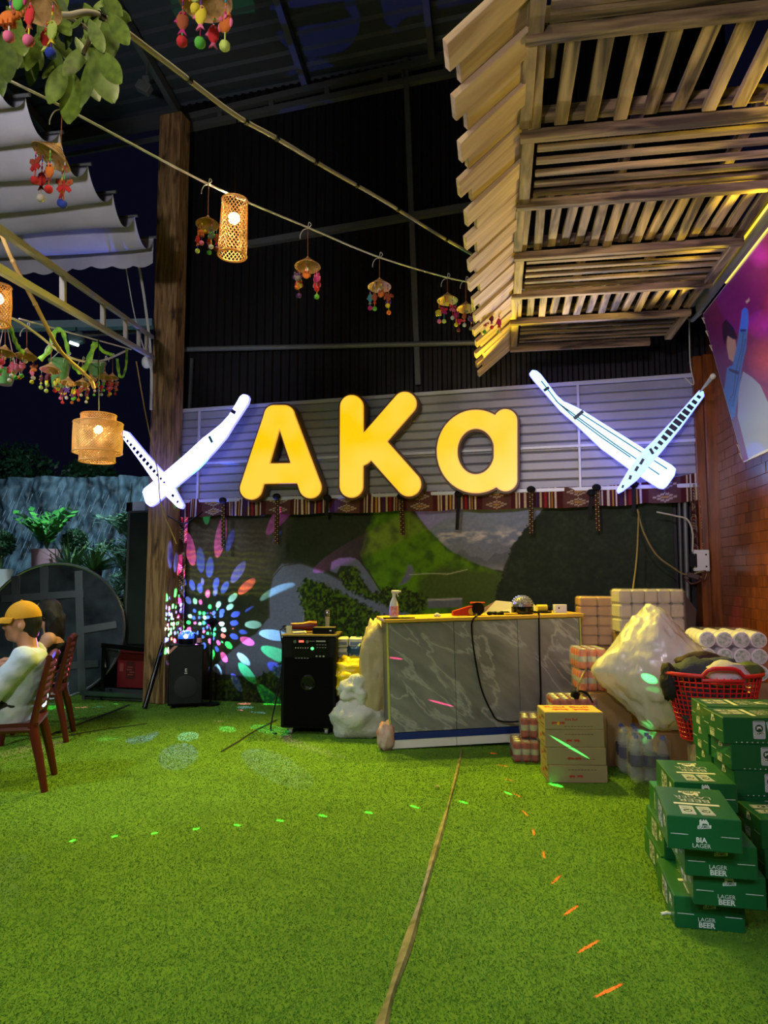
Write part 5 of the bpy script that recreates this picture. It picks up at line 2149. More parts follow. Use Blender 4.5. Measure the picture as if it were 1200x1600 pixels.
def bottle_pack(label, loc, rz, nx, ny, h=0.31, r=0.042, lab=m_wlabel, group='water bottle packs'):
    t = thing('bottle_pack', label, 'bottle pack', loc, rz, group)
    for i in range(nx):
        for j in range(ny):
            if lab.name not in bot_me:
                q = MB()
                q.lathe([(0, .006), (r * .7, 0), (r, .012), (r, h * .28), (r * .93, h * .3), (r, h * .32), (r, h * .62), (r * .9, h * .72), (r * .36, h * .88), (r * .33, h * .94)], 14, m=0)
                q.lathe([(r * 1.01, h * .34), (r * 1.015, h * .35), (r * 1.015, h * .58), (r * 1.01, h * .59)], 14, m=1)
                q.lathe([(0, h * .93), (r * .38, h * .93), (r * .38, h), (0, h)], 12, m=2)
                o = q.build('bottle', [m_pet, lab, m_cap], t, True)
                bot_me[lab.name] = o.data
            else:
                o = link('bottle', bot_me[lab.name], t)
            o.location = ((i - (nx - 1) / 2) * 2.04 * r, (j + .5) * 2.04 * r, 0.003)
    MB().box((0, ny * r, h / 2 + .004), (nx * 2.06 * r + .01, ny * 2.06 * r + .01, h + .01), bev=.03).build('shrink_wrap', m_wrap, t)
    return t


w1 = on_h(1014, 1226)
bottle_pack('wrapped pack of water bottles with blue labels under the big plastic bag', (w1.x + .02, w1.y, 0), math.radians(-9), 3, 2)
bottle_pack('second pack of water bottles with blue labels behind the first one', (w1.x + .06, w1.y + .22, 0), math.radians(-9), 4, 3)
w2 = on_h(1078, 1230)
bottle_pack('pack of clear bottles with gold labels below the red basket', (w2.x + .08, 4.38, 0), math.radians(-9), 5, 3, h=.36, lab=mat('gold_label', (170, 140, 60), .4, var=.5, vscale=30))

# ------------------------------------------------------------------ big cloudy plastic bag with white packs inside
bc = at(1032, 1050, 5.15)
big = thing('plastic_bag', 'big bulging cloudy plastic bag of white packs behind the red basket', 'bag', (bc.x, 5.15, 0.33), 0)
bzc = bc.z - 0.33


def diamond(p, d):
    q = Vector((p.x, p.y, p.z))
    # pulled to a peak upward and a point to the left
    if q.z > 0:
        q.x = q.x * (1 - 0.55 * min(1, q.z)) - 0.12 * q.z
    else:
        q.x *= 1 - 0.25 * min(1, -q.z)
    return q


blob('outer_plastic', (0, 0, bzc + .02), (0.88, 0.62, 0.90), 4, m_bagclear, big, freq=1.4, amp=.16, crease=.11, sub=5, aniso=2.2, shape=diamond, power=1.7, floor=-bzc - .015)
R45 = Matrix.Rotation(0.75, 3, 'Y') @ Matrix.Rotation(0.4, 3, 'Z')
for k, (dx, dy, dz) in enumerate(((-.12, 0, .06), (.14, .05, .02), (0.0, 0.0, -.12), (-.02, 0.05, .2))):
    MB().box((dx, dy, bzc + dz), (0.30, 0.26, 0.22), R45, bev=.02).build('white_pack', m_bagcream, big)
crate = thing('cardboard_box', 'low cardboard box under the big plastic bag', 'box', (bc.x + .06, 5.05, 0), 0)
MB().box((0.1, .12, .16), (0.50, .34, .32), bev=.004).build('carton', m_card, crate)

# ------------------------------------------------------------------ red plastic basket with clothes
rim = at(1112, 1048, 4.62)
bk = thing('laundry_basket', 'red plastic basket with open lattice sides full of clothes', 'basket', (rim.x, 4.62, 0.37), math.radians(-6))
m_redbk = mat('red_basket_plastic', (196, 30, 36), .35)
RB0, RB1, BH = 0.20, 0.295, rim.z - 0.37
bsy = 0.72
q = MB()
nst = 44
for k in range(nst):
    a = 2 * PI * k / nst
    pts = []
    for j in range(5):
        f = j / 4
        r = RB0 + (RB1 - RB0) * f
        pts.append((r * math.cos(a), r * bsy * math.sin(a), .01 + (BH - .03) * f))
    q.tube(pts, 0.0045, 4)
q.build('lattice_rib', m_redbk, bk)['kind'] = 'stuff'
q = MB()
for j in range(13):
    f = (j + .3) / 13.5
    r = RB0 + (RB1 - RB0) * f
    q.tube([(r * math.cos(2 * PI * k / 40), r * bsy * math.sin(2 * PI * k / 40), .01 + (BH - .03) * f) for k in range(40)], 0.0045, 4, closed=True)
q.build('lattice_hoop', m_redbk, bk)['kind'] = 'stuff'
MB().lathe([(0, 0), (RB0 + .005, 0), (RB0 + .008, .012), (0, .012)], 36, sy=bsy).build('basket_bottom', m_redbk, bk, True)
pts = []
for k in range(60):
    a = 2 * PI * k / 60
    lift = 0.0
    da_ = min(abs(a - 1.5 * PI), 2 * PI - abs(a - 1.5 * PI))
    db_ = abs(a - .5 * PI)
    for dd in (da_, db_):
        if dd < .42:
            lift = .05 * (1 - (dd / .42) ** 4)
    pts.append(((RB1 + .006) * math.cos(a), (RB1 + .006) * bsy * math.sin(a), BH - .01 + lift))
MB().tube(pts, 0.013, 8, closed=True).build('rim', m_redbk, bk, True)
for sgn in (-1, 1):
    a0 = PI * (.5 if sgn > 0 else 1.5)
    pts = [((RB1 + .002) * math.cos(a0 + x), (RB1 + .002) * bsy * math.sin(a0 + x), BH - .035) for x in np.linspace(-.42, .42, 12)]
    MB().tube(pts, 0.010, 8).build('handle_bar', m_redbk, bk, True)
bk_m = Matrix.Translation(bk.location) @ Matrix.Rotation(bk.rotation_euler.z, 4, 'Z')
for nm, off_, dims, sd_, col, lab in (('trousers', (-.10, 0.0, BH + .0), (.26, .22, .16), 2, (52, 62, 70), 'folded slate-blue trousers at the left in the red basket'),
                                      ('denim_cloth', (.04, .05, BH + .02), (.30, .2, .12), 3, (70, 80, 96), 'crumpled blue-grey cloth in the middle of the red basket'),
                                      ('brown_sweater', (-.02, .12, BH + .03), (.36, .16, .14), 7, (56, 36, 32), 'dark brown garment at the back of the red basket'),
                                      ('clear_bag', (.06, -.10, BH - .01), (.28, .16, .16), 5, (190, 186, 190), 'pale plastic bag at the front of the red basket'),
                                      ('green_towel', (.21, -.02, BH - .0), (.18, .2, .12), 9, (78, 92, 44), 'olive green towel at the right in the red basket'),
                                      ('black_cloth', (-.275, -.02, BH - .07), (.10, .16, .24), 13, (24, 18, 18), 'black cloth hanging over the left rim of the red basket'),
                                      ('clothes_heap', (.0, .0, BH - .22), (.42, .30, .40), 15, (60, 56, 62), 'dark clothes heaped inside the red basket below the others')):
    o = blob(nm, bk_m @ Vector(off_), dims, sd_, mat(nm + '_fabric', col, .8, bump=.4, bscale=40, var=.3, vscale=8), freq=2.2, amp=.3, crease=.22, sub=3)
    tag(o, lab, 'cloth')

# ================================================================== green beer cartons
m_green = mat('carton_green', (16, 98, 52), .38, var=.08, vscale=4, coat=.15)
m_prwhite = mat('print_white', (226, 230, 226), .5)
m_prgrey = mat('print_grey', (150, 160, 160), .45)
m_prgreen = mat('print_dark_green', (20, 70, 44), .5)
m_prsilver = mat('print_silver', (188, 196, 204), .4)
GL, GW, GH = 0.395, 0.262, 0.122                      # long side x, short side y, height


def camel(mb, fn, s, m):
    flat(mb, [(x * s, y * s) for x, y in ((-1, -.6), (-.9, 0), (-.95, .45), (-.75, .75), (-.5, .7), (-.55, .35), (-.35, .45), (-.1, .85), (.15, .5), (.35, .85), (.65, .5), (.9, .1), (.95, -.6), (.7, -.6), (.6, -.1), (-.3, -.1), (-.5, -.6))], fn, m)


def logo(mb, fn, s):
    camel(mb, lambda x, y: fn(x, y + s * .75), s * .85, 0)
    flat(mb, [(-1.15 * s, -.35 * s), (1.15 * s, -.1 * s), (1.2 * s, .5 * s), (-1.1 * s, .25 * s)], fn, 0)
    put_text(mb, 'CAMEL', s * .62, lambda x, y: fn(x, y + .08 * s + x * .11) + LIFT(fn), 3, .015)


def LIFT(fn):
    a, b, c = fn(0, 0), fn(1, 0), fn(0, 1)
    n = (b - a).cross(c - a).normalized()
    return n * 0.0005


def print_end(title):
    """short end: emblem, white line, words"""
    q = MB()
    lg = MB()
    fn = lambda x, y: Vector((x, -0.0012, GH / 2 + y))
    logo(lg, lambda x, y: fn(x, y + .026), .021)
    for sx in (-1, 1):
        flat(q, rrect(sx * GW * .34, -.004, GW * .24, .0025), fn, 0)
    a, b = title
    put_text(q, a, .026 if a == 'BIA' else .022, lambda x, y: fn(x - .012, y - .022), 0, .03 if a == 'BIA' else .0)
    put_text(q, b, .028 if b == 'BEER' else .022, lambda x, y: fn(x - .012, y - .043), 0, .03 if b == 'BEER' else .0)
    return q, lg


def can_pic(q, fn, cx, cy, w, h, tilt):
    c, s = math.cos(tilt), math.sin(tilt)
    T = lambda x, y: fn(cx + c * x - s * y, cy + s * x + c * y)
    flat(q, rrect(0, 0, w, h, w * .12), T, 4)
    flat(q, circ(0, h * .08, w * .32), lambda x, y: T(x, y) + LIFT(fn), 3)
    camel(q, lambda x, y: T(x, y + h * .1) + LIFT(fn) * 2, w * .2, 0)
    flat(q, rrect(0, -h * .2, w * .92, h * .16), lambda x, y: T(x, y + x * .15) + LIFT(fn), 0)
    put_text(q, 'CAMEL', w * .26, lambda x, y: T(x, y - h * .2 + x * .15) + LIFT(fn) * 2, 3, .02)
    flat(q, rrect(0, h * .45, w * .8, h * .03), lambda x, y: T(x, y) + LIFT(fn), 3)


def print_side(q, flip=1):
    fn = lambda x, y: Vector((x, -0.0012, GH / 2 + y))
    can_pic(q, fn, -.035, .006, .056, .084, .0)
    can_pic(q, fn, .028, .006, .050, .084, .16)
    for k in range(11):
        flat(q, rrect(-.14 + k * .024, -.052, .006, .004), fn, 0)
    logo(q, lambda x, y: fn(x + .125, y + .005), .026)


def print_top(q):
    fn = lambda x, y: Vector((x, GW / 2 + y, GH + .0012))
    can_pic(q, lambda x, y: fn(-.115 - y, x + .045), 0, 0, .052, .11, 0.0)
    can_pic(q, lambda x, y: fn(-.115 - y, x - .02), 0, 0, .050, .11, .1)
    put_text(q, 'LAGER', .048, lambda x, y: fn(.06 - y, x), 2, .0)
    put_text(q, 'BEER', .056, lambda x, y: fn(.015 - y, x), 2, .012)
    flat(q, rrect(-.035, 0, .022, .17), fn, 0)
    logo(q, lambda x, y: fn(.135 - y, x), .038)


PRM = [m_prwhite, m_prgrey, m_prsilver, m_prgreen, m_prsilver]


def beer_proto(end_title):
    meshes = {}
    meshes['carton_body'] = MB().box((0, GW / 2, GH / 2), (GL, GW, GH), bev=.003).build('carton_body', m_green)
    q = MB(); print_side(q); meshes['side_print'] = q.build('side_print', PRM, recalc=False)
    q = MB(); print_side(q)
    q.v = [(-x, GW - y, z) for x, y, z in q.v]
    meshes['far_side_print'] = q.build('far_side_print', PRM, recalc=False)
    q = MB(); print_top(q); meshes['top_print'] = q.build('top_print', PRM, recalc=False)
    for nm, e in zip(('end_lettering', 'end_emblem'), print_end(end_title)):
        e.v = [tuple(Vector((-GL / 2, GW / 2, 0)) + Matrix.Rotation(-PI / 2, 3, 'Z') @ Vector(p)) for p in e.v]
        meshes[nm] = e.build(nm, PRM, recalc=False)
    out = {}
    for k, o in meshes.items():
        out[k] = o.data
        bpy.data.objects.remove(o)
    return out


proto_beer = beer_proto(('LAGER', 'BEER'))
proto_bia = beer_proto(('BIA', 'LAGER'))


def beer(label, loc, rz, proto=proto_beer, parts=('carton_body', 'side_print', 'far_side_print', 'top_print', 'end_lettering', 'end_emblem')):
    t = thing('beer_carton', label, 'carton', loc, rz, 'green beer cartons')
    for k in parts:
        o = link('side_print' if k == 'far_side_print' else k, proto[k], t)
        if 'print' in k or 'end' in k:
            o['kind'] = 'stuff'
    return t


# near pile: short ends face the viewer (local -x end turned towards the viewer)
def end_facing(cx, y, yaw):
    """front-centre position -> location and rotation for a carton whose -x end faces the viewer"""
    rz = PI / 2 + yaw
    R = Matrix.Rotation(rz, 3, 'Z')
    front = R @ Vector((-GL / 2, GW / 2, 0))
    return Vector((cx, y, 0)) - front, rz


near = [((1109, 1437), 0.0, 2.95, -.20, 'bottom carton of the near beer pile with LAGER BEER on its end', proto_beer),
        ((1140, 1393), 1, 2.87, -.22, 'second carton from the bottom of the near beer pile, pushed right', proto_beer),
        ((1127, 1352), 2, 2.84, -.20, 'third carton of the near beer pile just below the one marked BIA', proto_beer),
        ((1101, 1309), 3, 2.78, -.25, 'top carton of the near beer pile marked BIA on its end', proto_bia)]
for (px, py), lv, Y, yaw, lab, pr_ in near:
    p = at(px, py, Y)
    l, rz = end_facing(p.x, Y, yaw)
    l.z = lv * GH
    beer(lab, l, rz, pr_)
back = [(0, 1.40, 3.36, -.16), (1, 1.40, 3.32, -.16), (2, 1.41, 3.30, -.16), (3, 1.42, 3.23, -.17)]
for lv, cx, Y, yaw in back:
    l, rz = end_facing(cx, Y, yaw)
    l.z = lv * GH
    beer(('bottom', 'second', 'third', 'top')[lv] + ' carton of the beer column standing behind the BIA carton', l, rz)


def side_facing(lx, y, yaw):
    """left-front corner of a carton whose long side faces the viewer"""
    R = Matrix.Rotation(yaw, 3, 'Z')
    return Vector((lx, y, 0)) - R @ Vector((-GL / 2, 0, 0)), yaw


j_ = random.Random(4)
names6 = ('lowest', 'second', 'third', 'fourth', 'fifth', 'topmost')
for lv in range(6):
    l, rz = side_facing(1.607 + (0.02 if lv in (3, 4) else 0) + (5 - lv) * .012, 3.44, math.radians(-5))
    l.z = lv * GH
    beer(names6[lv] + ' carton of the tall beer column at the right edge', l, rz)
for lv in range(6):
    l, rz = side_facing(1.66 + (5 - lv) * .01 + j_.uniform(-.01, .01), 3.725, math.radians(-7))
    l.z = lv * GH
    beer(names6[lv] + ' carton of the beer column just behind the tall front column', l, rz)
for lv in range(3):
    l, rz = side_facing(1.625 + lv * -.01, 3.13, math.radians(-6))
    l.z = lv * GH
    beer(('bottom', 'middle', 'top')[lv] + ' carton of the low beer pile in front of the tall column', l, rz)

# ================================================================== hanging mobiles: palm-leaf hats with stuffed charms and pompoms
m_hat = mat('palm_hat', (206, 160, 108), .7, var=.25, vscale=20, bump=.3, bscale=60)
m_hatring = mat('hat_ring', (150, 104, 60), .7)
PAL = {'red': (206, 40, 44), 'orange': (226, 118, 40), 'pink': (232, 110, 150), 'yellow': (228, 204, 50), 'green': (90, 180, 60), 'blue': (44, 70, 180), 'white': (216, 208, 196),
       'maroon': (120, 34, 56), 'lime': (196, 214, 100), 'magenta': (196, 40, 120), 'purple': (96, 50, 130), 'teal': (60, 150, 160), 'rust': (170, 84, 46), 'grey': (126, 124, 120)}
_charm = {}


def fab(c):
    return mat('felt_' + c, PAL[c], .9, var=.35, vscale=60, bump=.3, bscale=120)


def charm_mesh(kind, c1, c2):
    k = (kind, c1, c2)
    if k in _charm:
        return _charm[k]
    q = MB()
    if kind == 'fish':                                    # hangs head up
        q.lathe([(0.02, .55), (.16, .45), (.30, .15), (.27, -.2), (.12, -.45), (.05, -.5)], 12, m=0, sy=.5)
        q.prism([(-.05, -.42), (.05, -.42), (.22, -.75), (0, -.62), (-.22, -.75)], -.05, .05, lambda x, y, z: Vector((x, z, y)), m=1)
        q.prism([(-.28, .1), (-.42, -.1), (-.24, -.15)], -.04, .04, lambda x, y, z: Vector((x, z, y)), m=1)
        for s in (-1, 1):
            q.ball((s * .1, -.13, .3), .06, 8, 5, m=1)
    elif kind == 'owl':
        q.ball((0, 0, -.05), .42, 14, 10, (.85, .5, 1), m=0)
        for s in (-1, 1):
            q.lathe([(.12, 0), (.06, .18), (.001, .3)], 8, (s * .24, 0, .28), m=0)
            q.ball((s * .15, -.2, .16), .12, 10, 6, (1, .4, 1), m=1)
            q.ball((s * .36, 0, -.08), .2, 8, 6, (.5, .4, 1.2), m=1)
        q.lathe([(.06, 0), (.001, -.12)], 6, (0, -.24, .04), m=1)
    elif kind == 'elephant':
        q.ball((-.05, 0, 0), .34, 14, 8, (1.35, .7, .9), m=0)
        q.ball((.42, 0, .1), .2, 10, 7, m=0)
        q.tube([(.55, 0, .08), (.68, 0, -.02), (.74, 0, .12), (.70, 0, .26)], [.09, .07, .055, .04], 8, m=0)
        for x in (-.32, -.05, .18):
            for s in (-1, 1):
                q.cyl((x, s * .12, -.2), (x, s * .12, -.46), .1, 8, m=0)
        for s in (-1, 1):
            q.ball((.34, s * .18, .12), .17, 8, 6, (.8, .3, 1), m=1)
    else:                                                # butterfly
        for s in (-1, 1):
            q.prism([(s * .04, .02), (s * .2, .4), (s * .5, .46), (s * .55, .2), (s * .3, 0)], -.05, .05, lambda x, y, z: Vector((x, z, y)), m=0)
            q.prism([(s * .04, -.02), (s * .32, -.02), (s * .48, -.25), (s * .3, -.44), (s * .1, -.26)], -.05, .05, lambda x, y, z: Vector((x, z, y)), m=1)
            q.ball((s * .34, -.04, .24), .09, 8, 5, (1, .6, 1), m=1)
        q.tube([(0, 0, .38), (0, 0, -.4)], [.05, .08], 8, m=1)
    o = q.build('charm', [fab(c1), fab(c2)], None, True)
    _charm[k] = o.data
    bpy.data.objects.remove(o)
    return _charm[k]


_pom = {}


def pom_mesh(c):
    if c not in _pom:
        bm = bmesh.new()
        bmesh.ops.create_icosphere(bm, subdivisions=3, radius=1.0)
        for v in bm.verts:
            v.co *= 1 + .10 * noise.noise(v.co * 6)
        me = bpy.data.meshes.new('pompom')
        bm.to_mesh(me)
        bm.free()
        me.materials.append(fab(c))
        me.polygons.foreach_set('use_smooth', [True] * len(me.polygons))
        _pom[c] = me
    return _pom[c]


m_bead = mat_col('beads', .35)
_strand = {}


def strand_mesh(n, seed):
    """string of n beads from z=0 down, bead size 1"""
    k = (n, seed)
    if k not in _strand:
        r = random.Random(seed)
        q = MB()
        z = 0
        cols = list(PAL.values())
        for i in range(n):
            rr = r.uniform(.35, .55)
            q.ball((0, 0, z - rr), rr, 6, 4, col=lin(r.choice(cols)))
            z -= rr * 1.9
        o = q.build('bead_strand', m_bead, None, True)
        _strand[k] = (o.data, -z)
        bpy.data.objects.remove(o)
    return _strand[k]


def bow(mb, p, s, r):
    mb.tube(spline([p, p + Vector((s, 0, s * 1.1)), p + Vector((s * .3, 0, s * 1.9)), p], 6), r, 5)
    mb.tube(spline([p, p + Vector((-s * 1.4, 0, -s * .5)), p + Vector((-s * 2.2, 0, -s * 2.0)), p + Vector((-s * 2.3, 0, -s * 3.2))], 6), r, 5)


def mobile(label, px, py, Y, hatw, rope_y, pend, seed, tilt=0.0, group='palm hat mobiles', style='bow', hat_h=.92, full=True, rope_x=None):
    """hat apex at pixel (px,py) at depth Y, hat width in pixels; pend: list of (angle, charm kind, colours, pompom, length factor)"""
    r = random.Random(seed)
    apex = at(px, py, Y)
    R = hatw / 2 * Y / FPX
    t = thing('hat_mobile', label, 'mobile', apex, 0, group)
    TM = Matrix.Rotation(tilt, 3, 'Y') @ Matrix.Rotation(-.12, 3, 'X')
    q = MB()
    prof = [(.001, 0), (R * .30, -R * hat_h * .42), (R * .62, -R * hat_h * .72), (R, -R * hat_h), (R * .98, -R * (hat_h + .03)), (R * .6, -R * (hat_h * .72 + .05)), (R * .28, -R * (hat_h * .42 + .05)), (.001, -R * .07)]
    q.lathe(prof, 28, R=TM)
    hat = q.build('hat', m_hat, t, True)
    q = MB()
    for f in (.35, .55, .75, .93):
        q.tube([TM @ Vector((R * f * math.cos(2 * PI * k / 24), R * f * math.sin(2 * PI * k / 24), -R * (hat_h * (f * .95 + .02) + .05))) for k in range(24)], R * .018, 4, closed=True)
    q.build('weave_ring', m_hatring, hat)['kind'] = 'stuff'
    # hanging cord to the rope
    if rope_y is not None:
        top = at(rope_x if rope_x else px, rope_y, Y) - apex
        q = MB().tube([Vector((0, 0, -R * .2)), top], max(.0022, R * .022), 5)
        q.build('hanging_cord', m_cord, t)
        q = MB()
        bow(q, top, R * .26, max(.0025, R * .03))
        q.build('tie_bow', m_rope, t)
    for i, (ang, kind, c1, c2, pom, lf) in enumerate(pend):
        rad = R * .8 if ang is not None else 0
        a = 0 if ang is None else math.radians(ang)
        st = TM @ Vector((rad * math.cos(a), rad * math.sin(a), -R * (hat_h * .9)))
        n = r.choice((4, 5, 6))
        bs = R * .085
        sme, sl_ = strand_mesh(n, seed * 10 + i)
        L = R * lf * 1.25
        so = link('bead_strand', sme, t)
        so.location = st
        so.scale = (bs, bs, max(bs, L * .45 / sl_))
        zc = st.z - L * .45
        cs = R * .75
        if kind:
            co = link('charm', charm_mesh(kind, c1, c2), t)
            co.location = (st.x, st.y, zc - cs * .45)
            co.scale = (cs, cs, cs)
            co.rotation_euler = (0, 0, r.uniform(-.6, .6))
            zc -= cs * .95
        if pom:
            q = MB().tube([(st.x, st.y, zc + cs * .2), (st.x, st.y, zc - L * .22)], R * .03, 5, col=lin(PAL[r.choice(list(PAL))]))
            q.build('thread', m_bead, t)
            po = link('pompom', pom_mesh(pom), t)
            po.location = (st.x, st.y, zc - L * .22 - R * .12)
            po.scale = (R * .2,) * 3
    return t


def pends(seed, n=5, cols=None, kinds=None):
    r = random.Random(seed)
    cols = cols or ['red', 'orange', 'pink', 'maroon', 'rust', 'magenta', 'grey']
    kinds = kinds or ['fish', 'owl', 'elephant', 'butterfly']
    out = []
    pcs = ['red', 'green', 'pink', 'yellow', 'white', 'orange', 'lime', 'blue']
    for i in range(n):
        out.append((i * 360 / n + r.uniform(-12, 12), r.choice(kinds), r.choice(cols), r.choice(cols), r.choice(pcs), r.uniform(1.2, 1.9)))
    out.append((None, None, None, None, 'white', .5))
    return out


def rope_line(pts):
    def f(x):
        for (x0, y0, z0), (x1, y1, z1) in zip(pts[:-1], pts[1:]):
            if x0 <= x <= x1:
                t = (x - x0) / (x1 - x0)
                return y0 + (y1 - y0) * t, 1 / (1 / z0 + (1 / z1 - 1 / z0) * t)
    return f


RP = [(-60, 92, 2.55), (90, 163, 2.95), (330, 290, 3.65), (480, 355, 4.25), (593, 402, 4.75), (700, 434, 5.35), (762, 446, 5.65)]
rope = tag(MB().tube(spline([at(*p) for p in RP], 8), .006, 8).build('rope', m_rope, smooth=True), 'long white rope strung from upper left to the eave with mobiles', 'rope')
rf = rope_line(RP)
mobile('palm hat mobile with red butterfly charms hanging before the white awning', 95, 223, rf(95)[1], 66, 170, pends(1, 5, ['red', 'orange', 'rust', 'maroon'], ['butterfly', 'fish', 'owl']), 1, tilt=.45, rope_x=97)
mobile('palm hat mobile with an orange elephant charm beside the tall bamboo lantern', 325, 336, rf(325)[1], 38, 288, [(180, 'fish', 'red', 'orange', 'lime', 1.9), (250, 'elephant', 'orange', 'yellow', 'pink', 1.6), (310, 'owl', 'grey', 'green', 'white', 1.9), (0, 'fish', 'rust', 'red', 'maroon', 1.7), (90, 'fish', 'pink', 'red', 'green', 1.5)], 2, rope_x=326)
mobile('palm hat mobile with owl charms hanging in front of the dark wall', 481, 400, rf(481)[1], 42, 357, [(200, 'owl', 'grey', 'purple', 'orange', 1.2), (150, 'owl', 'lime', 'red', 'purple', 1.6), (270, 'owl', 'orange', 'rust', None, 1.4), (340, 'owl', 'magenta', 'pink', 'red', 1.4), (30, 'owl', 'red', 'pink', 'green', 1.7), (None, None, None, None, 'white', .35)], 3)
mobile('palm hat mobile with brown fish charms, fourth along the rope', 593, 433, rf(593)[1], 38, 403, [(190, 'fish', 'teal', 'grey', 'magenta', 1.4), (240, 'fish', 'rust', 'red', 'green', 1.8), (280, 'owl', 'orange', 'rust', None, 1.3), (330, 'elephant', 'rust', 'red', 'yellow', 1.3), (10, 'fish', 'purple', 'blue', 'orange', 1.7), (None, None, None, None, 'white', .35)], 4)
mobile('palm hat mobile with a yellow ball, left of the three near the eave', 699, 456, rf(699)[1], 34, 435, [(180, 'elephant', 'yellow', 'orange', 'pink', 1.5), (240, 'butterfly', 'red', 'magenta', 'lime', 1.9), (300, 'butterfly', 'red', 'pink', 'white', 1.5), (0, 'fish', 'magenta', 'red', 'yellow', 1.9), (None, None, None, None, 'yellow', .35)], 5)
mobile('palm hat mobile, middle of the three near the eave', 728, 470, rf(728)[1] * .985, 31, 439, [(180, 'elephant', 'magenta', 'red', 'maroon', 1.8), (250, 'fish', 'rust', 'orange', 'white', 1.6), (300, 'owl', 'purple', 'grey', 'grey', 2.0), (0, 'elephant', 'grey', 'rust', 'lime', 1.6), (None, None, None, None, 'grey', .3)], 6)
mobile('palm hat mobile hanging right against the eave boards', 768, 475, 5.3, 31, 449, [(190, 'elephant', 'rust', 'orange', 'green', 1.7), (260, 'fish', 'maroon', 'purple', 'red', 1.5), (320, 'fish', 'magenta', 'red', 'lime', 1.9), (0, 'fish', 'magenta', 'maroon', 'pink', 1.6), (None, None, None, None, 'white', .3)], 7)
tag(MB().tube([at(762, 446, 5.65), at(820, 446, 5.5)], .006, 6).build('rope', m_rope), 'short end of white rope tied to the pallet frame', 'rope')
# big near mobiles at the top of the frame
mobile('large palm hat mobile with an elephant charm among the leaves at upper left', 60, -20, 1.9, 92, None, [(188, 'elephant', 'orange', 'rust', 'pink', .95), (262, 'owl', 'green', 'magenta', None, .8), (290, 'fish', 'red', 'rust', 'pink', 1.6), (350, 'fish', 'lime', 'yellow', 'blue', 1.4), (80, 'fish', 'red', 'lime', None, .6)], 8, tilt=.18, hat_h=.7)
mobile('large palm hat mobile with an owl charm at the top edge near the conduit', 322, -25, 2.05, 90, None, [(185, 'fish', 'rust', 'magenta', 'red', 1.15), (262, 'owl', 'lime', 'orange', 'yellow', .45), (275, 'fish', 'yellow', 'pink', 'green', 2.0), (352, 'owl', 'orange', 'pink', 'lime', 1.4), (80, 'fish', 'red', 'pink', None, .7)], 9, hat_h=.7)
mobile('hat mobile cut off by the top edge, lime and brown pompoms in view', 608, -125, 2.4, 84, None, [(190, 'elephant', 'yellow', 'orange', 'lime', 1.75), (345, 'fish', 'rust', 'maroon', 'rust', 1.0)], 10, hat_h=.6)

# cluster of mobiles in the left yard on sagging cords
LC = [(8, 538, 4.4, 34, 'hat mobile with pink flower-like charms at the left frame edge'), (42, 543, 4.7, 34, 'second hat mobile from the left edge with butterfly charms'), (80, 565, 4.9, 32, 'hat mobile with a yellow ball in the left yard cluster'),
      (107, 588, 5.3, 26, 'small hat mobile left of the thin curved bamboo rod'), (129, 590, 5.4, 24, 'small hat mobile right behind the thin curved bamboo rod'),
      (142, 584, 5.8, 20, 'tiny hat mobile at the lower tip of the bamboo rod'), (164, 580, 6.0, 24, 'violet-lit hat mobile second from the post in the yard cluster'), (176, 582, 6.3, 20, 'hat mobile nearest the wooden post in the yard cluster')]
CORD = [(-30, 492, 4.2), (17, 497, 4.3), (55, 520, 4.6), (100, 554, 5.2), (135, 565, 5.6), (165, 562, 6.0), (197, 548, 6.5)]
tag(MB().tube(spline([at(*p) for p in CORD], 8), .009, 6).build('rope', m_rope, smooth=True), 'sagging white cord carrying the yard mobiles', 'rope')
tag(MB().tube([at(30, 498, 4.6), at(205, 546, 6.6)], .006, 6).build('rope', m_rope, smooth=True), 'straight white cord above the yard mobiles', 'rope')
cf_ = rope_line(CORD)
for i, (x, y, Y, w, lab) in enumerate(LC):
    Y = cf_(x)[1]
    cols = [['pink', 'red', 'magenta'], ['rust', 'orange', 'pink'], ['maroon', 'rust', 'yellow'], ['maroon', 'yellow', 'purple'], ['maroon', 'rust', 'red'], ['rust', 'red'], ['red', 'green', 'pink'], ['red', 'pink', 'orange']][i]
    mobile(lab, x, y, Y, w, cf_(x)[0], pends(40 + i, 5, cols, ['butterfly', 'owl', 'fish'] if i < 2 else None), 40 + i)

# patterned green sashes tied between the cords
m_sash = mat('green_sash', (150, 190, 40), .6, var=.5, vscale=24, rgb2=(60, 130, 30))


def sash(label, pix, Y, w):
    pts = spline([at(x, y, Y) for x, y in pix], 6)
    q = MB()
    vs, fs = [], []
    N = len(pts)
    for i, p in enumerate(pts):
        tn = (pts[min(i + 1, N - 1)] - pts[max(i - 1, 0)]).normalized()
        s = Vector((tn.z, .35, -tn.x)).normalized()
        ww = w * (1 - .35 * math.sin(PI * 6 * i / N) ** 2)
        for dy in (0, .004):
            vs += [p + s * ww / 2 + Vector((0, dy, 0)), p - s * ww / 2 + Vector((0, dy, 0))]
    for i in range(N - 1):
        a, b = i * 4, i * 4 + 4
        fs += [[a, a + 1, b + 1, b], [a + 2, b + 2, b + 3, a + 3], [a, b, b + 2, a + 2], [a + 1, a + 3, b + 3, b + 1]]
    tag(q.add(vs, fs).build('sash', m_sash, smooth='all'), label, 'sash', 'green sashes')


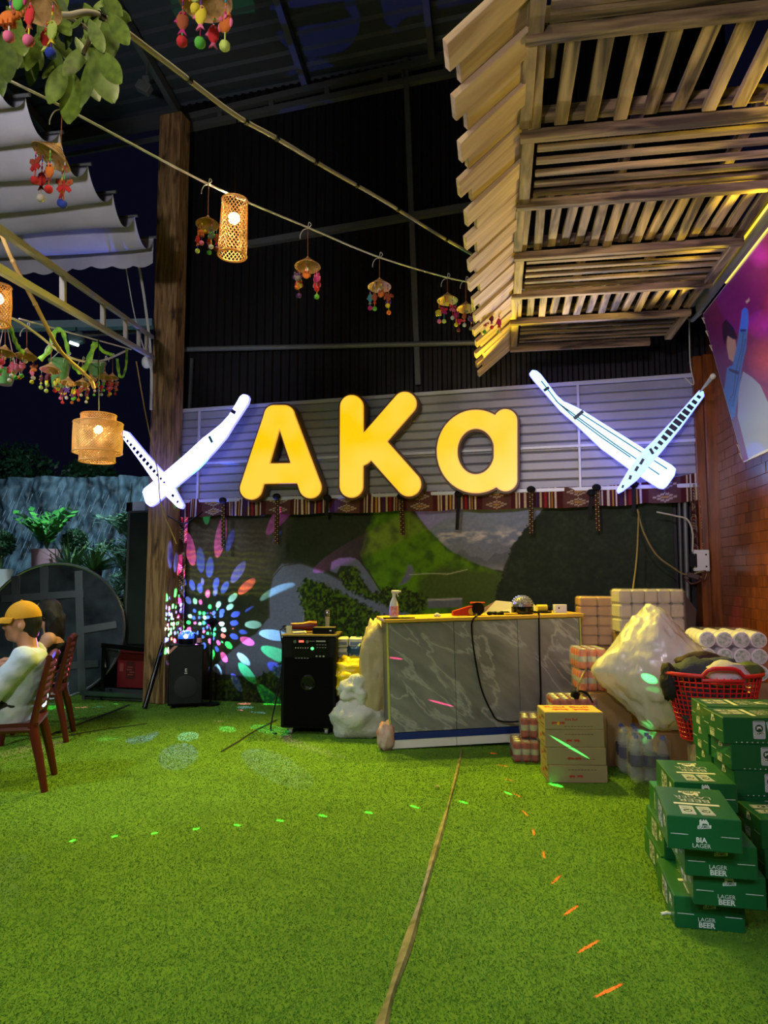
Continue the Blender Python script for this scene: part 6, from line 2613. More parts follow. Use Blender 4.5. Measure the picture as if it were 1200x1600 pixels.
sash('green sash hanging under the left lantern', [(2, 505), (14, 508), (22, 530), (30, 545), (38, 552)], 4.2, .035)
sash('green and yellow sash looped left of the bamboo rod', [(62, 562), (78, 545), (84, 520), (96, 516), (103, 535), (107, 553)], 5.0, .04)
sash('yellow sash draped right of the bamboo rod', [(108, 562), (118, 575), (126, 581), (135, 570), (145, 545), (148, 534)], 5.4, .045)
sash('light green sash sagging between the cords', [(150, 535), (160, 548), (176, 555)], 5.7, .035)
sash('green sash loop hanging nearest the wooden post', [(198, 545), (197, 570), (192, 588), (186, 585), (183, 560)], 6.2, .03)
# green woven baskets behind the mobiles
m_gbask = mat('green_basket', (80, 130, 60), .7, var=.3, vscale=30)
for (x, y, Y, w, h, lab) in ((8, 590, 4.9, 34, 24, 'green woven basket behind the left yard mobiles'), (93, 585, 5.6, 34, 44, 'green conical basket hanging behind the curved rod'), (150, 578, 6.2, 30, 24, 'pale green basket hanging near the yard sashes')):
    c = at(x, y, Y)
    R = w / 2 * Y / FPX
    H = h * Y / FPX
    t = thing('hanging_basket', lab, 'basket', c, 0, 'green hanging baskets')
    MB().lathe([(0.001, -H / 2), (R * .6, -H / 2), (R * .8, 0), (R, H / 2), (R * .94, H / 2), (R * .72, 0), (R * .5, -H / 2 + .01), (0.001, -H / 2 + .01)], 20).build('bowl', m_gbask, t, True)
    MB().tube([(R * math.cos(2 * PI * k / 20), R * math.sin(2 * PI * k / 20), H / 2) for k in range(20)], R * .06, 6, closed=True).build('rim', m_gbask, t, True)
    up_ = at(x, cf_(max(0, x))[0], cf_(max(0, x))[1]) - c
    MB().tube([(-R, 0, H / 2), up_, (R, 0, H / 2)], .004, 5).build('cord', m_rope, t)
# bamboo rod and conduit
m_bamboo = mat('bamboo_rod', (186, 148, 84), .5, var=.2, vscale=6)
rodp = spline([at(-6, 345, 4.0), at(20, 408, 4.1), at(55, 475, 4.3), at(92, 545, 4.6), at(128, 580, 4.9), at(142, 594, 5.0), at(147, 606, 5.05)], 8)
rod = thing('bamboo_rod', 'thin curved bamboo rod hanging down through the yard mobiles', 'rod', (0, 0, 0))
MB().tube(rodp, .013, 8).build('cane', m_bamboo, rod, True)
for k in (8, 16, 24, 33, 40):
    MB().ball(rodp[k], .017, 8, 6).build('node', m_bamboo, rod)
con = thing('conduit', 'long grey flexible conduit with black clips slanting across the upper frame', 'conduit', (0, 0, 0))
cpts = spline([at(60, 22, 2.3), at(105, 24, 2.35), at(158, 25, 2.45), at(250, 90, 2.75), at(365, 178, 3.2), at(432, 216, 3.5), at(514, 265, 3.9), at(600, 314, 4.35), at(680, 364, 4.9), at(742, 400, 5.4)], 8)
MB().tube(cpts, .0115, 10).build('tube', mat('conduit_grey', (158, 146, 128), .9), con, True)
for k in (16, 27, 34, 40, 46, 52, 58, 66):
    p, d = cpts[k], (cpts[k + 1] - cpts[k]).normalized()
    MB().cyl(p - d * .012, p + d * .012, .0155, 10).build('clip', m_black, con)
plg = thing('plug_socket', 'black plug on a thin wire hanging at the eave', 'plug', at(800, 436, 5.25), 0)
MB().tube(spline([at(742, 400, 5.4) - plg.location, at(765, 414, 5.35) - plg.location, at(788, 416, 5.3) - plg.location, at(796, 424, 5.25) - plg.location], 6), .006, 6).build('wire', m_black, plg, True)
MB().box((0, 0, 0), (.05, .04, .075), Matrix.Rotation(.3, 3, 'Y'), bev=.008).build('plug_body', m_black, plg)


# ================================================================== bamboo lanterns
def mat_bamboo_lit():
    m = mat('lantern_bamboo', (236, 196, 130), .6, var=.15, vscale=20)
    nt = m.node_tree
    out = nt.nodes['Material Output']
    tr = nt.nodes.new('ShaderNodeBsdfTranslucent')
    tr.inputs[0].default_value = lin((255, 212, 140)) + (1,)
    mx = nt.nodes.new('ShaderNodeMixShader')
    mx.inputs[0].default_value = .45
    nt.links.new(nt.nodes['Principled BSDF'].outputs[0], mx.inputs[1])
    nt.links.new(tr.outputs[0], mx.inputs[2])
    nt.links.new(mx.outputs[0], out.inputs['Surface'])
    return m


m_lant = mat_bamboo_lit()
m_bulb = glow('bulb_light', (255, 232, 180), 14.0)


def weave(q, prof, n, w, th, turns=.35, seg=16):
    """two families of flat helical strips following the profile [(r,z)..]"""
    zs = [p[1] for p in prof]
    rs_ = [p[0] for p in prof]
    L = zs[-1] - zs[0]
    for fam in (-1, 1):
        for k in range(n):
            pts = []
            for j in range(seg + 1):
                f = j / seg
                z = zs[0] + L * f
                r = float(np.interp(z, zs, rs_)) + fam * th * .6
                a = 2 * PI * (k / n + fam * turns * f * 1.0)
                pts.append(Vector((r * math.cos(a), r * math.sin(a), z)))
            vs, fs = [], []
            for j, p in enumerate(pts):
                tn = (pts[min(j + 1, seg)] - pts[max(j - 1, 0)]).normalized()
                rad = Vector((p.x, p.y, 0)).normalized()
                s = tn.cross(rad) * (w / 2)
                vs += [p + s + rad * th / 2, p - s + rad * th / 2, p - s - rad * th / 2, p + s - rad * th / 2]
            for j in range(seg):
                a_, b_ = 4 * j, 4 * j + 4
                for e in range(4):
                    fs.append([a_ + e, a_ + (e + 1) % 4, b_ + (e + 1) % 4, b_ + e])
            q.add(vs, fs)


def ring(q, r, z, t=.004, n=32):
    q.tube([(r * math.cos(2 * PI * k / n), r * math.sin(2 * PI * k / n), z) for k in range(n)], t, 6, closed=True)


def lantern(label, px, py, Y, tiers, cord_to, energy, bulbz, tilt=0.0):
    """tiers: list of (radius profile px, z0, z1 in px below/above centre)"""
    c = at(px, py, Y)
    k = Y / FPX
    t = thing('bamboo_lantern', label, 'lantern', c, 0, 'woven bamboo lanterns')
    t.rotation_euler = (0, tilt, 0)
    for prof, n, turns in tiers:
        P = [(r * k, z * k) for r, z in prof]
        q = MB()
        weave(q, P, n, .0046 * Y / 3.9, .0014, turns)
        q.build('woven_shade', m_lant, t)['kind'] = 'stuff'
        q = MB()
        ring(q, P[0][0], P[0][1], .006)
        ring(q, P[-1][0], P[-1][1], .006)
        q.build('hoop', m_lant, t, True)
    MB().ball((0, 0, bulbz * k), .032, 14, 10).build('bulb', m_bulb, t, True)
    MB().cyl((0, 0, bulbz * k + .03), (0, 0, bulbz * k + .075), .018, 10).build('lamp_holder', m_black, t, True)
    if cord_to:
        MB().tube([Vector((0, 0, bulbz * k + .07)), at(*cord_to) - c], .004, 6).build('cord', m_black, t)
    l = lamp('lantern_bulb_light', 'POINT', c + Vector((0, 0, bulbz * k)), energy, (1.0, .78, .45), radius=.034)
    return t


lantern('tall tapered bamboo lantern hanging from the conduit', 365, 356, 3.75, [([(22.5, -47), (23, -30), (21.5, 10), (20.5, 46)], 22, .5)], (365, 178, 3.75), 130, 16, tilt=.03)
lantern('stacked three-tier bamboo lantern glowing in the left yard', 153, 685, 5.2, [([(26.5, 18), (26.5, 37)], 42, .12), ([(37, -23), (37.5, 0), (37, 24)], 54, .2), ([(27, -37), (27, -18)], 42, .12)], (154, 506, 5.6), 60, 14)
lantern('bamboo lantern cut by the left frame edge above the yard mobiles', -4, 478, 3.9, [([(20, -30), (21, 0), (19, 32)], 26, .35)], (-4, 380, 3.9), 12, 12)

# ================================================================== leafy branch at the upper left
m_leaf = mat('broad_leaf', (98, 118, 34), .5, var=.35, vscale=6, rgb2=(66, 84, 22), objrand=.2)
br_ = thing('leafy_branch', 'branch of broad green leaves reaching in at the upper left corner', 'branch', (0, 0, 0))
MB().tube(spline([at(-40, -40, 2.5), at(40, 5, 2.5), at(100, 25, 2.5), at(140, 50, 2.5), at(130, 85, 2.5)], 6), .008, 6).build('stem', mat('branch_bark', (70, 60, 34), .8), br_)
leaf_me = None


def leaf_data():
    q = MB()
    n = 8
    vs, fs = [], []
    for i in range(n + 1):
        f = i / n
        w = .21 * math.sin(PI * min(1, f * .97 + .02)) ** .75
        vs += [(-w, .05 * abs(w) + .04 * math.sin(f * 3), -f), (0, -.02 + .04 * math.sin(f * 3), -f), (w, .05 * abs(w) + .04 * math.sin(f * 3), -f)]
    for i in range(n):
        a = i * 3
        fs += [[a, a + 1, a + 4, a + 3], [a + 1, a + 2, a + 5, a + 4]]
    q.add(vs, fs)
    o = q.build('leaf', m_leaf, None, 'all', recalc=False)
    me = o.data
    bpy.data.objects.remove(o)
    return me


leaf_me = leaf_data()
rl_ = random.Random(17)
# (tip pixel, base pixel)
LV = [((80, 152), (100, 100)), ((108, 180), (112, 112)), ((128, 155), (142, 88)), ((172, 148), (146, 80)), ((183, 122), (150, 78)), ((98, 138), (92, 104)), ((70, 118), (86, 92)), ((152, 152), (138, 118)),
      ((172, 82), (165, 25)), ((196, 62), (170, 20)), ((12, 116), (4, 50)), ((2, 140), (-8, 80)), ((34, 78), (22, 30)), ((58, 94), (52, 60)), ((112, 42), (130, 26)), ((130, 66), (156, 62)),
      ((150, 9), (172, -4)), ((198, 30), (166, 12)), ((80, 45), (92, 20)), ((130, 80), (118, 58)), ((90, 80), (78, 40)), ((146, 40), (132, 5)), ((30, 50), (10, 10)), ((120, 100), (125, 60)), ((70, 70), (60, 30)),
      ((104, 70), (110, 30)), ((158, 74), (140, 30)), ((186, 20), (160, -10)), ((20, 92), (36, 50))]
for _k in range(24):
    _bx, _by = rl_.uniform(-10, 165), rl_.uniform(-25, 80)
    _a = rl_.uniform(-.7, .9)
    LV.append(((_bx + 45 * math.sin(_a), _by + 50 * math.cos(_a)), (_bx, _by)))
for i, (tip, base) in enumerate(LV):
    Yl = 2.45 + rl_.uniform(-.08, .25) + (.15 if i > 28 else 0)
    a, b = at(*base, Yl), at(*tip, Yl + rl_.uniform(-.05, .05))
    d = b - a
    o = link('leaf', leaf_me, br_)
    L = d.length
    z = -d.normalized()
    y = Vector((rl_.uniform(-.4, .4), 1, rl_.uniform(-.3, .3)))
    x = y.cross(z).normalized()
    y = z.cross(x)
    o.matrix_local = Matrix.Translation(a) @ Matrix((x, y, z)).transposed().to_4x4() @ Matrix.Diagonal((L * 1.1, L * 1.2, L * 1.2, 1))

# ================================================================== red plastic chairs
m_chair = mat('dark_red_plastic', (82, 24, 22), .35)


def chair_parts(t):
    """chair facing local -x, back at +x, origin on the floor under the seat centre"""
    q = MB()
    # seat: rounded slab with a slight dish
    n = 10
    vs, fs = [], []
    for i in range(n + 1):
        for j in range(n + 1):
            x = -.21 + .42 * i / n
            y = -.205 + .41 * j / n
            k = max(abs(x) / .21, abs(y) / .205)
            z = .445 - .012 * (1 - k ** 2) - (.02 if x < -.19 else 0)
            vs.append((x, y, z))
    m_ = len(vs)
    vs += [(a, b, c - .022) for a, b, c in vs]
    for i in range(n):
        for j in range(n):
            a = i * (n + 1) + j
            fs.append([a, a + n + 1, a + n + 2, a + 1])
            fs.append([m_ + a, m_ + a + 1, m_ + a + n + 2, m_ + a + n + 1])
    for i in range(n):
        for a, b in ((i, i + 1), (i * (n + 1), (i + 1) * (n + 1)), (n * (n + 1) + i, n * (n + 1) + i + 1), (i * (n + 1) + n, (i + 1) * (n + 1) + n)):
            fs.append([a, b, m_ + b, m_ + a])
    q.add(vs, fs).build('seat', m_chair, t, True)
    for y0 in (-1, 1):
        MB().tube([(-.18, y0 * .185, .43), (-.215, y0 * .20, .2), (-.235, y0 * .215, 0)], [.032, .027, .022], 8, flat=.8).build('leg', m_chair, t, True)
        MB().tube([(.17, y0 * .185, .43), (.225, y0 * .20, .2), (.265, y0 * .215, 0)], [.036, .03, .024], 8, flat=.8).build('leg', m_chair, t, True)
        MB().tube([(.17, y0 * .19, .40), (.205, y0 * .19, .60), (.255, y0 * .18, .86)], [.028, .024, .02], 8, flat=.7).build('back_post', m_chair, t, True)
        MB().tube([(-.17, y0 * .195, .405), (.17, y0 * .195, .40)], .022, 6).build('apron', m_chair, t, True)
    MB().tube(spline([(.255, -.185, .855), (.262, 0, .878), (.255, .185, .855)], 5), .022, 8).build('top_rail', m_chair, t, True)
    for k in range(7):
        z = .52 + k * .047
        x = .185 + (z - .5) * .185
        MB().tube(spline([(x, -.18, z), (x + .018, 0, z), (x, .18, z)], 4), .013, 6, flat=1.4).build('back_slat', m_chair, t, True)


ca = on_h(50, 1243)
chA = thing('plastic_chair', 'dark red plastic chair under the man in the yellow cap', 'chair', (ca.x - .27, ca.y + .20, 0), math.radians(17), 'red plastic chairs')
chair_parts(chA)
cbk = on_h(73, 1162)
chB = copy_tree(chA)
chB.location = (cbk.x - .17, cbk.y + .18, 0)
chB.rotation_euler = (0, 0, math.radians(16))
chB['label'] = 'dark red plastic chair under the long-haired person'


# ================================================================== people
def remeshed(name, meshes, voxel, m, parent, smooth_it=4):
    bm = bmesh.new()
    for me in meshes:
        bm.from_mesh(me)
    me = bpy.data.meshes.new(name)
    bm.to_mesh(me)
    bm.free()
    o = bpy.data.objects.new(name, me)
    COL.objects.link(o)
    r = o.modifiers.new('re', 'REMESH')
    r.mode = 'VOXEL'
    r.voxel_size = voxel
    s = o.modifiers.new('sm', 'SMOOTH')
    s.factor = .5
    s.iterations = smooth_it
    dg = bpy.context.evaluated_depsgraph_get()
    m2 = bpy.data.meshes.new_from_object(o.evaluated_get(dg))
    bpy.data.objects.remove(o)
    m2.materials.clear()
    m2.materials.append(m)
    return link(name, m2, parent, 'all')


def mbmesh(q):
    o = q.build('tmp', m_black)
    me = o.data
    bpy.data.objects.remove(o)
    return me


def head_mesh(c, s=1.0, yaw=0.0):
    """head facing -x; c = centre of the skull"""
    R = Matrix.Rotation(yaw, 3, 'Z')
    c = Vector(c)
    q = MB()

    def B(p, r, sc):
        q.ball(c + R @ (Vector(p) * s), r * s, 16, 12, sc, R)
    B((.005, 0, .02), .098, (1.02, .80, 1.0))
    B((-.035, 0, -.055), .07, (.85, .80, 1.05))
    B((-.062, 0, -.098), .032, (.8, 1.0, .7))
    B((-.098, 0, -.028), .017, (1.1, .8, 1.3))
    B((-.088, 0, -.012), .014, (.8, .7, 2.0))
    B((-.085, 0, -.072), .020, (.6, 1.3, .45))
    B((-.083, 0, -.084), .018, (.6, 1.2, .45))
    for y in (-1, 1):
        B((-.074, y * .033, .018), .019, (.6, 1.4, .5))
        B((.012, y * .080, -.02), .028, (.85, .35, 1.15))
        B((-.07, y * .035, -.035), .026, (.6, 1, .8))
    q.tube([c + R @ Vector((.02, 0, -.05)) * s, c + R @ Vector((.045, 0, -.17)) * s], [.058 * s, .062 * s], 12)
    return mbmesh(q)


def hand_mesh(wrist, d, up, side, curl=.5, s=1.0):
    """palm + five fingers along d; side = thumb direction"""
    d, up, side = Vector(d).normalized(), Vector(up).normalized(), Vector(side).normalized()
    w = Vector(wrist)
    q = MB()
    q.tube([w, w + d * .045 * s, w + d * .085 * s], [.026 * s, .036 * s, .034 * s], 10, flat=.5)
    for k, (off_, ln) in enumerate(((.030, .068), (.010, .076), (-.010, .070), (-.029, .055))):
        b = w + d * .078 * s + side * off_ * s
        m1 = b + (d * math.cos(curl * .5) - up * math.sin(curl * .5)) * ln * .5 * s
        m2 = m1 + (d * math.cos(curl * 1.2) - up * math.sin(curl * 1.2)) * ln * .5 * s
        q.tube([b - d * .02 * s, b, m1, m2], [.010 * s, .0095 * s, .0085 * s, .006 * s], 8)
    b = w + d * .03 * s + side * .028 * s
    q.tube([b, b + (d * .6 + side * .7) * .035 * s, b + (d * .9 + side * .5 - up * .3) * .065 * s], [.013 * s, .011 * s, .007 * s], 8)
    return mbmesh(q)


m_skin = mat('skin_tone', (206, 150, 122), .5, sss=.1, var=.08, vscale=12)
m_shirt = mat('pale_shirt', (186, 200, 222), .85, var=.10, vscale=6, bump=.3, bscale=16)
m_shorts = mat('black_trousers', (26, 27, 30), .85)
m_blacktop = mat('black_top', (16, 15, 17), .85)
m_hair = mat('dark_hair', (20, 13, 12), .5, var=.4, vscale=50, stretch=(6, 6, 1), bump=.5, bscale=60)
m_cap = mat('mustard_cap', (206, 146, 24), .8, bump=.2, bscale=120)


def loft(q, rings, n=20):
    """rings: (centre, rx, ry) stacked ellipses, closed at both ends"""
    vs, fs = [], []
    for c, rx, ry in rings:
        for k in range(n):
            a = 2 * PI * k / n
            vs.append(Vector(c) + Vector((rx * math.cos(a), ry * math.sin(a), 0)))
    for i in range(len(rings) - 1):
        for k in range(n):
            fs.append([i * n + k, i * n + (k + 1) % n, (i + 1) * n + (k + 1) % n, (i + 1) * n + k])
    fs += [list(range(n))[::-1], [(len(rings) - 1) * n + k for k in range(n)]]
    q.add(vs, fs)


def limb(q, pts, rs):
    for i in range(len(pts) - 1):
        q.tube([pts[i], pts[i + 1]], [rs[i], rs[i + 1]], 14)
    for p, r in zip(pts, rs):
        q.ball(p, r * .995, 14, 10)


def seated(label, base, yaw, lean, shirt, pants, sleeves, headpos, head_s=1.0, b=1.0):
    """seated figure facing local -x; base = point on the floor under the hips"""
    t = thing('person', label, 'person', base, yaw)
    hz = .53
    hp = Vector(headpos)
    nk = hp + Vector((.045, 0, -.165))                    # base of the neck
    hip = Vector((.02, 0, hz))
    ch = hip.lerp(nk, .70) + Vector((.03, 0, 0))
    wa = hip.lerp(nk, .36) + Vector((.045, 0, 0))
    sh_ = hip.lerp(nk, .90) + Vector((.02, 0, 0))

    def torso(q, g):
        loft(q, [(hip + Vector((0, 0, -.10)), .10 * b + g, .14 * b + g), (hip, .125 * b + g, .175 * b + g), (wa, .115 * b + g, .155 * b + g), (ch, .125 * b + g, .185 * b + g),
                 (sh_, .085 * b + g, .165 * b + g), (nk + Vector((0, 0, -.005)), .055 + g * .6, .075 + g * .6)])
        for s in (-1, 1):
            q.ball(sh_ + Vector((0, s * .165 * b, -.02)), .068 + g, 14, 10)
    arms = []
    for s in (-1, 1):
        S = sh_ + Vector((0, s * .175 * b, -.025))
        Ee = S + Vector((-.17, s * .04, -.22))
        Ww = Ee + Vector((-.24, -s * .06, .03))
        arms.append((S, Ee, Ww))
    legs = []
    for s in (-1, 1):
        legs.append((Vector((0, s * .095, hz - .01)), Vector((-.43, s * .13, hz - .02)), Vector((-.44, s * .14, .09))))
    q = MB()
    torso(q, 0)
    for S, Ee, Ww in arms:
        limb(q, [S, Ee, Ww], [.055, .043, .03])
    for A, K, F in legs:
        limb(q, [A, K, F], [.088, .062, .04])
        q.ball(F + Vector((-.06, 0, -.05)), .05, 12, 8, (2.0, .75, .7))
    limb(q, [nk + Vector((.0, 0, -.02)), hp + Vector((.035, 0, -.06))], [.060, .056])
    hands = [hand_mesh(arms[k][2], (-1, 0, -.1), (0, 0, 1), (0, 1 if k == 0 else -1, 0), .5) for k in (0, 1)]
    remeshed('body', [mbmesh(q), head_mesh(hp, head_s)] + hands, .0095, m_skin, t, 3)
    q = MB()
    torso(q, .014)
    if sleeves:
        for S, Ee, Ww in arms:
            limb(q, [S, Ee, Ee.lerp(Ww, .3)], [.078, .070, .064])
        loft(q, [(hip + Vector((0, 0, -.13)), .135 * b, .19 * b), (hip, .148 * b, .20 * b)])
    else:
        pass
    sh = remeshed('shirt', [mbmesh(q)], .011, shirt, t, 3)
    if not sleeves:                                       # sleeveless: cut above the armpits
        bm = bmesh.new()
        bm.from_mesh(sh.data)
        bmesh.ops.delete(bm, geom=[v for v in bm.verts if v.co.z > ch.z + .03 or abs(v.co.y) > .165 * b + .02], context='VERTS')
        bm.to_mesh(sh.data)
        bm.free()
    for v in sh.data.vertices:
        n = noise.noise(Vector((v.co.x * 5, v.co.y * 5, v.co.z * 12 + v.co.x * 8)))
        n2 = noise.noise(Vector((v.co.x * 9 + 4, v.co.y * 9, v.co.z * 24 - v.co.x * 12)))
        v.co += v.normal * ((.010 * n + .006 * n2) if sleeves else .002 * n)
    q = MB()
    loft(q, [(hip + Vector((0, 0, -.115)), .13 * b, .175 * b), (hip + Vector((0, 0, .04)), .14 * b, .19 * b)])
    for A, K, F in legs:
        limb(q, [A, K, K.lerp(F, .75)], [.104, .08, .062])
    remeshed('trousers', [mbmesh(q)], .013, pants, t, 3)
    for A, K, F in legs:
        MB().ball(F + Vector((-.05, 0, -.045)), .058, 14, 8, (2.0, .8, .72)).build('shoe', m_black, t, True)
    return t, hp


ha = at(34, 972, ca.y + .20)                                # man's head centre
Abase = Vector((chA.location.x - .02, chA.location.y, 0))
yawA = math.radians(16)
Ra = Matrix.Rotation(-yawA, 3, 'Z')
hpA = Ra @ (ha - Abase)
man, hp = seated('person in mustard cap and pale shirt seated in profile at the left edge', Abase, yawA, .3, m_shirt, m_shorts, True, hpA, 1.06, 1.0)
# hair under the cap
q = MB()
q.ball(hp + Vector((.035, 0, .005)), .100, 18, 12, (.95, .84, 1.0))
q.ball(hp + Vector((.07, 0, -.06)), .06, 12, 8, (.8, 1.1, 1.0))
remeshed('hair', [mbmesh(q)], .011, m_hair, man, 2)
# cap: dome and brim
capg = MB()
prof = [(.116 * math.cos(a), .118 * math.sin(a)) for a in [PI / 2 * k / 9 for k in range(10)]]
prof[-1] = (.001, prof[-1][1])
RT = Matrix.Rotation(-.10, 3, 'Y')
capg.lathe(prof, 26, hp + Vector((.010, 0, .028)), RT, sy=.86)
cap = capg.build('cap', m_cap, man, True)
bq = MB()
vs, fs = [], []
for i in range(13):
    a = -1.25 + 2.5 * i / 12
    for f, dz in ((.95, .004), (1.28, -.004), (1.62, -.028)):
        ex = 1.0 if f < 1 else 1.0
        vs.append(hp + Vector((.010 - .115 * f * math.cos(a) ** 1.0 * (1 if f < 1.1 else 1.02), .099 * min(f, 1.12) * math.sin(a), .034 + dz)))
for i in range(12):
    for k in range(2):
        a = i * 3 + k
        fs.append([a, a + 1, a + 4, a + 3])
nv = len(vs)
vs += [v + Vector((0, 0, -.008)) for v in vs]
fs += [[nv + x for x in f][::-1] for f in fs]
for i in range(12):
    fs.append([i * 3 + 2, i * 3 + 5, nv + i * 3 + 5, nv + i * 3 + 2])
bq.add(vs, fs).build('brim', m_cap, cap, True)
MB().ball(hp + Vector((-.005, 0, .146)), .010, 8, 6, (1, 1, .6)).build('button', m_cap, cap)
for y in (-1, 1):
    MB().ball(hp + Vector((-.088, y * .035, .006)), .011, 10, 8).build('eye', mat('eye_white', (230, 226, 222), .2), man, True)

hb_ = at(72, 958, chB.location.y + .05)
Bbase = Vector((chB.location.x - .02, chB.location.y, 0))
yawB = math.radians(14)
hpB = Matrix.Rotation(-yawB, 3, 'Z') @ (hb_ - Bbase)
wom, hp2 = seated('person with long dark wavy hair and black sleeveless top seated behind', Bbase, yawB, .2, m_blacktop, m_shorts, False, hpB, .98, .9)
q = MB()
q.ball(hp2 + Vector((.025, 0, .02)), .108, 18, 12, (1, .9, 1.05))
rh = random.Random(6)
for k in range(26):
    a = rh.uniform(-1.9, 1.9)
    st = hp2 + Vector((.06 * math.cos(a) + .03, .085 * math.sin(a), rh.uniform(-.02, .05)))
    pts = [st]
    for j in range(6):
        pts.append(st + Vector((.035 + .012 * math.sin(j * 1.7 + k), .01 * math.cos(j * 1.3 + k * 2), -.055 * (j + 1))))
    q.tube(pts, [.028, .032, .034, .032, .028, .022, .012], 7)
remeshed('hair', [mbmesh(q)], .011, m_hair, wom, 1)

# ================================================================== round table standing on edge behind the people
tz = on_h(85, 1092)
tc_ = at(85, 985, tz.y - .05)
TR = 103 * tc_.y / FPX
tbl = thing('round_table', 'big round steel-framed table top standing on its edge behind the people', 'table', tc_, math.radians(6))
tbl.rotation_euler = (math.radians(-4), 0, math.radians(10))
RX = Matrix.Rotation(PI / 2, 3, 'X')
m_ttop = mat('smoky_laminate', (78, 88, 96), .14, .2, var=.4, vscale=3, rgb2=(40, 46, 52), coat=.4)
m_tsteel = mat('dull_steel', (104, 112, 116), .28, .7)
MB().lathe([(0, -.012), (TR - .01, -.012), (TR - .01, .012), (0, .012)], 64, (0, 0, 0), RX).build('disc', m_ttop, tbl, True)
MB().tube([(TR * math.cos(2 * PI * k / 64), 0, TR * math.sin(2 * PI * k / 64)) for k in range(64)], .018, 8, closed=True).build('steel_rim', m_chrome, tbl, True)
for x, w in ((-.40, .085), (-.10, .085), (.28, .085)):
    h = math.sqrt(TR * TR - x * x) - .03
    MB().bar((x - .05, -.02, h), (x + .06, -.02, -h), w, .018, up=(0, 1, 0)).build('stiffener', m_tsteel, tbl)
for z, x0, x1 in ((.36, -.58, .30), (-.44, -.5, .5), (.0, .30, .68)):
    MB().bar((x0, -.024, z), (x1, -.024, z + .06), .08, .016, up=(0, 1, 0)).build('stiffener', m_tsteel, tbl)

# ================================================================== left yard: kerb, raised pond, waterfall wall, plants
m_stone = mat('dark_stone', (58, 54, 48), .85, var=.4, vscale=7, bump=.5, bscale=25)
kerb = struct(MB().box((-5.4, 8.95, .24), (5.6, .3, .48), bev=.02).build('wall_left', m_stone), 'low dark stone kerb at the end of the turf')
m_pave = mat('pond_rim', (120, 140, 150), .5, var=.3, vscale=5)
pond = thing('pond', 'raised pond with a pale stone rim under the waterfall wall', 'pond', (-6.2, 10.9, 0))
MB().box((0, -1.15, .56), (7.2, .3, 1.12), bev=.02).build('front_wall', m_stone, pond)
MB().box((0, -1.15, 1.14), (7.2, .36, .05), bev=.01).build('rim_slab', m_pave, pond)
MB().box((0, .05, 1.08), (7.2, 2.2, .04)).build('water', mat('pond_water', (70, 120, 140), .08, coat=.5, bump=.4, bscale=7), pond)
# waterfall rock wall
m_fall = mat('waterfall_rock', (112, 140, 156), .55, var=.9, vscale=3.2, rgb2=(14, 22, 28), stretch=(2.6, 1, .8), bump=.8, bscale=12)


def fall_pt(s, t):
    P = np.empty(s.shape + (3,))
    P[..., 0] = -9.4 + 6.4 * s
    n = vnoise(s * 26, t * 7, 31)
    n2 = vnoise(s * 90, t * 14, 32)
    P[..., 1] = 12.0 + .5 * (.5 - n) + .12 * n2 + .2 * t
    P[..., 2] = 1.02 + (1.98 + .10 * s + .12 * vnoise(s * 12, 0 * t, 33)) * t
    return P


fw = grid_mesh('waterfall_wall', 200, 50, fall_pt, None, m_fall, smooth=True)
tag(fw, 'blue-lit rock wall streaked by falling water at the far left', 'rock wall')
m_wstreak = mat('water_streak', (190, 220, 236), .3, alpha=.55)
q = MB()
rw_ = random.Random(12)
for k in range(520):
    x = rw_.uniform(-9.2, -3.1)
    z = 1.2 + 1.7 * rw_.random()
    L = rw_.uniform(.08, .3)
    y = 11.72 + rw_.uniform(-.08, .05)
    q.bar((x, y, z), (x - L * .3, y - .02, z - L), .008, .004)
o = q.build('falling_water', m_wstreak)
tag(o, 'thin white streaks of water running down the rock wall', 'water', kind='stuff')


# plants
def leafset(q, base, stems, rng, stem_h, spread, leaf_l, leaf_w, nleaf, droop=.2, m=0):
    for k in range(stems):
        a = rng.uniform(0, 2 * PI)
        h = stem_h * rng.uniform(.7, 1.1)
        sp = spread * rng.uniform(.3, 1)
        pts = []
        for j in range(6):
            f = j / 5
            pts.append(Vector(base) + Vector((math.cos(a) * sp * f ** 1.3, math.sin(a) * sp * f ** 1.3, h * f - droop * h * f ** 3)))
        q.tube(pts, [.008, .007, .006, .005, .004, .002], 4, m=1)
        for j in range(nleaf):
            f = .2 + .8 * j / max(1, nleaf - 1)
            i = min(4, int(f * 5))
            p = pts[i].lerp(pts[i + 1], f * 5 - i)
            sd = 1 if j % 2 else -1
            tn = (pts[i + 1] - pts[i]).normalized()
            out = tn.cross(Vector((0, 0, 1)))
            out = (out.normalized() if out.length > 1e-3 else Vector((1, 0, 0))) * sd
            d = (out * rng.uniform(.6, 1) + tn * rng.uniform(.3, .9) + Vector((0, 0, rng.uniform(-.2, .3)))).normalized()
            ll = leaf_l * rng.uniform(.7, 1.15)
            s = d.cross(Vector((rng.uniform(-.5, .5), -.6, 1))).normalized() * leaf_w
            q.add([p, p + d * ll * .5 + s, p + d * ll, p + d * ll * .5 - s], [[0, 1, 2, 3]], m)


def plant(name, label, base, fn, mats, pot=None, group=None):
    t = thing(name, label, 'plant', base, 0, group)
    q = MB()
    fn(q)
    q.build('foliage', mats, t, recalc=False)['kind'] = 'stuff'
    if pot:
        mp_, prof = pot
        MB().lathe(prof, 28).build('pot', mp_, t, True)
    return t


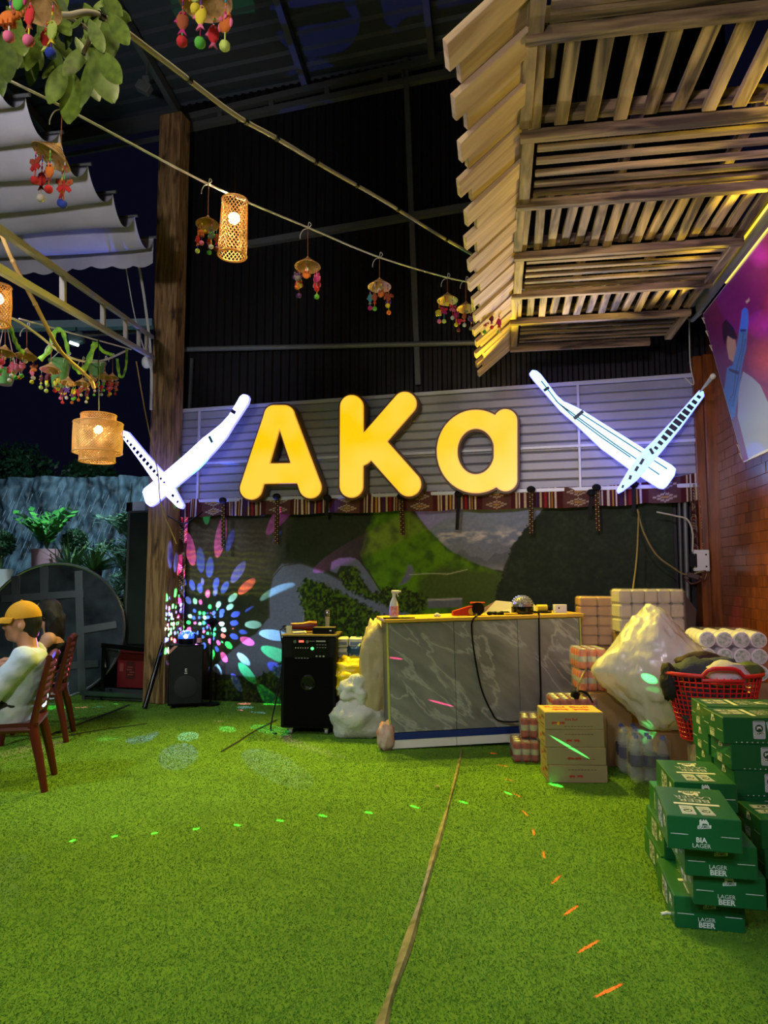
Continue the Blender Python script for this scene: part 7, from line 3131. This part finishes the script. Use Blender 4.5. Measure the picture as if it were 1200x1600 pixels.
m_zz = mat('zz_leaf', (70, 150, 60), .35, var=.4, vscale=8, rgb2=(36, 100, 50))
m_stemg = mat('plant_stem', (60, 90, 40), .6)
m_spike = mat('spiky_leaf', (84, 122, 70), .5, var=.4, vscale=8)
m_fine = mat('fine_leaf', (110, 170, 140), .5, var=.4, vscale=8, rgb2=(60, 110, 90))
m_dkleaf = mat('dark_leaf', (40, 80, 48), .5, var=.4, vscale=8)
m_pinkpot = mat('pink_pot', (190, 150, 160), .6)
rp = random.Random(33)
pz = at(72, 892, 9.75)
pbase = Vector((pz.x, 9.75, 1.165))
PR = 22 * 9.75 / FPX
PHh = at(72, 858, 9.75).z - 1.165
plant('potted_zz_plant', 'glossy green plant in a pink pot on the pond rim', pbase,
      lambda q: leafset(q, (0, 0, PHh), 16, rp, .58, .42, .15, .045, 12, .15), [m_zz, m_stemg],
      (m_pinkpot, [(0, 0), (PR * .85, 0), (PR, PHh * .9), (PR * 1.05, PHh), (PR * .95, PHh), (PR * .9, PHh * .85), (0, PHh * .85)]))
for (x, y, Yp, lab) in ((108, 905, 9.6, 'spiky dark green plant left of centre on the pond rim'), (145, 900, 9.5, 'taller spiky dark green plant on the pond rim beside the climber')):
    b = at(x, y, Yp)

    def sp(q, n=60):
        for k in range(n):
            a = rp.uniform(0, 2 * PI)
            e = rp.uniform(.15, 1.35)
            L = rp.uniform(.38, .66)
            d = Vector((math.cos(a) * math.cos(e), math.sin(a) * math.cos(e), math.sin(e)))
            s = d.cross(Vector((.2, .3, 1))).normalized() * .022
            m1 = d * L * .5 + Vector((0, 0, .02))
            q.add([s, m1 + s * .8, d * L - Vector((0, 0, .06 * L)), m1 - s * .8, -s], [[0, 1, 3, 4], [1, 2, 3]], 0)
    plant('spiky_plant', lab, (b.x, Yp, 1.165 + .28), sp, [m_spike, m_stemg], (m_stone, [(0, -.28), (.09, -.28), (.12, .02), (0, .02)]), 'spiky plants')
for (x, y, Yp, r_px, lab) in ((2, 850, 9.9, 18, 'round clipped shrub at the left frame edge by a white pot'), (117, 845, 10.2, 16, 'round clipped shrub behind the spiky plants')):
    b = at(x, y, Yp)
    R_ = r_px * Yp / FPX

    def topi(q, R_=R_):
        for k in range(900):
            v = Vector((rp.gauss(0, 1), rp.gauss(0, 1), rp.gauss(0, 1))).normalized()
            p = v * R_ * rp.uniform(.85, 1.03)
            d = (v + Vector((rp.uniform(-.8, .8), rp.uniform(-.8, .8), rp.uniform(-.8, .8)))).normalized() * .05
            s = d.cross(v).normalized() * .014 if d.cross(v).length > 1e-4 else Vector((.01, 0, 0))
            q.add([p, p + d * .5 + s, p + d, p + d * .5 - s], [[0, 1, 2, 3]], 0)
        q.ball((0, 0, 0), R_ * .88, 14, 10, m=0)
    t = plant('clipped_shrub', lab, b, topi, [m_dkleaf, m_stemg], None, 'clipped shrubs')
    MB().cyl((0, 0, 1.165 - b.z), (0, 0, -R_ * .7), .025, 8).build('stem', m_stemg, t)
wp0 = at(5, 888, 9.8)
tag(MB().lathe([(0, 0), (.10, 0), (.16, .30), (.17, .33), (.15, .33), (.14, .28), (0, .28)], 24).build('white_pot', m_white, smooth=True, loc=(wp0.x, 9.75, 1.165)), 'white plant pot at the left frame edge on the pond rim', 'pot')
# airy climber beside the post
cb_ = Vector((at(195, 980, 9.0).x, 9.0, .48))


def climber(q):
    for (bx, bz, h, n) in ((-.02, .9, .9, 16), (.05, 1.3, .75, 16), (-.18, .5, .9, 12), (.0, .1, 1.0, 12), (-.1, 1.45, .55, 14)):
        leafset(q, (bx, 0, bz), n, rp, h * .75, .42, .14, .016, 14, .35)
    q.tube([(0, 0, 0), (-.02, 0, 1.0), (.03, 0, 2.1)], [.02, .016, .006], 6, m=1)


plant('climbing_plant', 'airy narrow-leaved climbing plant left of the wooden post', cb_, climber, [m_fine, m_stemg])
# broad-leaved plant near the panel foot
lb = at(176, 1010, 8.75)


def broad(q):
    leafset(q, (0, 0, 0), 14, rp, .62, .3, .24, .07, 5, .3)


plant('broad_leaved_plant', 'broad-leaved green plant between the round table and the dark panel', (lb.x, 8.78, .48), broad, [mat('broad_plant_leaf', (92, 140, 92), .4, var=.4, vscale=6), m_stemg])
# dark trees against the night sky
for i, (x, y, Yp, sx_, sz_, lab) in enumerate(((15, 735, 14.0, .9, .55, 'dark tree crown at the far left above the waterfall wall'), (140, 742, 14.5, .5, .3, 'faint dark bush behind the waterfall wall below the lantern'))):
    b = at(x, y, Yp)
    t = thing('night_tree', lab, 'tree', (b.x, Yp, 0), 0)

    def crown(q):
        for k in range(2200):
            v = Vector((rp.gauss(0, 1), rp.gauss(0, 1), rp.gauss(0, 1))).normalized() * rp.random() ** .4
            p = Vector((v.x * sx_, v.y * sx_, b.z + v.z * sz_))
            d = Vector((rp.uniform(-1, 1), rp.uniform(-1, 1), rp.uniform(-1, 1))).normalized() * .12
            s = d.cross(Vector((.3, .5, .8))).normalized() * .035
            q.add([p, p + d * .5 + s, p + d, p + d * .5 - s], [[0, 1, 2, 3]], 0)
    q = MB()
    crown(q)
    q.build('foliage', m_dkleaf, t, recalc=False)['kind'] = 'stuff'
    MB().cyl((0, 0, 0), (0, 0, b.z), .09, 10, r2=.05).build('trunk', m_post, t)

# dark painted panel and its frame left of the post
pnl = thing('side_canvas', 'dark green painted canvas panel left of the wooden post', 'canvas', (at(212, 1000, 8.42).x, 8.42, 0), WROT)
z0_, z1_ = at(212, 1006, 8.42).z, at(212, 801, 8.42).z
m_dkcanvas = mat('dark_canvas_paint', (36, 46, 40), .55, var=.6, vscale=3, rgb2=(18, 28, 16))
MB().box((.06, 0, (z0_ + z1_) / 2), (.38, .02, z1_ - z0_), bev=.003).build('canvas', m_dkcanvas, pnl)
MB().box((-.135, 0, (z1_) / 2), (.03, .035, z1_)).build('frame_post', m_frame_dark, pnl)
MB().box((.06, 0, z1_ + .012), (.40, .035, .024)).build('frame_top', m_frame_dark, pnl)
cnt = thing('white_tub', 'white tub standing on top of the dark side canvas by the post', 'tub', at(217, 800, 8.5), WROT)
MB().box((.02, 0, .06), (.17, .1, .12), bev=.01).build('tub', mat('pale_tub', (200, 214, 210), .5), cnt)
MB().box((-.12, 0, .06), (.07, .08, .12), bev=.008).build('side_block', m_black, cnt)

# red gift box on a steel trough, black pole
rbx = on_h(196, 1078, .12)
rbz = thing('red_box', 'dark red cardboard box with a printed emblem beside the wooden post', 'box', (rbx.x, 8.3, .12), WROT)
m_rbox = mat('maroon_card', (116, 22, 30), .45)
MB().box((0, .08, .215), (.36, .16, .43), bev=.006).build('carton', m_rbox, rbz)
q = MB()
fnr = lambda x, y: Vector((x, -.0015, .2 + y))
flat(q, rrect(0, .0, .12, .20), fnr, 1)
for k in range(4):
    flat(q, rrect(-.0 + .02 * math.sin(k * 2), -.05 + k * .028, .07, .012), lambda x, y: fnr(x, y) + Vector((0, -.0005, 0)), 0)
flat(q, rrect(-.12, .03, .05, .09), fnr, 0)
q.build('print', [mat('faded_red_print', (150, 70, 66), .5), mat('dark_maroon_print', (78, 20, 24), .5)], rbz, recalc=False)
MB().box((.02, .06, .436), (.10, .05, .012), bev=.004).build('handle', mat('gold_handle', (190, 130, 50), .4), rbz)
trg = thing('steel_trough', 'low steel trough frame lying on the ground left of the post', 'trough', on_h(185, 1096), WROT)
MB().box((.02, .0, .075), (1.05, .05, .05), bev=.004).build('front_rail', m_tsteel, trg)
MB().box((.02, .24, .075), (1.05, .05, .05), bev=.004).build('rear_rail', m_tsteel, trg)
MB().box((.02, .12, .03), (1.0, .22, .03)).build('tray', m_frame_dark, trg)
for x in (-.45, .45):
    MB().box((x, .12, .03), (.04, .28, .06)).build('foot', m_frame_dark, trg)
hr = thing('black_rail', 'black horizontal bar running left from the wooden post above the red box', 'rail', (0, 0, 0))
MB().bar(at(160, 1008, 8.18), at(252, 1018, 8.05), .05, .05).build('bar', m_gloss_black, hr)
MB().bar(at(163, 1010, 8.2) * 1.0, Vector((at(163, 1010, 8.2).x, 8.2, 0)), .04, .04).build('leg', m_gloss_black, hr)
pole = thing('leaning_pole', 'shiny black tube leaning against the wooden post', 'pole', on_h(226, 1108), 0)
MB().tube([(0, 0, .01), at(257, 998, 7.98) - pole.location], .026, 12).build('tube', m_gloss_black, pole, True)
MB().ball(at(257, 998, 7.98) - pole.location, .03, 10, 8).build('end_cap', m_black, pole)

# ================================================================== socket box, pipes and wires in the right corner
sk_ = at(1090, 876, 6.62)
so = thing('socket_box', 'white electrical socket box on the right corner timber', 'socket box', sk_, WROT)
MB().box((.03, 0, 0), (.14, .06, .20), bev=.008).build('case', m_white, so)
MB().box((-.045, -.033, 0), (.07, .02, .13), bev=.005).build('black_cover', m_black, so)
for z in (-.055, .055):
    MB().ball((.07, -.03, z), .008, 8, 6).build('screw', m_black, so)
    MB().ball((-.03, -.045, z), .007, 8, 6).build('screw', m_chrome, so)
pp = thing('corner_pipe', 'upright grey pipe beside the painted backdrop in the right corner', 'pipe', (0, 0, 0))
for px, r, mm in ((1070, .022, m_frame), (1061, .014, m_frame_dark)):
    a, b = at(px, 775, 6.75), at(px + 2, 905, 6.75)
    MB().cyl(a, Vector((b.x, b.y, .4)), r, 12).build('pipe', mm, pp, True)
m_ywire = mat('yellow_wire', (150, 134, 84), .6)
for pts, r, mm, lab in (
        ([at(996, 796, 6.55), at(1005, 830, 6.5), at(1025, 866, 6.5), at(1050, 886, 6.5), at(1073, 898, 6.55), at(1100, 892, 6.55)], .008, m_ywire, 'yellow wire curving from the valance down to the socket box'),
        ([at(998, 800, 6.5), at(995, 870, 6.4), at(988, 930, 6.2), at(984, 985, 5.75), at(978, 1000, 5.6)], .007, m_ywire, 'yellow wire hanging straight down behind the tissue block'),
        ([at(1026, 800, 6.6), at(1055, 806, 6.6), at(1074, 812, 6.6), at(1082, 832, 6.6), at(1082, 862, 6.6)], .008, m_rope, 'pale wire looping down to the socket box'),
        ([at(1077, 450, 6.3), at(1078, 560, 6.3), at(1084, 600, 6.3), at(1070, 590, 6.3)], .006, m_rope, 'thin pale wire hanging under the end of the canopy'),
        ([at(918, 1040, 5.5), at(908, 1060, 5.4), at(902, 1078, 5.4), at(898, 1092, 5.35)], .007, m_ywire, 'yellow cord running down to a plug on the red can pack'),
        ([at(898, 1092, 5.35), at(905, 1080, 5.36), at(918, 1085, 5.36), at(926, 1098, 5.34)], .008, m_black, 'black plug lead on top of the red can pack'),
        ([at(1070, 902, 6.5), at(1080, 912, 6.45), at(1096, 906, 6.45), at(1102, 892, 6.5)], .009, mat('brown_wire', (90, 50, 36), .5), 'tangled brown wires under the socket box')):
    tag(MB().tube(spline(pts, 8), r, 6).build('wire', mm, smooth=True), lab, 'wire')
jb = thing('junction_box', 'tilted brown junction box hanging below the white socket box', 'box', at(1083, 900, 6.55), WROT)
MB().box((0, 0, 0), (.11, .05, .05), Matrix.Rotation(.3, 3, 'Y'), bev=.006).build('case', mat('brown_case', (70, 48, 42), .5), jb)
MB().tube([(.05, 0, 0), (.09, -.02, -.03), (.11, -.02, .02)], .008, 6).build('lead', m_ywire, jb)
plk = thing('plug_block', 'black power plug on the red can pack behind the cartons', 'plug', at(899, 1090, 5.33), .2)
MB().box((0, 0, .02), (.06, .04, .05), Matrix.Rotation(.4, 3, 'Y'), bev=.008).build('plug_body', m_black, plk)
for x in (-.012, .012):
    MB().cyl((x, 0, .04), (x, 0, .065), .004, 6).build('pin', m_chrome, plk)
st_ = thing('steel_strut', 'thin white strut from the banner corner to the crossed stick', 'strut', (0, 0, 0))
MB().tube([at(1094, 612, 6.2), at(1114, 588, 5.6)], [.006, .022], 8).build('rod', m_white, st_, True)
MB().ball(at(1114, 588, 5.6), .024, 8, 6).build('end_knob', m_white, st_)
# litter on the turf
tag(MB().tube([on_h(1033, 1428, .012), on_h(1042, 1426, .016), on_h(1050, 1428, .012), on_h(1054, 1425, .012)], .006, 6).build('paper_scrap', m_white), 'thin white scrap of paper on the turf beside the beer cartons', 'litter')
tag(MB().lathe([(.001, .004), (.012, .006), (.018, .012)], 12, on_h(683, 1231, .006)).build('metal_scrap', m_frame), 'small round metal scrap on the turf left of the long seam', 'litter')
MBx = None

# ================================================================== laser projector light: short green and red dashes on turf and boxes
LP = Vector((-0.6, 0.6, 3.9))


def laser(p, length, width, ang_px, color, energy):
    """thin elliptical beam ending at world point p"""
    d = (p - LP).length
    o = lamp('laser_beam', 'SPOT', LP, energy, color, p, 0.0, 1.0, 0.6)
    o.data.shadow_soft_size = 0.0
    base = math.tan(math.radians(.5)) * d
    q = (p - LP).to_track_quat('-Z', 'Y')
    M = q.to_matrix()
    dirw = ang_px
    dx, dy = dirw.dot(M.col[0]), dirw.dot(M.col[1])
    a = math.atan2(dy, dx)
    o.rotation_euler = (M @ Matrix.Rotation(a, 3, 'Z')).to_euler()
    o.scale = (length / 2 / base, width / 2 / base, 1)


def lz(x0, y0, x1, y1, col, e=60, w=.012, h=0.012):
    a, b = on_h(x0, y0, h), on_h(x1, y1, h)
    laser((a + b) / 2, (b - a).length, w, (b - a).normalized(), col, e)


GRN, RED = (.05, 1.0, .2), (1.0, .02, .05)
for x0, y0, x1, y1 in ((108, 1313, 118, 1309), (173, 1306, 184, 1303), (235, 1301, 247, 1298), (300, 1294, 312, 1292), (364, 1286, 376, 1288), (430, 1279, 444, 1281), (497, 1271, 511, 1274), (568, 1266, 583, 1269), (640, 1256, 655, 1261), (716, 1249, 731, 1254), (787, 1235, 800, 1240)):
    lz(x0, y0, x1, y1, GRN, 24000, .02)
for x0, y0, x1, y1 in ((764, 1175, 778, 1176), (774, 1193, 796, 1196), (787, 1215, 804, 1219), (800, 1237, 815, 1244), (815, 1264, 825, 1273), (832, 1293, 834, 1303), (848, 1327, 850, 1338), (861, 1378, 875, 1365), (880, 1427, 902, 1412), (902, 1485, 934, 1466), (928, 1554, 972, 1533)):
    lz(x0, y0, x1, y1, RED, 13000, .016)
lz(856, 1222, 880, 1228, GRN, 40000, .035)


def lw(a, b, col, e, w):
    laser((a + b) / 2, (b - a).length, w, (b - a).normalized(), col, e)


PNK = (1.0, .05, .22)
lw(cf(606, 1026, .012), cf(630, 1029, .012), PNK, 9000, .016)
lw(cf(668, 1092, .012), cf(709, 1103, .012), PNK, 9000, .016)
lw(at(862, 1150, ep.y), at(918, 1184, ep.y), GRN, 14000, .016)
lw(at(996, 1034, 4.75), at(1020, 1048, 4.75), GRN, 9000, .05)
lw(at(982, 1092, 4.8), at(1012, 1110, 4.8), GRN, 9000, .05)
